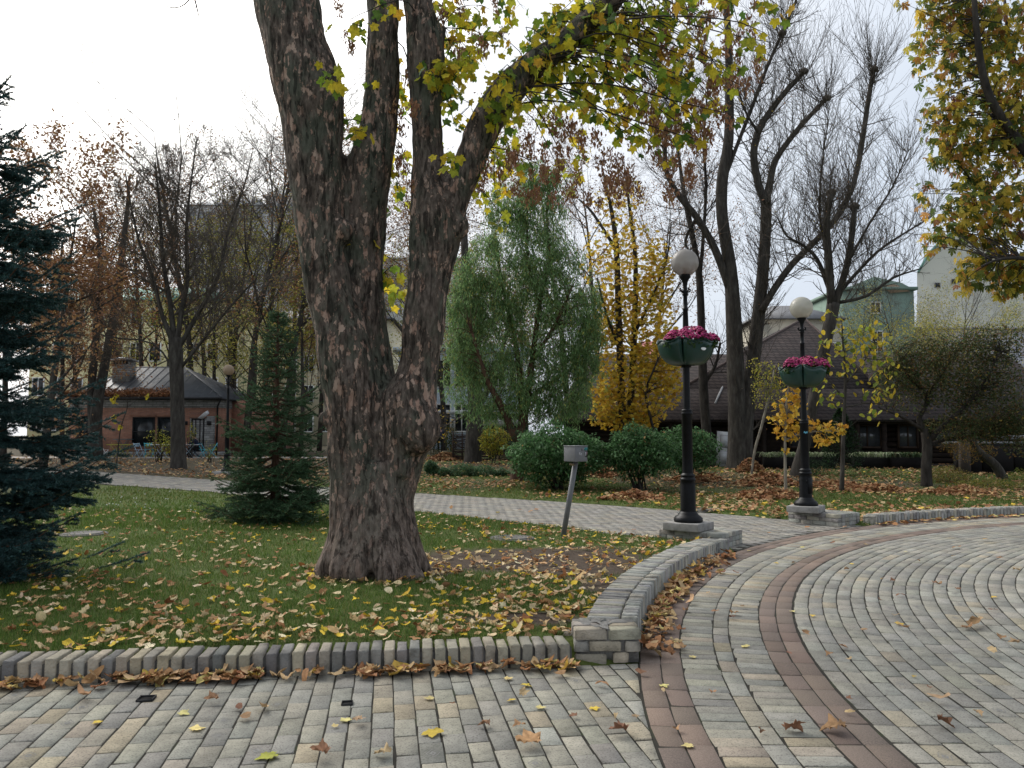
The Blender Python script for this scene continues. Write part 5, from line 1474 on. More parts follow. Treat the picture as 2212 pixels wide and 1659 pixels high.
tubes(Acc(), [leaning]).obj('trunk', MT['bark_grey'], lt, True)
a = Acc(); pos = blobs_pos(rw, [(2100, 975, 55, 28, 900), (2060, 960, 40, 20, 300)], 27.5, .6); cloud(a, rw, pos, .07, [(3, (.16, .10, .03)), (2, (.22, .13, .03)), (2, (.08, .08, .025))]); tag(a.obj('crown', MT['leaf'], lt), kind='stuff')

# ---- shrubs
def bush(name, label, cx, cy, rx, ry, base_y, Y, n, size, pal, seed, stems=7, group=None, tpl=None, bark='bark_dark', cat='shrub', shell=.28):
    rg = np.random.default_rng(seed)
    z0 = float(ground_z(P(cx, 900, Y)[0], Y)); c = P(cx, cy, Y); sx, sz = rx * Y / FOC, ry * Y / FOC
    t = thing(name, label, cat, (c[0], Y, z0), group=group)
    u = rg.normal(size=(n, 3)); u /= np.linalg.norm(u, axis=1, keepdims=True)
    lump = 1 + .14 * np.sin(u[:, 0] * 5 + seed) * np.cos(u[:, 1] * 4) + .10 * np.sin(u[:, 2] * 9 + u[:, 0] * 7) + rg.normal(0, .05, n)
    u = u * (rg.uniform(0, 1, (n, 1)) ** shell) * lump[:, None]
    pos = c + u * A(sx, sx * .9, sz)
    pos = pos[pos[:, 2] > z0 + .02]
    a = Acc(); cloud(a, rg, pos, size, pal, tpl or small_leaf(.5, .12), .18, hang_rot(rg, len(pos), .35))
    tag(a.obj('foliage', MT['leaf'], t), kind='stuff')
    ln = []
    for k in range(stems):
        th = rg.uniform(0, 6.28); f = rg.uniform(.3, .8)
        e = c + A(math.cos(th) * sx * f, math.sin(th) * sx * f, rg.uniform(-.2, .4) * sz)
        b = A(c[0] + rg.normal(0, .09), Y + rg.normal(0, .09), z0 - .05)
        m = b * .5 + e * .5 + A(0, 0, -.05); m[:2] = b[:2] * .62 + e[:2] * .38
        q = spline([b, m, e], 7); ln.append((q, np.linspace(.028, .008, 7) * (sx / 1.2 + .3), 5))
    if ln: tubes(Acc(), ln).obj('stems', MT[bark], t, True)
    return t
DKG = [(4, (.066, .150, .050)), (3, (.105, .21, .080)), (2, (.16, .27, .13)), (1, (.036, .085, .028)), (.10, (.40, .25, .10))]
bush('round_shrub', 'broad dark green shrub behind the slanting meter post', 1205, 980, 112, 64, 1057, 23.2, 9500, .12, DKG, 71, 11, 'clipped round shrubs')
bush('round_shrub', 'dome shaped green shrub on dark stems left of the nearer lamp', 1383, 975, 80, 57, 1058, 22.6, 7000, .11, DKG, 72, 9, 'clipped round shrubs')
bush('round_shrub', 'green shrub showing on the right behind the nearer lamp post', 1485, 970, 66, 51, 1048, 25.5, 5600, .11, DKG, 73, 8, 'clipped round shrubs')
bush('evergreen_shrub', 'dark feathery evergreen leaning against the willow trunk', 1160, 960, 62, 48, 1040, 25.2, 4600, .10, [(3, (.018, .05, .022)), (2, (.03, .075, .035))], 74, 5, tpl=small_leaf(.18, .02))
BED = [(3, (.07, .15, .07)), (2, (.055, .115, .045)), (1.5, (.11, .19, .09)), (.5, (.2, .19, .05))]
for k, (x, y, rx, ry, lb) in enumerate([(955, 1022, 24, 15, 'leftmost low green shrub in the bed beyond the path'), (1000, 1018, 34, 19, 'low grey green shrub in the bed before the old trunk'), (1045, 1020, 36, 18, 'low green shrub in the bed left of the willow'), (1085, 1026, 24, 15, 'small green shrub at the foot of the willow'), (930, 1008, 14, 14, 'small green plant close to the right edge of the maple trunk')]):
    bush('low_shrub', lb, x, y, rx, ry, 1040, 29.0, 2400, .10, BED, 80 + k, 3, 'low shrubs in the bed', small_leaf(.3, .05))
bush('yellow_shrub', 'bright yellow green shrub climbing before the wicker fence', 1068, 950, 34, 34, 1000, 37, 1700, .12, [(3, (.36, .33, .04)), (2, (.22, .26, .04)), (1, (.5, .36, .05))], 90, 4)
bush('climber_shrub', 'dark leafy shrub at the left end of the wicker fence', 975, 948, 14, 34, 995, 41, 700, .12, [(2, (.04, .07, .025)), (1, (.2, .15, .04))], 91, 3)
bush('garden_shrub', 'dark green shrub before the pale blue house', 940, 955, 12, 36, 1000, 44, 700, .12, [(2, (.03, .055, .02)), (1, (.10, .08, .03))], 92, 3)
for k, (x, y, rx, ry, Y, n, lb) in enumerate([(345, 955, 30, 38, 39, 260, 'sparse yellow green bush under the cafe window'), (372, 965, 22, 30, 38, 260, 'yellow green bush left of the spreading bare tree'), (455, 975, 14, 26, 38.5, 60, 'nearly leafless bush before the stone panel'), (413, 935, 12, 26, 43, 110, 'thin leafy bush before the cafe door')]):
    bush('cafe_bush', lb, x, y, rx, ry, 1000, Y, n, .13, [(3, (.30, .30, .05)), (2, (.18, .22, .05)), (1, (.4, .33, .05))], 95 + k, 11, 'small bushes before the cafe', shell=.6)
bush('yellow_low_shrub', 'low russet and yellow shrub between hawthorn and leaning trunk', 2050, 1030, 52, 24, 1050, 25.8, 2600, .06, [(3, (.16, .13, .03)), (2, (.22, .2, .04)), (2, (.12, .07, .03))], 101, 6)
bush('yellow_low_shrub', 'spreading yellow green ground shrub at the right edge of the lawn', 2140, 1050, 80, 16, 1060, 23.8, 3000, .055, [(3, (.22, .21, .04)), (2, (.12, .14, .03)), (1, (.3, .24, .05))], 102, 4)
bush('yellow_low_shrub', 'round green shrub cut by the right edge of the picture', 2205, 1038, 30, 24, 1060, 26.5, 1500, .055, [(3, (.12, .16, .03)), (2, (.2, .2, .04))], 103, 4)
bush('dwarf_pine', 'dark dwarf conifer at the foot of the leaning pollard', 1760, 1012, 28, 22, 1035, 28.8, 1900, .09, [(2, (.02, .045, .018)), (2, (.03, .06, .025))], 104, 3, tpl=small_leaf(.12, .02))
def thuja(name, label, x, base_y, top_y, r_px, Y, seed):
    rg = np.random.default_rng(seed); b = at_px(x, Y); H = (base_y - top_y) * Y / FOC; R = r_px * Y / FOC
    t = thing(name, label, 'conifer', b); n = 5200
    f = rg.uniform(0.06, 1, n) ** .9; th = rg.uniform(0, 6.283, n)
    prof = np.where(f < .15, .8 + f * 1.3, np.clip(1.05 * (1 - ((f - .15) / .85) ** 2.4), .04, 1))
    r = R * prof * rg.uniform(.55, 1.0, n) ** .5 * (1 + .10 * np.sin(th * 5 + f * 9))
    pos = b + np.c_[r * np.cos(th), r * np.sin(th), H * f]
    a = Acc(); cloud(a, rg, pos, .11, [(3, (.020, .048, .018)), (2, (.032, .066, .026)), (1, (.012, .03, .012))], small_leaf(.4, .05), .18, hang_rot(rg, n, .1) @ rotz(np.full(n, math.pi)))
    tag(a.obj('foliage', MT['leaf'], t), kind='stuff')
    tubes(Acc(), [(np.array([b - A(0, 0, .1), b + A(0, 0, H * .8)]), A(.06, .02), 7)]).obj('trunk', MT['bark_red'], t)
thuja('thuja', 'dark columnar thuja behind the round leaved sapling', 1815, 1032, 888, 40, 29.3, 111)

# ---- spruces
def spruce(name, label, base, H, R, seed, pal, levels, per, needles, twigs, droop=.25, nl=.03, nw=.0045, zmin=.0, shape=1.0, lift=.35, whorl=.7, vary=.12):
    rg = np.random.default_rng(seed)
    t = thing(name, label, 'conifer', base)
    lines, npos, ndir = [], [], []
    lines_t = [(np.array([base - A(0, 0, .1), base + A(0, 0, H * .5), base + A(0, 0, H)]), A(R * .06 + .02, R * .035 + .012, .006), 8)]
    tw_s, tw_e = [], []
    for lv in range(levels):
        for k in range(per):
            f = (lv + rg.uniform(-whorl, whorl)) / levels; f = min(max(f, 0), .985); z = zmin + (H - zmin) * f
            Lb = R * (1 - f) ** shape * rg.uniform(.88, 1.1) + .05
            th = k * 2 * math.pi / per + lv * 1.1 + rg.normal(0, .12); Lk = Lb * rg.uniform(1 - 2.4 * vary, 1 + vary)
            d = A(math.cos(th), math.sin(th), 0); m = 7; g = np.linspace(0, 1, m)
            zz = -droop * Lk * np.sin(g * 2.2) * (1 - f * .8) + lift * Lk * g ** 2.2 * (.4 + f)
            c = base + A(0, 0, z) + d * (Lk * g)[:, None] + np.c_[np.zeros(m), np.zeros(m), zz]
            lines.append((c, np.linspace(.012 + .006 * Lk, .003, m), 5))
            side = A(-d[1], d[0], 0)
            tw_s.append(c[m // 2]); tw_e.append(c[-1]); tw_s.append(c[m // 4]); tw_e.append(c[m // 2])
            nt_ = max(3, int(twigs * Lk / R))
            for q in range(nt_):
                g0 = .18 + .8 * (q + rg.random() * .6) / nt_; i = min(int(g0 * (m - 1)), m - 2); s = c[i] + (c[i + 1] - c[i]) * (g0 * (m - 1) - i)
                Lt = (.46 * Lk * (1.02 - g0) + .055) * rg.uniform(.7, 1.15)
                for sg in (-1, 1):
                    dd = d * .75 + side * sg * .62 + A(0, 0, rg.normal(-.12, .14)); e = s + dd * Lt
                    tw_s.append(s); tw_e.append(e)
                    if Lt > .28:          # second order
                        for h in (.35, .6, .85):
                            s2 = s + dd * Lt * h; e2 = s2 + (d * .9 + side * sg * rg.uniform(-.1, .3) + A(0, 0, rg.normal(-.1, .15))) * Lt * .42
                            tw_s.append(s2); tw_e.append(e2)
                            s3 = s2; e3 = s2 + (d * .35 + side * sg * 1.0 + A(0, 0, rg.normal(-.12, .15))) * Lt * .34
                            tw_s.append(s3); tw_e.append(e3)
    tubes(Acc(), lines_t).obj('trunk', MT['bark_red'], t, True)
    S, E = np.array(tw_s), np.array(tw_e); Lt = np.linalg.norm(E - S, axis=1)
    for s, e in zip(S[::1], E[::1]): lines.append((np.array([s, e]), A(.0035, .002), 3))
    tubes(Acc(), lines).obj('branches', MT['bark_red'], t)
    cnt = np.maximum((Lt * needles).astype(int), 6); idx = np.repeat(np.arange(len(S)), cnt)
    f = rg.uniform(0, 1.04, len(idx)); p = S[idx] + (E - S)[idx] * f[:, None]
    ax = (E - S)[idx] / Lt[idx][:, None]
    rv = rg.normal(size=p.shape); rv -= (rv * ax).sum(1, keepdims=True) * ax; rv /= np.linalg.norm(rv, axis=1, keepdims=True) + 1e-9
    rv[:, 2] += .25
    nd = rv * .8 + ax * .75; nd /= np.linalg.norm(nd, axis=1, keepdims=True)
    w = np.cross(nd, rg.normal(size=p.shape)); w /= np.linalg.norm(w, axis=1, keepdims=True) + 1e-9
    ln_ = nl * rg.uniform(.7, 1.2, (len(p), 1))
    V = np.stack([p - w * nw, p + w * nw, p + nd * ln_], 1).reshape(-1, 3)
    cols = pick(rg, len(p), pal, .16)
    a = Acc(); a.add(V, None, np.arange(len(V)).reshape(-1, 3), np.repeat(cols, 3, 0))
    tag(a.obj('needles', MT['needle'], t), kind='stuff')
    return len(p)
bs = at_px(-105, 8.9); bs[2] = 0.02
n1 = spruce('blue_spruce', 'dark blue green spruce cut by the left edge of the picture', bs, 5.75, 1.60, 121, [(3, (.026, .068, .066)), (3, (.045, .100, .096)), (1.8, (.085, .15, .145)), (1.0, (.016, .040, .034))], 15, 14, 560, 11, .26, .040, .0050, .25, .44, .40, .24, .22)
ss = at_px(597, 14.9); ss[2] = .02
n2 = spruce('green_spruce', 'young green spruce standing on the lawn left of the maple', ss, 4.0, 1.22, 122, [(3, (.052, .108, .050)), (2, (.080, .150, .072)), (1, (.11, .19, .10)), (.8, (.028, .056, .026))], 22, 8, 270, 8, .26, .042, .0058, .22, .78, .42, .45, .16)
print('needles', n1, n2)
# ------------------------------------------------------------------ buildings
def brick_tex(name, c1, c2, mortar, w=.25, h=.075, ms=.012, rough=.9, bump=.4, axis='xz', off=.5, var=.5):
    m = bpy.data.materials.new(name); m.use_nodes = True
    t = m.node_tree; n = t.nodes; l = t.links; b = n['Principled BSDF']
    geo = n.new('ShaderNodeNewGeometry'); sp = n.new('ShaderNodeSeparateXYZ'); l.new(geo.outputs['Position'], sp.inputs[0])
    ad = n.new('ShaderNodeMath'); ad.operation = 'ADD'; l.new(sp.outputs[0], ad.inputs[0]); l.new(sp.outputs[1], ad.inputs[1])
    cb = n.new('ShaderNodeCombineXYZ'); l.new(ad.outputs[0], cb.inputs[0]); l.new(sp.outputs[2], cb.inputs[1])
    br = n.new('ShaderNodeTexBrick'); l.new(cb.outputs[0], br.inputs['Vector'])
    br.inputs['Color1'].default_value = (*c1, 1); br.inputs['Color2'].default_value = (*c2, 1); br.inputs['Mortar'].default_value = (*mortar, 1)
    br.inputs['Scale'].default_value = 1; br.inputs['Brick Width'].default_value = w; br.inputs['Row Height'].default_value = h; br.inputs['Mortar Size'].default_value = ms
    br.offset = off
    no = n.new('ShaderNodeTexNoise'); no.inputs['Scale'].default_value = 2.2; no.inputs['Detail'].default_value = 6; l.new(geo.outputs['Position'], no.inputs['Vector'])
    mr = n.new('ShaderNodeMapRange'); mr.inputs['To Min'].default_value = 1 - var; mr.inputs['To Max'].default_value = 1 + var; l.new(no.outputs[0], mr.inputs['Value'])
    mx = n.new('ShaderNodeMixRGB'); mx.blend_type = 'MULTIPLY'; mx.inputs[0].default_value = 1; l.new(br.outputs['Color'], mx.inputs[1]); l.new(mr.outputs[0], mx.inputs[2])
    l.new(mx.outputs[0], b.inputs['Base Color']); b.inputs['Roughness'].default_value = rough; b.inputs['Specular IOR Level'].default_value = .2
    bp = n.new('ShaderNodeBump'); bp.inputs['Strength'].default_value = bump; bp.inputs['Distance'].default_value = .02; bp.invert = True
    l.new(br.outputs['Fac'], bp.inputs['Height']); l.new(bp.outputs[0], b.inputs['Normal'])
    MT[name] = m
    return m
brick_tex('cafe_brick', (.40, .19, .125), (.30, .135, .09), (.22, .16, .13))
brick_tex('stone_panel', (.34, .34, .33), (.22, .22, .215), (.13, .13, .125), .42, .13, .012, bump=.6)
brick_tex('shingle', (.060, .047, .044), (.046, .038, .037), (.022, .018, .018), .30, .16, .02, bump=.7)
MT['seam_roof'] = mat('seam_roof', [(.3, (.055, .062, .072)), (.7, (.085, .093, .105))], scale=3, rough=.5, spec=.4)
GLASS = flat('dark_glass', (.016, .02, .022), .22, .4)
def quad_obj(name, polys, m, parent, thick=0):
    a = Acc()
    for p in polys:
        p = np.asarray(p, float)
        if len(p) == 4: a.add(p, [(0, 1, 2, 3)])
        else: a.add(p, None, [(0, k, k + 1) for k in range(1, len(p) - 1)])
    o = a.obj(name, m, parent)
    if thick:
        s = o.modifiers.new('s', 'SOLIDIFY'); s.thickness = thick; s.offset = 0
    return o
def window(parent, c, w, h, fm, gm=None, bars=(1, 0), fr=.07, dep=.08, face=0.0, name='window'):
    """frame with mullions standing in the wall, pane behind it; face = turn about z"""
    a = Acc()
    for s in (-1, 1):
        a.box((s * (w / 2 - fr / 2), 0, 0), (fr, dep, h)); a.box((0, 0, s * (h / 2 - fr / 2)), (w - 2 * fr, dep * .96, fr))
    for k in range(bars[0]): a.box(((k + 1) * w / (bars[0] + 1) - w / 2, 0, 0), (fr * .7, dep * .9, h - 2 * fr))
    for k in range(bars[1]): a.box((0, 0, (k + 1) * h / (bars[1] + 1) - h / 2), (w - 2 * fr, dep * .84, fr * .7))
    key = ('w', round(w, 2), round(h, 2), bars, fm.name, gm.name if gm else '')
    if key not in MESHES: MESHES[key] = a.mesh('window', fm); MESHES[key + ('p',)] = Acc().box((0, .01, 0), (w - fr, .03, h - fr)).mesh('pane', gm or GLASS)
    o = ob(name, MESHES[key], parent, np.asarray(c) - A(*parent.location), rz=face)
    ob('pane', MESHES[key + ('p',)], o)
    return o
MESHES = {}

# ---- cafe
CY = 46.0
def cx_(px, Y=CY): return (px - PW / 2) / FOC * Y
def cz_(py, Y=CY): return P(1106, py, Y)[2]
x0, x1 = cx_(150), cx_(476); zb, ze = .2, cz_(861)
cafe = thing('cafe_house', 'small red brick cafe with grey hipped metal roof and stone chimney', 'building', ((x0 + x1) / 2, CY, .4))
dep = 7.5
box_ob('wall', ((x0 + x1) / 2, CY + dep / 2, (zb + ze) / 2), (x1 - x0, dep, ze - zb), MT['cafe_brick'], cafe)
box_ob('base_course', ((x0 + x1) / 2, CY + dep / 2 - .03, .52), (x1 - x0 + .1, dep + .1, .28), MT['stone_panel'], cafe)
box_ob('frieze', ((x0 + x1) / 2, CY + dep / 2 - .02, ze - .28), (x1 - x0 + .06, dep + .06, .5), MT['stone_panel'], cafe)
box_ob('wing', (x1 + 1.0, CY + 4.6, (zb + ze) / 2), (2.4, 5.5, ze - zb - .02), MT['cafe_brick'], cafe)
ex0, ex1, ey0, ey1 = x0 - .5, cx_(487), CY - .55, CY + dep + .5
rx0, rx1, ry, rz_ = cx_(292, 49.5), cx_(395, 49.5), 49.6, cz_(794, 49.5)
A_, B_, C_, D_ = (ex0, ey0, ze), (ex1, ey0, ze), (ex1, ey1, ze), (ex0, ey1, ze); E_, F_ = (rx0, ry, rz_), (rx1, ry, rz_)
roof = quad_obj('roof', [(A_, B_, F_, E_), (B_, C_, F_), (C_, D_, E_, F_), (D_, A_, E_)], MT['seam_roof'], cafe, .06)
sa = Acc()
def seam(p, q):
    p, q = np.asarray(p, float), np.asarray(q, float); tubes(sa, [(np.array([p, q]) + A(0, 0, .045), A(.03, .03), 4)])
for X in np.arange(ex0 + .3, ex1, .52):
    t = min(1, (X - ex0) / (rx0 - ex0), (ex1 - X) / (ex1 - rx1)); 
    if t > .08: seam((X, ey0, ze), (X, ey0 + (ry - ey0) * t, ze + (rz_ - ze) * t))
for Yk in np.arange(ey0 + .4, ey1, .55):
    t = min((Yk - ey0) / (ry - ey0), (ey1 - Yk) / (ey1 - ry)); seam((ex1, Yk, ze), (ex1 + (rx1 - ex1) * t, Yk, ze + (rz_ - ze) * t))
for a_, b_ in ((A_, E_), (B_, F_), (E_, F_)): seam(a_, b_)
ob('seams', sa.mesh('seams', MT['seam_roof'], off=cafe.location), roof)
quad_obj('eave_soffit', [((ex0, ey0, ze - .05), (ex0, ey1, ze - .05), (ex1, ey1, ze - .05), (ex1, ey0, ze - .05))], flat('soffit', (.035, .034, .034)), cafe, .05)
tubes(Acc(), [(np.array([(ex0, ey0 - .05, ze - .02), (ex1, ey0 - .05, ze - .02)]), A(.07, .07), 8)]).obj('gutter', flat('gutter_black', (.015, .015, .016), .5), cafe)
tubes(Acc(), [(np.array([(cx_(483), ey0, ze - .1), (cx_(471), CY - .08, ze - .45), (cx_(471), CY - .08, .45)]), A(.05, .05, .05), 8)]).obj('downpipe', MT['gutter_black'], cafe)
bx0, bx1 = cx_(241, 47.5), cx_(276, 47.5)
ch = box_ob('chimney', ((bx0 + bx1) / 2, 47.9, (cz_(800, 47.5) + cz_(786, 47.5)) / 2 - .4), (bx1 - bx0, .9, 1.9), MT['stone_panel'], cafe)
quad_obj('chimney_cap', [((bx0 - .1, 47.3, cz_(779, 47.5)), (bx1 + .1, 47.3, cz_(779, 47.5)), (bx1 - .15, 47.9, cz_(771, 47.5)), (bx0 + .15, 47.9, cz_(771, 47.5))), ((bx1 + .1, 48.5, cz_(779, 47.5)), (bx0 - .1, 48.5, cz_(779, 47.5)), (bx0 + .15, 47.9, cz_(771, 47.5)), (bx1 - .15, 47.9, cz_(771, 47.5))), ((bx0 - .1, 47.3, cz_(779, 47.5)), (bx0 - .1, 48.5, cz_(779, 47.5)), (bx0 + .15, 47.9, cz_(771, 47.5))), ((bx1 + .1, 47.3, cz_(779, 47.5)), (bx1 + .1, 48.5, cz_(779, 47.5)), (bx1 - .15, 47.9, cz_(771, 47.5)))], MT['seam_roof'], cafe, .05)
for k in range(5): box_ob('chimney_post', (bx0 + .1 + k * (bx1 - bx0 - .2) / 4, 47.45, cz_(782.5, 47.5)), (.1, .1, .2), flat('soot', (.02, .02, .02)), cafe)
DARKF = flat('black_frame', (.012, .012, .013), .5)
def cafe_open(pa, pb, ya, yb, bars, name='window'):
    xa, xb, za, zb_ = cx_(pa), cx_(pb), cz_(yb), cz_(ya)
    o = window(cafe, ((xa + xb) / 2, CY - .03, (za + zb_) / 2), xb - xa, zb_ - za, DARKF, None, bars, name=name)
    ob('lintel', Acc().box((0, -.02, (zb_ - za) / 2 + .12), (xb - xa + .2, .07, .2)).mesh('lintel', MT['cafe_brick']), o)
    return o
cafe_open(177, 194, 899, 963, (0, 0)); cafe_open(288, 336, 901, 964, (0, 1)); cafe_open(342, 379, 901, 964, (0, 1))
box_ob('stone_panel', (cx_(438.5), CY - .012, (cz_(899) + .4) / 2), (cx_(465) - cx_(412), .05, cz_(899) - .4), MT['stone_panel'], cafe)
d = cafe_open(415, 443, 904, 982, (2, 0), 'door')
ob('handle', Acc().box((.25, -.08, 0), (.03, .05, .5)).mesh('handle', flat('steel', (.3, .3, .3), .4)), d)
box_ob('wall_lamp', (cx_(454), CY - .1, cz_(914)), (.22, .14, .22), MT['black_frame'], cafe)
box_ob('wall_lamp', (cx_(404), CY - .1, cz_(914)), (.14, .14, .2), MT['black_frame'], cafe)
a = Acc()      # torn white awning cloth over the door
V = [P(427, 903, CY - .35), P(437, 906, CY - .25), P(452, 893, CY - .5), P(449, 886, CY - .3), P(441, 891, CY - .6)]
a.add(V, None, [(0, 1, 4), (1, 2, 4), (2, 3, 4)]); o = a.obj('awning_cloth', flat('cloth_white', (.62, .63, .66), .8), cafe); sm = o.modifiers.new('s', 'SOLIDIFY'); sm.thickness = .02
rl = np.random.default_rng(140)
n = 5200; X = rl.uniform(ex0 + .2, cx_(378), n); q = np.abs(rl.normal(0, .5, n)) * (.6 + .5 * fbm(X, X * 0, 1.5, 3)); q = np.clip(q, 0, 1.9)
t = q / (ry - ey0); pos = np.c_[X, ey0 + (ry - ey0) * t, ze + (rz_ - ze) * t + .06 + rl.uniform(0, .12, n)]
a = Acc(); cloud(a, rl, pos, .15, [(3, (.26, .115, .055)), (2, (.33, .17, .08)), (1, (.19, .08, .04))], None, .15, rand_rot(rl, n, .7))
tag(a.obj('roof_leaf_drift', MT['dryleaf']), 'drift of rust brown leaves lying along the cafe eave', 'leaves', None, 'stuff')

# ---- blocks of town behind the trees
def block(name, label, pxa, pxb, ytop, Y, depth, wall, rows, cols, win, roof=None, roofh=2.5, roofmat=None, skip=None, sill=True, zbase=0.0, fm=None, zlo=1.2, gm=None):
    xa, xb = cx_(pxa, Y), cx_(pxb, Y); zt = cz_(ytop, Y)
    t = thing(name, label, 'building', ((xa + xb) / 2, Y, zbase))
    box_ob('wall', ((xa + xb) / 2, Y + depth / 2, (zbase + zt) / 2), (xb - xa, depth, zt - zbase), wall, t)
    fm = fm or flat('window_white', (.72, .72, .70), .5)
    for r in range(rows):
        for c in range(cols):
            if skip and skip(r, c): continue
            window(t, (xa + (xb - xa) * (c + .5) / cols, Y - .03, zlo + zbase + (zt - zbase - zlo) * (r + .5) / rows), win[0], win[1], fm, gm, (1, 0), .11, .12)
    if roof == 'hip':
        e = .6; A1, B1, C1, D1 = (xa - e, Y - e, zt), (xb + e, Y - e, zt), (xb + e, Y + depth + e, zt), (xa - e, Y + depth + e, zt); k = min(depth / 2, (xb - xa) / 3)
        E1, F1 = (xa + k, Y + depth / 2, zt + roofh), (xb - k, Y + depth / 2, zt + roofh)
        quad_obj('roof', [(A1, B1, F1, E1), (B1, C1, F1), (C1, D1, E1, F1), (D1, A1, E1)], roofmat, t, .15)
    else:
        box_ob('cornice', ((xa + xb) / 2, Y + depth / 2, zt + .15), (xb - xa + .8, depth + .8, .4), roofmat or wall, t)
    return t
YEL = flat('plaster_yellow', (.68, .62, .36), .9, var=.08); GRN = flat('roof_green', (.06, .26, .20), .5)
PGL = flat('sky_glass', (.26, .28, .30), .3)
GRY = flat('plaster_grey', (.60, .61, .62), .9, var=.06); GRB = flat('plaster_pinkgrey', (.60, .56, .54), .9, var=.06)
block('yellow_house', 'pale yellow town house with green roof behind the cafe', 60, 520, 650, 84, 14, YEL, 4, 11, (1.3, 2.0), 'hip', 2.6, GRN)
block('yellow_house', 'pale yellow house showing between the small spruce and the maple', 530, 840, 690, 92, 14, flat('plaster_cream', (.55, .50, .36), .9, var=.08), 4, 8, (1.3, 2.0), 'hip', 2.4, flat('roof_grey', (.12, .12, .125), .6))
block('apartment_block', 'tall grey apartment block faint behind the bare trees', 395, 560, 445, 150, 22, GRY, 11, 8, (1.5, 1.9), 'hip', 5, flat('roof_slate', (.42, .43, .44), .6), gm=PGL)
block('apartment_block', 'tall pinkish grey block with slate roof beside the left stem of the maple', 565, 760, 425, 160, 22, GRB, 11, 9, (1.5, 1.9), 'hip', 7, MT['roof_slate'], gm=PGL)
block('apartment_block', 'pale apartment block just visible through the maple fork', 800, 1010, 560, 170, 20, flat('plaster_pale', (.50, .50, .48), .9, var=.06), 9, 9, (1.5, 1.9), gm=PGL)
bh = block('blue_house', 'pale blue house behind the wicker fence', 860, 1135, 760, 64, 10, flat('plaster_blue', (.50, .59, .68), .9, var=.06), 2, 7, (1.25, 2.3), None)
box_ob('string_course', ((cx_(860, 64) + cx_(1135, 64)) / 2, 63.95, cz_(890, 64)), (cx_(1135, 64) - cx_(860, 64), .35, .3), flat('trim_white', (.62, .64, .66), .8), bh)
YR = 105
green = block('green_house', 'dull green house with two white windows right of the farther lamp', 1826, 1982, 626, YR, 12, flat('plaster_green', (.16, .225, .185), .9, var=.12), 1, 1, (1.2, 1.5), None, skip=lambda r, c: True)
xa, xb = cx_(1826, YR), cx_(1982, YR)
quad_obj('gable', [((xa, YR - .02, cz_(626, YR)), (cx_(1895, YR), YR - .02, cz_(598, YR)), (cx_(1955, YR), YR - .02, cz_(612, YR)), (xb, YR - .02, cz_(626, YR)))], MT['plaster_green'], green, .4)
quad_obj('weather_stain', [((cx_(1908, YR), YR - .26, cz_(618, YR)), (cx_(1940, YR), YR - .26, cz_(615, YR)), (cx_(1972, YR), YR - .26, cz_(630, YR)), (cx_(1930, YR), YR - .26, cz_(634, YR)))], flat('plaster_tan', (.30, .22, .15), .9), green, .04)
window(green, (cx_(1897, YR), YR - .06, cz_(665, YR)), 1.5, 1.6, MT['window_white'], None, (1, 0), .14, .14)
window(green, (cx_(1899, YR), YR - .06, cz_(738, YR)), 1.6, 2.9, MT['window_white'], None, (1, 1), .14, .14)
tubes(Acc(), [(np.array([P(1943, 612, YR + 1), P(1943, 570, YR + 1)]), A(.07, .05), 5), (np.array([P(1936, 584, YR + 1), P(1950, 584, YR + 1)]), A(.05, .05), 4), (np.array([P(1938, 577, YR + 1), P(1948, 577, YR + 1)]), A(.05, .05), 4)]).obj('antenna', MT['gutter_black'], green)
# cream gable end
YQ = 125
cg = thing('cream_house', 'high windowless cream gable wall behind the chestnut leaves', 'building', (cx_(2100, YQ), YQ, 0))
prof = [(1981, 960), (1981, 590), (2000, 555), (2030, 520), (2062, 498), (2088, 495), (2112, 525), (2160, 560), (2260, 560), (2260, 960)]
fr = np.array([P(x, y, YQ) for x, y in prof]); bk = fr + A(11.5, 18, 0); n = len(fr)
a = Acc(); a.add(np.concatenate([fr, bk]), [(k, (k + 1) % n, n + (k + 1) % n, n + k) for k in range(n)], None)
me = bpy.data.meshes.new('wall'); me.from_pydata([tuple(v - A(*cg.location)) for v in np.concatenate([fr, bk])], [], [list(range(n - 1, -1, -1)), list(range(n, 2 * n))] + [[k, (k + 1) % n, n + (k + 1) % n, n + k] for k in range(n)])
me.materials.append(flat('plaster_ivory', (.56, .55, .47), .9, var=.05)); ob('wall', me, cg)
a = Acc(); e = np.array([P(x, y - 3, YQ - .5) for x, y in prof[1:6]])
for k in range(len(e) - 1): a.add([e[k], e[k + 1], e[k + 1] + A(.5, .9, 0), e[k] + A(.5, .9, 0)], [(0, 1, 2, 3)])
o = a.obj('roof_edge', flat('roof_patina', (.16, .30, .26), .6), cg); sm = o.modifiers.new('s', 'SOLIDIFY'); sm.thickness = .3
for x, y, w in ((2025, 616, .9), (2060, 608, .8), (2073, 605, .9), (2085, 603, .4)): window(cg, P(x, y, YQ - .1), w, .8, flat('vent_grey', (.22, .22, .23), .7), None, (0, 0), .08, .12, name='vent')
gw = block('grey_house', 'low lilac grey wall of a house behind the hawthorn', 1990, 2330, 712, 112, 12, flat('plaster_lilac', (.34, .335, .37), .9, var=.07), 1, 6, (1.2, 1.5), None, skip=lambda r, c: c < 3)
block('tan_house', 'tan house peeping over the dark shingle roof', 1640, 1822, 690, 95, 10, flat('plaster_sand', (.40, .37, .30), .9, var=.06), 2, 6, (1.2, 1.6), 'hip', 2.4, MT['roof_grey'])
block('red_roof_house', 'house with a pinkish red roof behind the golden tree', 1370, 1470, 790, 88, 9, MT['plaster_cream'], 2, 4, (1.2, 1.6), 'hip', 3.2, flat('roof_pink', (.36, .14, .13), .7))

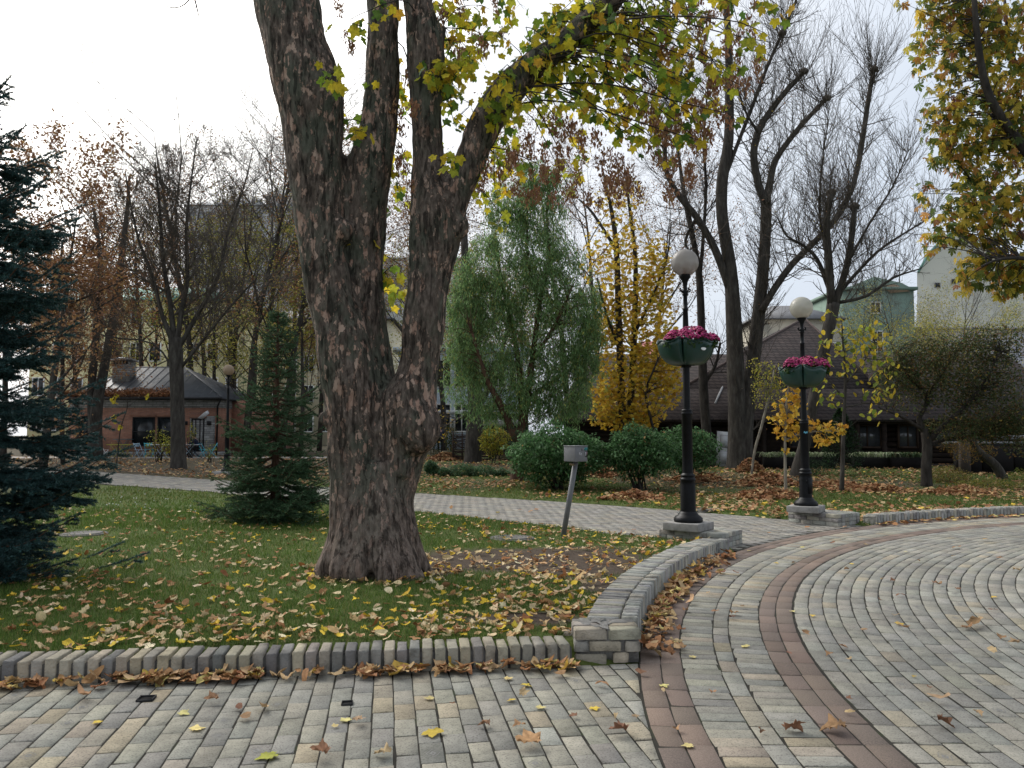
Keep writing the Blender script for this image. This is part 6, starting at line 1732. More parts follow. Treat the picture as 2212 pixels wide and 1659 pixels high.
# ---- log restaurant with great shingle roof
RY = 36.4
rest = thing('log_restaurant', 'dark log restaurant under a broad brown shingle roof', 'building', (cx_(1700, RY), RY, .2))
wx0, wx1 = cx_(1240, RY), cx_(2290, RY); zev = cz_(908, 35.4)
LOG = mat('dark_log', [(.3, (.010, .007, .006)), (.6, (.028, .019, .015)), (.8, (.045, .031, .024))], scale=6, rough=.85, bump=.5, stretch=(.25, 1, 1))
box_ob('back_wall', ((wx0 + wx1) / 2, RY + 3.9, 1.2), (wx1 - wx0, 7.4, 2.6), LOG, rest)
for k in range(9):
    z = .22 + k * .235
    tubes(Acc(), [(np.array([(wx0, RY + .12, z), (cx_(1655, RY), RY + .12, z)]), A(.118, .118), 8)]).obj('log', LOG, rest)
    tubes(Acc(), [(np.array([(cx_(1905, RY), RY + .12, z), (wx1, RY + .12, z)]), A(.118, .118), 8)]).obj('log', LOG, rest)
for px in (1245, 1448, 1648, 1690, 1768, 1850, 1908, 1990, 2080, 2200):
    V, Q = lathe_vq([(.13, 0), (.13, .3), (.09, .36), (.12, .5), (.12, .9), (.08, 1.0), (.13, 1.2), (.12, 2.3)], 10)
    ob('carved_post', mesh_np('carved_post', V, Q, None, LOG), rest, A(cx_(px, 35.8), 35.8, .2) - A(*rest.location))
box_ob('beam', ((wx0 + wx1) / 2, 35.8, zev - .05), (wx1 - wx0, .22, .22), LOG, rest)
box_ob('porch_floor', ((wx0 + wx1) / 2, 36.0, .14), (wx1 - wx0, 1.2, .3), flat('porch_dark', (.03, .024, .02), .9), rest)
for pa, pb in ((1838, 1902), (1700, 1760), (1935, 1980), (2010, 2070), (2100, 2180)):
    xa, xb = cx_(pa, RY), cx_(pb, RY)
    window(rest, ((xa + xb) / 2, RY - .06, 1.55), xb - xa, 1.1, flat('brown_frame', (.05, .032, .022), .6), flat('dim_glass', (.06, .065, .07), .12, .6), (1, 0), .09, .1)
SH = MT['shingle']
ez, ey = zev, 35.35; rzz, rry = cz_(768, 41), 41.0
rs = quad_obj('roof', [((wx0 - .5, ey, ez), (wx1 + .5, ey, ez), (wx1 + .5, rry, rzz), (wx0 + 1.2, rry, rzz)), ((wx1 + .5, 46.6, ez), (wx0 - .5, 46.6, ez), (wx0 + 1.2, rry, rzz), (wx1 + .5, rry, rzz)), ((wx0 - .5, 46.6, ez), (wx0 - .5, ey, ez), (wx0 + 1.2, rry, rzz))], SH, rest, .16)
ap = P(1737, 690, 42); 
def on_slope(px, f): 
    y = ey + (rry - ey) * f; return A(cx_(px, y), y, ez + (rzz - ez) * f + .02)
pyr = [on_slope(1470, .42), on_slope(1905, .42)]
q1, q2 = A(pyr[1][0] + 1, 47, 3.4), A(pyr[0][0] - 1, 47, 3.4)
quad_obj('tower_roof', [(pyr[0], pyr[1], ap), (pyr[1], q1, ap), (q1, q2, ap), (q2, pyr[0], ap)], SH, rest, .14)
# flared left skirt of the tower roof and ridge capping
for a_, b_ in ((pyr[0], ap), (pyr[1], ap)): tubes(Acc(), [(np.array([a_, b_]) + A(0, 0, .06), A(.09, .07), 6)]).obj('hip_cap', flat('cap_brown', (.075, .055, .05), .8), rest)
# round-headed dormer
dc = on_slope(1938, .40); 
arc = [(.95 * math.cos(t), .95 * math.sin(t)) for t in np.linspace(0, math.pi, 13)]
a = Acc(); V = []
for yy in (-.2, 2.6):
    for x, z in arc: V.append(dc + A(x, yy, z + .25))
a.add(V, [(k, k + 1, 14 + k, 13 + k) for k in range(12)]); o = a.obj('dormer_roof', SH, rest); sm = o.modifiers.new('s', 'SOLIDIFY'); sm.thickness = .18
a = Acc(); f_ = [dc + A(x * .9, .05, z * .9 + .25) for x, z in arc] + [dc + A(-.85, .05, -.3), dc + A(.85, .05, -.3)]
a.add(f_ + [dc + A(0, .05, .2)], None, [(k, (k + 1) % 15, 15) for k in range(15)]); dm = a.obj('dormer_face', flat('dormer_boards', (.07, .07, .06), .8), rest)
window(rest, dc + A(0, -.02, .35), .9, .9, MT['brown_frame'], MT['dim_glass'], (1, 0), .08, .08)
tubes(Acc(), [(np.array([on_slope(1545, .2), on_slope(1562, .45)]) + A(0, 0, .08), A(.05, .05), 6)]).obj('roof_pipe', flat('pipe_grey', (.25, .25, .25), .5), rest)

# plant boxes along the porch
def plant_box(label, px, Y, w, tuft):
    b = at_px(px, Y); t = thing('plant_box', label, 'planter', b, group='plant boxes along the log restaurant')
    box_ob('box', b + A(0, 0, .24), (w, .42, .52), flat('box_black', (.012, .011, .011), .9, .1), t)
    p = thing('box_plant', tuft[0], 'plant', b + A(0, 0, .5), group='plants in the boxes along the log restaurant')
    rg = np.random.default_rng(int(px)); a = Acc(); n = tuft[1]
    for k in range(n):
        s = b + A(rg.uniform(-w / 2, w / 2), rg.uniform(-.18, .18), .48); th = rg.uniform(0, 6.28); Ln = rg.uniform(.4, .75)
        d = A(math.cos(th), math.sin(th), 0); sd_ = A(-d[1], d[0], 0) * .02; f = np.linspace(0, 1, 5)
        c = s + d * (Ln * .75 * f)[:, None] + np.c_[np.zeros(5), np.zeros(5), Ln * (1.3 * f - 1.35 * f ** 2)]
        wv = (1 - f ** 2)[:, None] * sd_
        a.add(np.concatenate([c + wv, c - wv]), [(m, m + 1, 6 + m, 5 + m) for m in range(4)], None, pick(rg, 1, tuft[2], .15)[0])
    tag(a.obj('leaves', MT['leaf'], p), kind='stuff')
SPID = [(2, (.26, .30, .17)), (2, (.15, .22, .09)), (1, (.4, .42, .28))]; DARKP = [(2, (.04, .075, .03)), (2, (.06, .10, .04)), (1, (.12, .11, .05))]
plant_box('black plant box left of the farther lamp along the porch', 1693, 33.6, 1.75, ('striped grassy plant overflowing the box left of the farther lamp', 230, SPID))
plant_box('black plant box right of the thuja along the porch', 1885, 33.6, 1.7, ('striped grassy plant overflowing the box right of the thuja', 230, SPID))
plant_box('black plant box left of the hawthorn trunk along the porch', 1955, 33.4, 1.4, ('dark leafy plant in the box left of the hawthorn trunk', 220, DARKP))
plant_box('black plant box just right of the farther lamp post', 1765, 33.8, 1.3, ('striped grassy plant in the box just right of the farther lamp post', 150, SPID))
# terrace barrier on the right
tw_ = thing('terrace_barrier', 'black terrace barrier with grey rail behind the hawthorn on the right', 'barrier', at_px(2160, 30.5))
for pa, pb in ((2062, 2110), (2114, 2178), (2182, 2260)):
    xa, xb = cx_(pa, 30.5), cx_(pb, 30.5); box_ob('panel', ((xa + xb) / 2, 30.5, .62), (xb - xa, .4, .95), MT['box_black'], tw_)
box_ob('post', (cx_(2078, 30.2), 30.15, .75), (.3, .3, 1.3), flat('post_wood', (.055, .045, .04), .9), tw_)
box_ob('rail', ((cx_(2030, 30.5) + cx_(2260, 30.5)) / 2, 30.4, 1.32), (cx_(2260, 30.5) - cx_(2030, 30.5), .1, .08), flat('rail_grey', (.22, .22, .23), .6), tw_)
box_ob('rail', ((cx_(2150, 30.5) + cx_(2260, 30.5)) / 2, 30.4, 1.52), (cx_(2260, 30.5) - cx_(2150, 30.5), .12, .16), MT['rail_grey'], tw_)
# white door leaning between the trunks
dp = A(cx_(1559, 35.0), 35.0, float(T(0, 35)))
wd_ = thing('discarded_door', 'white panelled door leaning beside the great pollarded trunk', 'door', dp)
dm = box_ob('door_leaf', dp + A(0, 0, .77), (.62, .05, 1.55), flat('door_white', (.50, .51, .52), .6, bump=.1), wd_)
for zz in (1.12, .42):
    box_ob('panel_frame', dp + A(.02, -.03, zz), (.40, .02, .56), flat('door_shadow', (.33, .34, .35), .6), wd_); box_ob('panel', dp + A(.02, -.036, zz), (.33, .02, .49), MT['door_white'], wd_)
box_ob('handle', dp + A(.24, -.05, .75), (.1, .03, .03), MT['steel'], wd_)
wd_.rotation_euler = (rad(-4), rad(5), rad(4))
pb_ = thing('plank', 'reddish brown plank leaning against the white door', 'plank', dp + A(.42, -.1, 0)); box_ob('board', dp + A(.42, -.1, .5), (.12, .04, 1.0), flat('plank_red', (.16, .07, .045), .8), pb_); pb_.rotation_euler = (0, rad(8), 0)

# wicker fence
fx0, fx1, FY = cx_(979, 40.5), cx_(1118, 40.5), 40.5
wf = thing('wicker_fence', 'dark woven wicker fence behind the old trunk', 'fence', ((fx0 + fx1) / 2, FY, .3))
rf = np.random.default_rng(150)
for k in range(22):
    z = .22 + k * .066; xs = np.linspace(fx0, fx1, 15)
    c = np.c_[xs, FY + .045 * np.sin(np.arange(15) * math.pi + k * math.pi) + rf.normal(0, .01, 15), z + rf.normal(0, .012, 15)]
    tubes(Acc(), [(c, rf.uniform(.02, .036, 15), 5)]).obj('rod', flat('wicker', (.04, .027, .022), .9, var=.4, scale=20), wf)
for k in range(8):
    x = fx0 + (fx1 - fx0) * k / 7; tubes(Acc(), [(np.array([(x, FY, 0), (x, FY, 1.78)]), A(.045, .04), 6)]).obj('stake', MT['wicker'], wf)
sh = thing('shed', 'low shed with pale fascia behind the wicker fence', 'shed', (cx_(1085, 47), 47, .4))
box_ob('wall', (cx_(1085, 47), 48.2, 1.2), (cx_(1130, 47) - cx_(1040, 47), 2.4, 2.0), flat('shed_dark', (.035, .03, .027), .9), sh)
box_ob('fascia', (cx_(1085, 47), 48.1, 2.33), (cx_(1135, 47) - cx_(1036, 47), 2.9, .34), flat('fascia_pale', (.36, .35, .33), .8), sh)

# ---- cafe chairs and tables
def bistro_chair(label, px, Y, rz, col, name='folding_chair'):
    b = at_px(px, Y); t = thing(name, label, 'chair', b, rz, group='folding chairs before the cafe'); m = col
    a = Acc()
    for k in range(4): a.box((0, -.15 + k * .1, .45), (.40, .07, .022))
    ob('seat', a.mesh('seat', m), t)
    a = Acc()
    for z in (.66, .76): a.box((0, .235, z), (.40, .022, .075))
    ob('backrest', a.mesh('backrest', m), t)
    for s in (-1, 1):
        for (y0, z0, y1, z1) in ((-.22, 0, .24, .82), (.24, 0, -.2, .45)):
            a = tubes(Acc(), [(np.array([(s * .2, y0, z0), (s * .2, y1, z1)]), A(.016, .016), 5)]); ob('leg', a.mesh('leg', m), t)
def bistro_table(label, px, Y, rz, top, legs, w=.75, h=.72):
    b = at_px(px, Y); t = thing('folding_table', label, 'table', b, rz, group='folding tables before the cafe')
    o = ob('table_top', Acc().box((0, 0, h), (w, .65, .03)).mesh('table_top', top), t)
    for s in (-1, 1):
        for q in (-1, 1):
            a = tubes(Acc(), [(np.array([(q * .3, s * .24, 0), (-q * .3, s * .24, h)]), A(.015, .015), 5)]); ob('leg', a.mesh('leg', legs), t)
WHT = flat('paint_white', (.62, .62, .63), .5); LBL = flat('paint_turquoise', (.09, .44, .53), .5); LIM = flat('paint_lime', (.36, .38, .05), .5); TEA = flat('paint_teal', (.03, .13, .16), .5); WOD = flat('chair_wood', (.34, .20, .10), .6); PBL = flat('paint_paleblue', (.35, .48, .58), .5)
bistro_chair('white folding chair farthest left before the cafe', 228, 43.2, 2.0, WHT)
bistro_chair('wooden folding chair left of the dark teal table', 249, 44.9, .3, WOD)
bistro_chair('wooden folding chair between the lime table and the pale blue chair', 286, 43.4, -1.9, WOD)
bistro_chair('pale blue folding chair in the middle of the cafe terrace', 303, 43.3, 1.2, PBL)
bistro_chair('turquoise folding chair behind the yellow green bush', 324, 44.0, 3.3, LBL)
bistro_chair('wooden folding chair close under the cafe window', 335, 45.2, .1, WOD)
bistro_chair('turquoise folding chair right of the seated person', 441, 43.8, 1.5, LBL)
bistro_chair('turquoise folding chair at the right end of the cafe terrace', 461, 43.8, -1.2, LBL)
bistro_table('lime green folding table beside the white chair', 256, 43.6, .1, LIM, LIM, .95)
bistro_table('lime green folding table left of the wooden chair', 273, 43.5, -.1, LIM, LIM, .8)
bistro_table('tall dark teal table behind the lime tables', 268, 45.1, .2, TEA, TEA, .95, .98)
bistro_table('white folding table left of the bare tree trunk', 349, 43.6, 0, WHT, PBL, 1.2)
bistro_table('white folding table in front of the seated person', 413, 43.6, 0, WHT, PBL, 1.0)
g_ = thing('green_cup', 'small bright green cup on the table of the seated person', 'cup', at_px(417, 43.5) + A(0, 0, .735)); V, Q = lathe_vq([(.001, 0), (.04, 0), (.05, .14), (.001, .14)], 12); ob('cup', mesh_np('cup', V, Q, None, flat('cup_green', (.08, .55, .12), .4)), g_)

# ---- people
def figure(label, base, rz, J, edges, cloth, hair_c, skin_c=(.42, .25, .18)):
    t = thing('person', label, 'person', base, rz)
    def skinned(name, es, grow_, m, sub=1):
        ids = sorted({i for e in es for i in e}, key=lambda k: list(J).index(k)); mp = {k: i for i, k in enumerate(ids)}
        me = bpy.data.meshes.new(name); me.from_pydata([J[k][0] for k in ids], [(mp[a_], mp[b_]) for a_, b_ in es], [])
        o = ob(name, me, t)
        md = o.modifiers.new('skin', 'SKIN')
        for k in ids:
            r = J[k][1] + grow_; sv = me.skin_vertices[0].data[mp[k]]; sv.radius = (r, r)
        me.skin_vertices[0].data[0].use_root = True
        sb = o.modifiers.new('sub', 'SUBSURF'); sb.levels = sb.render_levels = sub
        me.materials.append(m); return o
    skinned('body', edges, 0, flat('skin', skin_c, .6), 2)
    for nm, es, gr, m in cloth: skinned(nm, es, gr, m)
    h = J['head'][0]; V, Q = lathe_vq([(.105 * math.cos(q), .115 * math.sin(q)) for q in np.linspace(-.2, 1.57, 8)], 14)
    ob('hair', mesh_np('hair', V, Q, None, flat('hair_%s' % label[:6], hair_c, .7), None, True), t, (h[0], h[1] + .02, h[2] + .02), rot=(rad(-15), 0, 0))
ST = {'pelvis': ((0, 0, .92), .125), 'waist': ((0, 0, 1.10), .115), 'chest': ((0, 0, 1.32), .135), 'neck': ((0, -.01, 1.50), .05), 'head': ((0, -.03, 1.62), .085), 'crown': ((0, -.02, 1.72), .07)}
for s, n_ in ((-1, 'l'), (1, 'r')):
    ST.update({'hip' + n_: ((s * .10, 0, .88), .09), 'knee' + n_: ((s * .11, -.03 * s, .48), .06), 'ankle' + n_: ((s * .11, .05 * s, .08), .042), 'toe' + n_: ((s * .12, -.13 + .05 * s, .03), .035), 'sho' + n_: ((s * .19, 0, 1.42), .06), 'elb' + n_: ((s * .25, .03, 1.14), .045), 'wri' + n_: ((s * .22, -.12, .95), .03), 'hand' + n_: ((s * .21, -.18, .88), .034)})
ED = [('pelvis', 'waist'), ('waist', 'chest'), ('chest', 'neck'), ('neck', 'head'), ('head', 'crown')]
for n_ in 'lr': ED += [('pelvis', 'hip' + n_), ('hip' + n_, 'knee' + n_), ('knee' + n_, 'ankle' + n_), ('ankle' + n_, 'toe' + n_), ('chest', 'sho' + n_), ('sho' + n_, 'elb' + n_), ('elb' + n_, 'wri' + n_), ('wri' + n_, 'hand' + n_)]
JK = [('pelvis', 'waist'), ('waist', 'chest')] + [e for n_ in 'lr' for e in (('chest', 'sho' + n_), ('sho' + n_, 'elb' + n_), ('elb' + n_, 'wri' + n_))]
TR = [e for n_ in 'lr' for e in (('pelvis', 'hip' + n_), ('hip' + n_, 'knee' + n_), ('knee' + n_, 'ankle' + n_))]
SHO = lambda n_: [('ankle' + n_, 'toe' + n_)]
NAVY = flat('cloth_navy', (.018, .025, .05), .9); BLK = flat('cloth_black', (.012, .012, .014), .9); BOOT = flat('boot_brown', (.06, .035, .022), .7)
pp = at_px(951, 52); pp[2] = float(T(0, 52))
figure('distant person in dark coat walking before the pale blue house', pp, .3, ST, ED, [('jacket', JK, .03, NAVY), ('trousers', TR, .015, BLK), ('shoes', SHO('l'), .012, BLK), ('shoes', SHO('r'), .012, BLK)], (.02, .015, .012))
SI = {'pelvis': ((0, .12, .52), .13), 'waist': ((0, .08, .70), .12), 'chest': ((0, -.02, .92), .135), 'neck': ((0, -.08, 1.08), .05), 'head': ((0, -.14, 1.19), .085), 'crown': ((0, -.13, 1.28), .07)}
for s, n_ in ((-1, 'l'), (1, 'r')):
    SI.update({'hip' + n_: ((s * .10, .06, .50), .09), 'knee' + n_: ((s * .12, -.36, .50), .062), 'ankle' + n_: ((s * .13, -.30 + .12 * s, .09), .042), 'toe' + n_: ((s * .13, -.48 + .12 * s, .04), .035), 'sho' + n_: ((s * .19, -.03, 1.00), .06), 'elb' + n_: ((s * .27, -.2, .80), .045), 'wri' + n_: ((s * .12, -.42, .80), .03), 'hand' + n_: ((s * .07, -.48, .80), .034)})
figure('person in dark jacket sitting at the white table by the cafe door', at_px(424, 43.7), rad(-75), SI, ED, [('jacket', JK, .03, NAVY), ('trousers', TR, .015, BLK), ('boots', SHO('l'), .014, BOOT), ('boots', SHO('r'), .014, BOOT)], (.015, .011, .009))
bistro_chair('dark chair carrying the seated person', 425, 43.75, rad(-75), flat('paint_navy', (.02, .04, .07), .5))
# ------------------------------------------------------------------ grass
rgr = np.random.default_rng(200)
def lawn_ok(x, y):
    sd = sd_paved(x, y); near = (y < pl(x, near_w))
    m = np.where(near, (sd_walk(x, y) > .26) & (sd_plaza(x, y) > np.where(x < 3.2, .42, .3)), True)
    return (sd > .05) & m
def grass(n, x0, x1, y0, y1, hgt, wid, name, label, keep=1.0):
    d = y0 * (y1 / y0) ** rgr.uniform(0, 1, n)          # more blades close by
    x = rgr.uniform(-1, 1, n) * (d * .72 + 1.0) ; y = d
    k = lawn_ok(x, y) & (x > x0) & (x < x1)
    k &= rgr.uniform(0, 1, n) > dirt(x, y) * 1.08 - .02
    k &= rgr.uniform(0, 1, n) < (.35 + .9 * fbm(x, y, 1.1, 6)) * keep
    x, y = x[k], y[k]; n = len(x); z = ground_z(x, y)
    th = rgr.uniform(0, 6.283, n); h = hgt * rgr.uniform(.45, 1.3, n) * (.6 + .8 * fbm(x, y, 1.7, 8)); w = wid * rgr.uniform(.7, 1.3, n) * np.clip(y / 9, .75, 3.2)
    b = np.c_[x, y, z - .005]; s = np.c_[np.cos(th), np.sin(th), np.zeros(n)] * w[:, None] / 2
    lean = np.c_[rgr.normal(0, .45, n), rgr.normal(0, .45, n), np.ones(n)]; lean /= np.linalg.norm(lean, axis=1, keepdims=True)
    tip = b + lean * h[:, None]
    V = np.stack([b - s, b + s, tip], 1).reshape(-1, 3)
    g = fbm(x, y, .8, 4)[:, None]
    c = pick(rgr, n, [(3, (.058, .118, .018)), (3, (.085, .15, .028)), (2, (.13, .185, .042)), (1.2, (.22, .20, .075))], .15) * (1.1 - .25 * g)
    back = sstep(17, 21, y)[:, None]; c = c * (1 - back * .25) + A(.11, .095, .03) * back * .30
    a = Acc(); a.add(V, None, np.arange(3 * n).reshape(-1, 3), np.repeat(c, 3, 0))
    return tag(a.obj(name, MT['grass']), label, 'grass', None, 'stuff')
grass(330000, -9, 4, 5.2, 17.5, .062, .0075, 'grass', 'short green grass on the near lawn around the maple')
grass(170000, -12, 30, 13.5, 34, .075, .011, 'grass', 'thin green grass on the lawns beyond the path', .8)

# clover patch with white flowers by the spruce
# ------------------------------------------------------------------ fallen leaves
FALL = [(3.2, (.60, .47, .27)), (2.6, (.50, .33, .16)), (2.0, (.36, .19, .085)), (1.9, (.62, .43, .045)), (1.1, (.30, .13, .05)), (1.0, (.66, .55, .36))]
PAVE_L = [(3, (.36, .19, .085)), (2.4, (.30, .14, .055)), (2, (.58, .45, .14)), (1.4, (.46, .30, .14)), (1, (.6, .5, .2))]
DRY = [leaf_tpl('maple', rgr, .55, .45) for _ in range(6)] + [leaf_tpl('oval', rgr, .55, .7) for _ in range(4)] + [leaf_tpl('round', rgr, .5, .5) for _ in range(2)]
DRY_MESH = [mesh_np('fallen_leaf', V, None, F, MT['dryleaf_obj']) for V, F in DRY]
FLATL = [leaf_tpl('maple', rgr, .16, .12) for _ in range(4)]
FLAT_MESH = [mesh_np('fallen_leaf', V, None, F, MT['dryleaf_obj']) for V, F in FLATL]
def drop(p, size, tilt, meshset, col, label, group, rgx):
    o = bpy.data.objects.new('fallen_leaf', meshset[rgx.integers(len(meshset))]); link(o)
    R = rand_rot(rgx, 1, tilt)[0] * size; M4 = Matrix(R.tolist()).to_4x4(); M4.translation = Vector(p); o.matrix_world = M4
    o.color = (*col, 1); return tag(o, label, 'leaf', group)
rl2 = np.random.default_rng(210)
count = 0
# those named one by one in the photograph: x, y, size m, kind (b brown curled, y yellow flat, t tan)
marks = [(213, 1563, .075, 'y'), (393, 1544, .10, 'c'), (420, 1579, .12, 'c'), (462, 1522, .11, 'b'), (516, 1535, .06, 'd'), (567, 1537, .10, 't'), (530, 1557, .08, 'b'), (585, 1636, .16, 'g'), (697, 1642, .13, 'd'), (745, 1560, .10, 'c'), (722, 1573, .06, 'c'), (770, 1568, .10, 't'), (830, 1638, .12, 't'),
         (935, 1585, .16, 'y'), (1050, 1573, .09, 'd'), (1125, 1575, .09, 'b'), (1108, 1516, .08, 'y'), (1133, 1483, .10, 'y'), (1128, 1508, .09, 't'), (1165, 1533, .09, 'c'), (1095, 1470, .09, 'c'), (930, 1513, .09, 'c'), (975, 1527, .04, 'd'), (1145, 1620, .17, 'b'), (1210, 1464, .10, 'b'), (1283, 1533, .09, 'y'), (1345, 1593, .14, 'd'), (1300, 1485, .09, 'b'), (1374, 1556, .06, 't'), (1330, 1553, .06, 't'), (1240, 1555, .06, 'd'), (1384, 1460, .08, 'd'),
         (1432, 1484, .09, 'c'), (1433, 1500, .06, 't'), (1460, 1397, .12, 't'), (1470, 1405, .10, 'b'), (1450, 1390, .10, 'c'), (1395, 1387, .08, 'b'), (1540, 1502, .06, 'b'), (1495, 1421, .08, 'c'), (1460, 1582, .06, 'b'), (1490, 1615, .09, 'c'), (1612, 1399, .10, 'c'), (1545, 1327, .08, 'b'), (1480, 1323, .08, 'b'), (1585, 1330, .10, 'b'), (1583, 1338, .07, 'd'), (1603, 1315, .06, 't'), (1710, 1323, .08, 'c'), (1738, 1373, .09, 'b'), (1530, 1286, .07, 't'),
         (1590, 1242, .10, 'b'), (1560, 1241, .09, 'd'), (1675, 1218, .09, 'y'), (1617, 1191, .08, 'c'), (1716, 1219, .07, 't'), (1798, 1177, .10, 'd'), (1712, 1585, .15, 'd'), (1810, 1584, .17, 'b'), (1755, 1332, .08, 'y'), (1940, 1350, .11, 'y'), (1950, 1363, .11, 'b'), (1935, 1336, .07, 't'), (1866, 1367, .06, 't'), (1793, 1418, .07, 'b'), (1823, 1405, .09, 'b'), (1833, 1432, .06, 't'), (2105, 1357, .16, 'b'), (2110, 1352, .14, 't'), (2090, 1362, .12, 'b'), (2165, 1382, .09, 'b'), (2195, 1397, .10, 't'), (2145, 1418, .13, 't'),
         (2028, 1522, .12, 't'), (2035, 1573, .13, 'd'), (1975, 1464, .05, 'y'), (2112, 1546, .07, 't'), (1832, 1517, .05, 'd'), (1837, 1547, .06, 't'), (2007, 1490, .04, 'd'), (2145, 1325, .09, 'd'), (2028, 1267, .10, 'b'), (2018, 1262, .06, 'd'), (2070, 1278, .07, 'd'), (2150, 1292, .09, 'y'), (1930, 1257, .07, 'd'), (1905, 1255, .05, 't'), (1945, 1290, .08, 'd'), (1840, 1220, .08, 'y'), (1830, 1233, .08, 'b'), (1770, 1239, .07, 't'), (2195, 1235, .10, 't'), (1870, 1180, .07, 't'), (1955, 1193, .07, 'c'), (1985, 1214, .06, 'b'), (2070, 1143, .07, 'd'), (180, 1512, .14, 'b'), (2060, 1205, .07, 't'), (1900, 1300, .05, 'd'), (1705, 1418, .06, 'd'), (1645, 1585, .05, 'd')]
KC = {'b': (.34, .195, .10), 'd': (.24, .12, .07), 't': (.44, .31, .17), 'y': (.66, .47, .07), 'c': (.64, .54, .22), 'g': (.36, .34, .06)}
LBN = {'b': ('curled brown leaf lying on the pale paving', 'curled brown leaves on the paving'), 'd': ('dark red brown leaf lying on the pale paving', 'dark leaves on the paving'), 't': ('tan dry leaf lying on the pale paving', 'tan leaves on the paving'), 'y': ('bright yellow leaf lying on the pale paving', 'yellow leaves on the paving'), 'c': ('pale lemon leaf lying flat on the paving', 'pale lemon leaves on the paving'), 'g': ('green and yellow maple leaf lying on the walkway at the front', None)}
for x, y, s, k in marks:
    p = G(x, y); flatk = k in 'ycg'
    rr_ = math.hypot(p[0] - C0[0], p[1] - C0[1])
    where = 'straight brick walkway' if rr_ > R_OUT else 'outer granite band' if rr_ > 12.47 else 'brick ring between the granite bands' if rr_ > 11.84 else 'inner granite band' if rr_ > 11.55 else 'round plaza near the front' if p[1] < 6.5 else 'round plaza farther back'
    lb = LBN[k][0].replace('pale paving', where).replace('the paving', 'the ' + where) if k != 'g' else LBN[k][0]
    gp = LBN[k][1].replace('the paving', 'the ' + where) if LBN[k][1] else None
    drop((p[0], p[1], .012 + (0 if flatk else s * .22)), s * (.52 if flatk else .56), .08 if flatk else .22, FLAT_MESH if flatk else DRY_MESH, pick(rl2, 1, [(1, KC[k])], .12)[0], lb, gp, rl2); count += 1
# drift against the front kerb and in the crook of the curved wall
drift = []
for k in range(200):
    s = rl2.uniform(-.02, 3.95); o_ = -abs(rl2.normal(0, .055)) - .035
    c = kB - kD * s + kN * o_
    dens = fbm(s, 0 * s, 1.1, 3)
    if rl2.random() < .35 + dens: drift.append((c[0], c[1], .012 + max(0, .045 + o_ * .5) * rl2.random(), 0))
for k in range(400):
    th = rad(rl2.uniform(147, 170.3)); r = 12.765 - abs(rl2.normal(0, .10)) - .02
    if fbm(th * 13, 0 * th, 1.2, 5) + .1 > rl2.random() * .9: drift.append((C0[0] + r * math.cos(th), C0[1] + r * math.sin(th), .015 + max(0, .085 - (12.76 - r) * .5) * rl2.random(), 1))
DC = pick(rl2, len(drift), [(3, (.40, .22, .10)), (2.4, (.31, .145, .065)), (2.6, (.50, .34, .18)), (.8, (.62, .50, .18)), (.6, (.56, .38, .08))], .14)
order = np.argsort([d_[1] for d_ in drift]); spare = Acc(); n_single = 0
for r_, k in enumerate(order):
    x, y, z, w = drift[k]
    if n_single < 120:
        dpx = float(project(A(x, y, z))[0]); sec = 'the left edge' if dpx < 250 else 'the open square drain' if dpx < 520 else 'the small black drain' if dpx < 900 else 'the middle joints' if dpx < 1080 else 'the corner pier'
        hue_ = 'yellow' if DC[k][1] > .42 else 'tan' if DC[k][1] > .26 else 'russet' if DC[k][1] > .17 else 'dark brown'
        lb = f'{hue_} leaf in the drift along the front kerb near {sec}' if not w else f'{hue_} leaf in the drift along the curved wall'
        drop((x, y, z + .02), rl2.uniform(.05, .085), .3, DRY_MESH, DC[k], lb, lb.replace(' leaf ', ' leaves '), rl2); n_single += 1; count += 1
    else:
        v = DRY[rl2.integers(len(DRY))]; spare.inst(v[0], None, v[1], A([x, y, z + .02]), rand_rot(rl2, 1, .35) * rl2.uniform(.05, .085), DC[k:k + 1])
tag(spare.obj('leaf_drift', MT['dryleaf']), 'heap of brown leaves blown against the foot of the curved wall', 'leaves', None, 'stuff')
# leaves on the near lawn
def scatter_lawn(n, y0, y1, dens):
    y = y0 * (y1 / y0) ** rgr.uniform(0, 1, n); x = rgr.uniform(-1, 1, n) * (y * .70 + .6)
    k = lawn_ok(x, y) & (rgr.uniform(0, 1, n) < dens(x, y)); return x[k], y[k]
def dn(x, y):
    b = sstep(2.8, .2, sd_walk(x, y)); r = sstep(-2.2, .8, x)
    return np.clip((.16 + .26 * b + .34 * r + .55 * (fbm(x, y, 1.4, 12) - .5)) * (y / 7.5) ** .55, .05, 1)
x, y = scatter_lawn(17000, 5.3, 17, dn)
th = rgr.uniform(0, 6.283, 150); rr_ = .58 + np.abs(rgr.normal(0, .22, 150)); x = np.r_[x, TRUNK[0] + rr_ * np.cos(th)]; y = np.r_[y, TY + .05 + rr_ * np.sin(th)]
z = ground_z(x, y) + rgr.uniform(.018, .045, len(x)); sz = rgr.uniform(.034, .066, len(x)); lc = pick(rgr, len(x), FALL, .14)
px, py = project(np.c_[x, y, z]); vis = (px > 0) & (px < PW) & (py < PH)
order = np.argsort(np.where(vis, y, 99)); rest = Acc()
def lawn_lb(ppx, c):
    sec = 'left of the open square drain' if ppx < 300 else 'between the two drains' if ppx < 740 else 'right of the small black drain' if ppx < 1050 else 'beside the corner pier'
    hue_ = 'yellow' if c[0] > 3.5 * c[2] and c[1] > .3 else 'cream' if c[1] > .38 else 'tan' if c[1] > .25 else 'brown'
    lb = f'{hue_} fallen leaf in the grass behind the front kerb {sec}'
    return lb, lb.replace(' leaf ', ' leaves ')
left = 300 - count
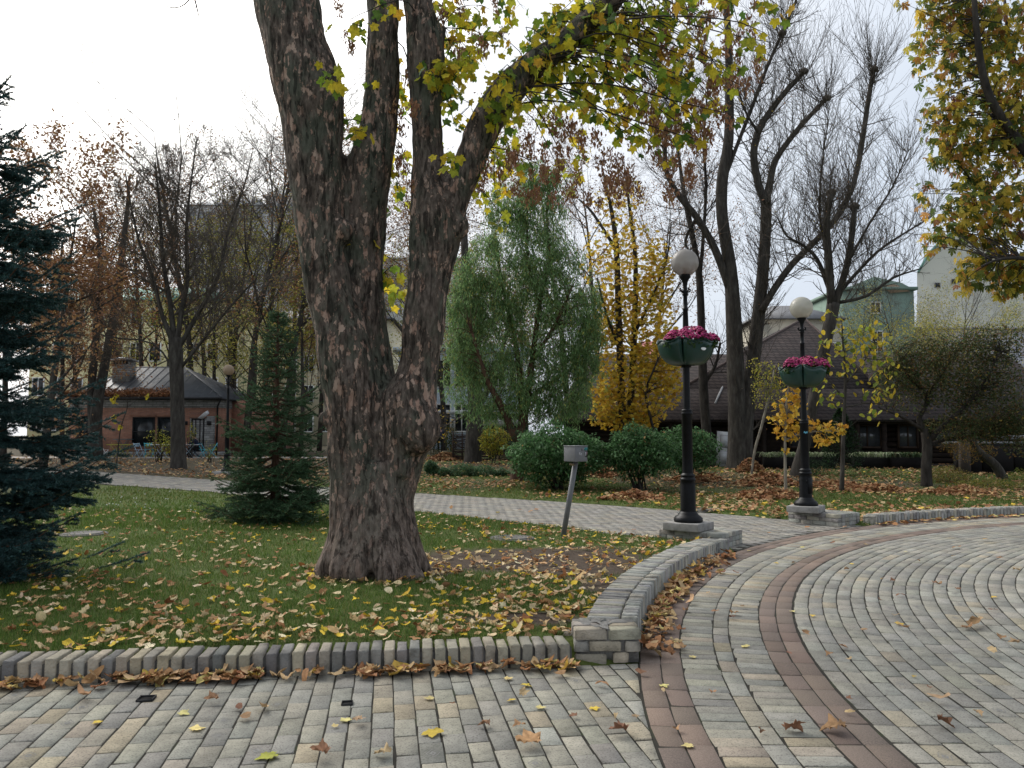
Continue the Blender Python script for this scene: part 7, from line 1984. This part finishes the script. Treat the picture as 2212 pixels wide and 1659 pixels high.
for r_, k in enumerate(order):
    if r_ < left and vis[k]:
        yel = lc[k][0] > 2.2 * lc[k][2] * 2
        drop((x[k], y[k], z[k]), sz[k], .38, DRY_MESH if rgr.random() < .7 else FLAT_MESH, lc[k], *lawn_lb(px[k], lc[k]), rgr)
    else:
        v = DRY[rgr.integers(len(DRY))]; rest.inst(v[0], None, v[1], A([x[k], y[k], z[k]]), rand_rot(rgr, 1, .4) * sz[k], lc[k:k + 1])
tag(rest.obj('leaf_litter', MT['dryleaf']), 'fallen yellow and tan leaves strewn over the lawn under the maple', 'leaves', None, 'stuff')
# litter of the lawns beyond, small simple leaves
n = 42000; y = 13.2 * (46 / 13.2) ** rgr.uniform(0, 1, n); x = rgr.uniform(-1, 1, n) * (y * .70 + .6)
k = (sd_paved(x, y) > .0) & (y > pl(x, far_w)) & (rgr.uniform(0, 1, n) < np.clip(.22 + 1.5 * (fbm(x, y, .55, 14) - .42) + .35 * sstep(24, 30, y), .04, 1)) & (sd_plaza(x, y) > .3)
x, y = x[k], y[k]; a = Acc()
V6 = A((0, -.6, .0), (.45, -.1, .18), (.35, .5, .05), (0, .9, .2), (-.4, .45, .1), (-.45, -.1, .2)); F6 = np.array([(0, 1, 5), (1, 4, 5), (1, 2, 4), (2, 3, 4)])
a.inst(V6, None, F6, np.c_[x, y, ground_z(x, y) + rgr.uniform(.02, .06, len(x))], rand_rot(rgr, len(x), .45) * rgr.uniform(.06, .11, len(x))[:, None, None], pick(rgr, len(x), [(3, (.34, .19, .09)), (3, (.27, .13, .06)), (2, (.44, .28, .14)), (1.2, (.5, .38, .2)), (.5, (.55, .38, .05))], .16))
tag(a.obj('leaf_litter', MT['dryleaf']), 'brown leaf litter over the lawns beyond the path', 'leaves', None, 'stuff')
# thin litter on path and plaza far off
n = 900; y = rgr.uniform(10, 24, n); x = rgr.uniform(-1, 1, n) * (y * .7); k = (sd_path(x, y) < -.05) & (rgr.uniform(0, 1, n) < .12)
n2 = 260; th = np.radians(rgr.uniform(80, 124, n2)); r = 12.77 - np.abs(rgr.normal(0, .16, n2)); x = np.r_[x[k], C0[0] + r * np.cos(th)]; y = np.r_[y[k], C0[1] + r * np.sin(th)]
a = Acc(); a.inst(V6, None, F6, np.c_[x, y, T(x, y) + .025], rand_rot(rgr, len(x), .3) * rgr.uniform(.06, .1, len(x))[:, None, None], pick(rgr, len(x), PAVE_L, .15))
tag(a.obj('leaf_litter', MT['dryleaf']), 'thin line of leaves along the far kerb and path', 'leaves', None, 'stuff')
# raked heaps
def heap(label, px, py, w_px, h_px, seed):
    c = G(px, py); Y = c[1]; rx = w_px * Y / FOC / 2; h = h_px * Y / FOC; rg = np.random.default_rng(seed); z0 = float(ground_z(c[0], c[1]))
    t = thing('leaf_heap', label, 'leaf heap', (c[0], c[1], z0), group='raked heaps of leaves')
    na, nr = 26, 9; V = []
    for k in range(nr):
        for m in range(na):
            f = k / (nr - 1); th = m * 2 * math.pi / na; wv = 1 + .18 * math.sin(th * 3 + seed) + .1 * math.sin(th * 5)
            V.append((c[0] + rx * f * wv * math.cos(th), c[1] + rx * .75 * f * wv * math.sin(th), z0 - .03 + h * (1 - f ** 1.5) * (1 + .25 * math.sin(th * 2 + seed)) + rg.normal(0, .015)))
    a = Acc().add(V, [(k * na + m, k * na + (m + 1) % na, (k + 1) * na + (m + 1) % na, (k + 1) * na + m) for k in range(nr - 1) for m in range(na)]); a.obj('core', flat('heap_core', (.13, .065, .032), 1), t)
    n = int(900 * max(rx, .8)); f = np.sqrt(rg.uniform(0, 1.15, n)); th = rg.uniform(0, 6.283, n); wv = 1 + .18 * np.sin(th * 3 + seed) + .1 * np.sin(th * 5)
    pos = np.c_[c[0] + rx * f * wv * np.cos(th), c[1] + rx * .75 * f * wv * np.sin(th), z0 + np.maximum(h * (1 - f ** 1.5) * (1 + .25 * np.sin(th * 2 + seed)), .01) + rg.uniform(0, .04, n)]
    a = Acc(); a.inst(V6, None, F6, pos, rand_rot(rg, n, .7) * rg.uniform(.07, .12, n)[:, None, None], pick(rg, n, [(3, (.32, .16, .075)), (3, (.24, .11, .05)), (2, (.42, .25, .12)), (1, (.5, .36, .18))], .16))
    tag(a.obj('leaves', MT['dryleaf'], t), kind='stuff')
for k, (lb, x, y, w, h) in enumerate([('heap of brown leaves by the path left of the nearer lamp', 1372, 1080, 130, 16), ('heap of brown leaves between the two round shrubs', 1290, 1030, 90, 22), ('heap of brown leaves right behind the nearer lamp', 1505, 1040, 110, 16), ('long low heap of leaves before the thin sapling', 1660, 1078, 150, 17),
                                      ('brown leaf heap against the porch by the great trunk', 1618, 1020, 60, 22), ('wide leaf heap between the sapling and leaning foot', 1655, 1048, 130, 22), ('low row of raked leaves left of the hawthorn trunk', 1890, 1062, 150, 12), ('leaf heap right of the hawthorn trunk', 2080, 1068, 130, 13), ('leaf heap behind the low shrubs beside the maple', 960, 995, 70, 14), ('long row of raked leaves right of the farther lamp', 1800, 1052, 120, 10)]):
    heap(lb, x, y, w, h, 300 + k)
# white clover flowers near the spruce
a = Acc(); pts = [G(rgr.normal(300, 60), rgr.normal(1092, 10)) for _ in range(26)] ; V, Q = lathe_vq([(.002, 0), (.016, .01), (.011, .022), (.001, .024)], 6)
a.inst(V, Q, None, np.array([p + A(0, 0, .05) for p in pts]), None, np.tile(A(.6, .6, .56), (26, 1)))
tag(a.obj('clover_flowers', flat('clover_white', (1, 1, 1), .7, src='col')), 'small white flowers in the grass by the dark spruce', 'flowers', None, 'stuff')
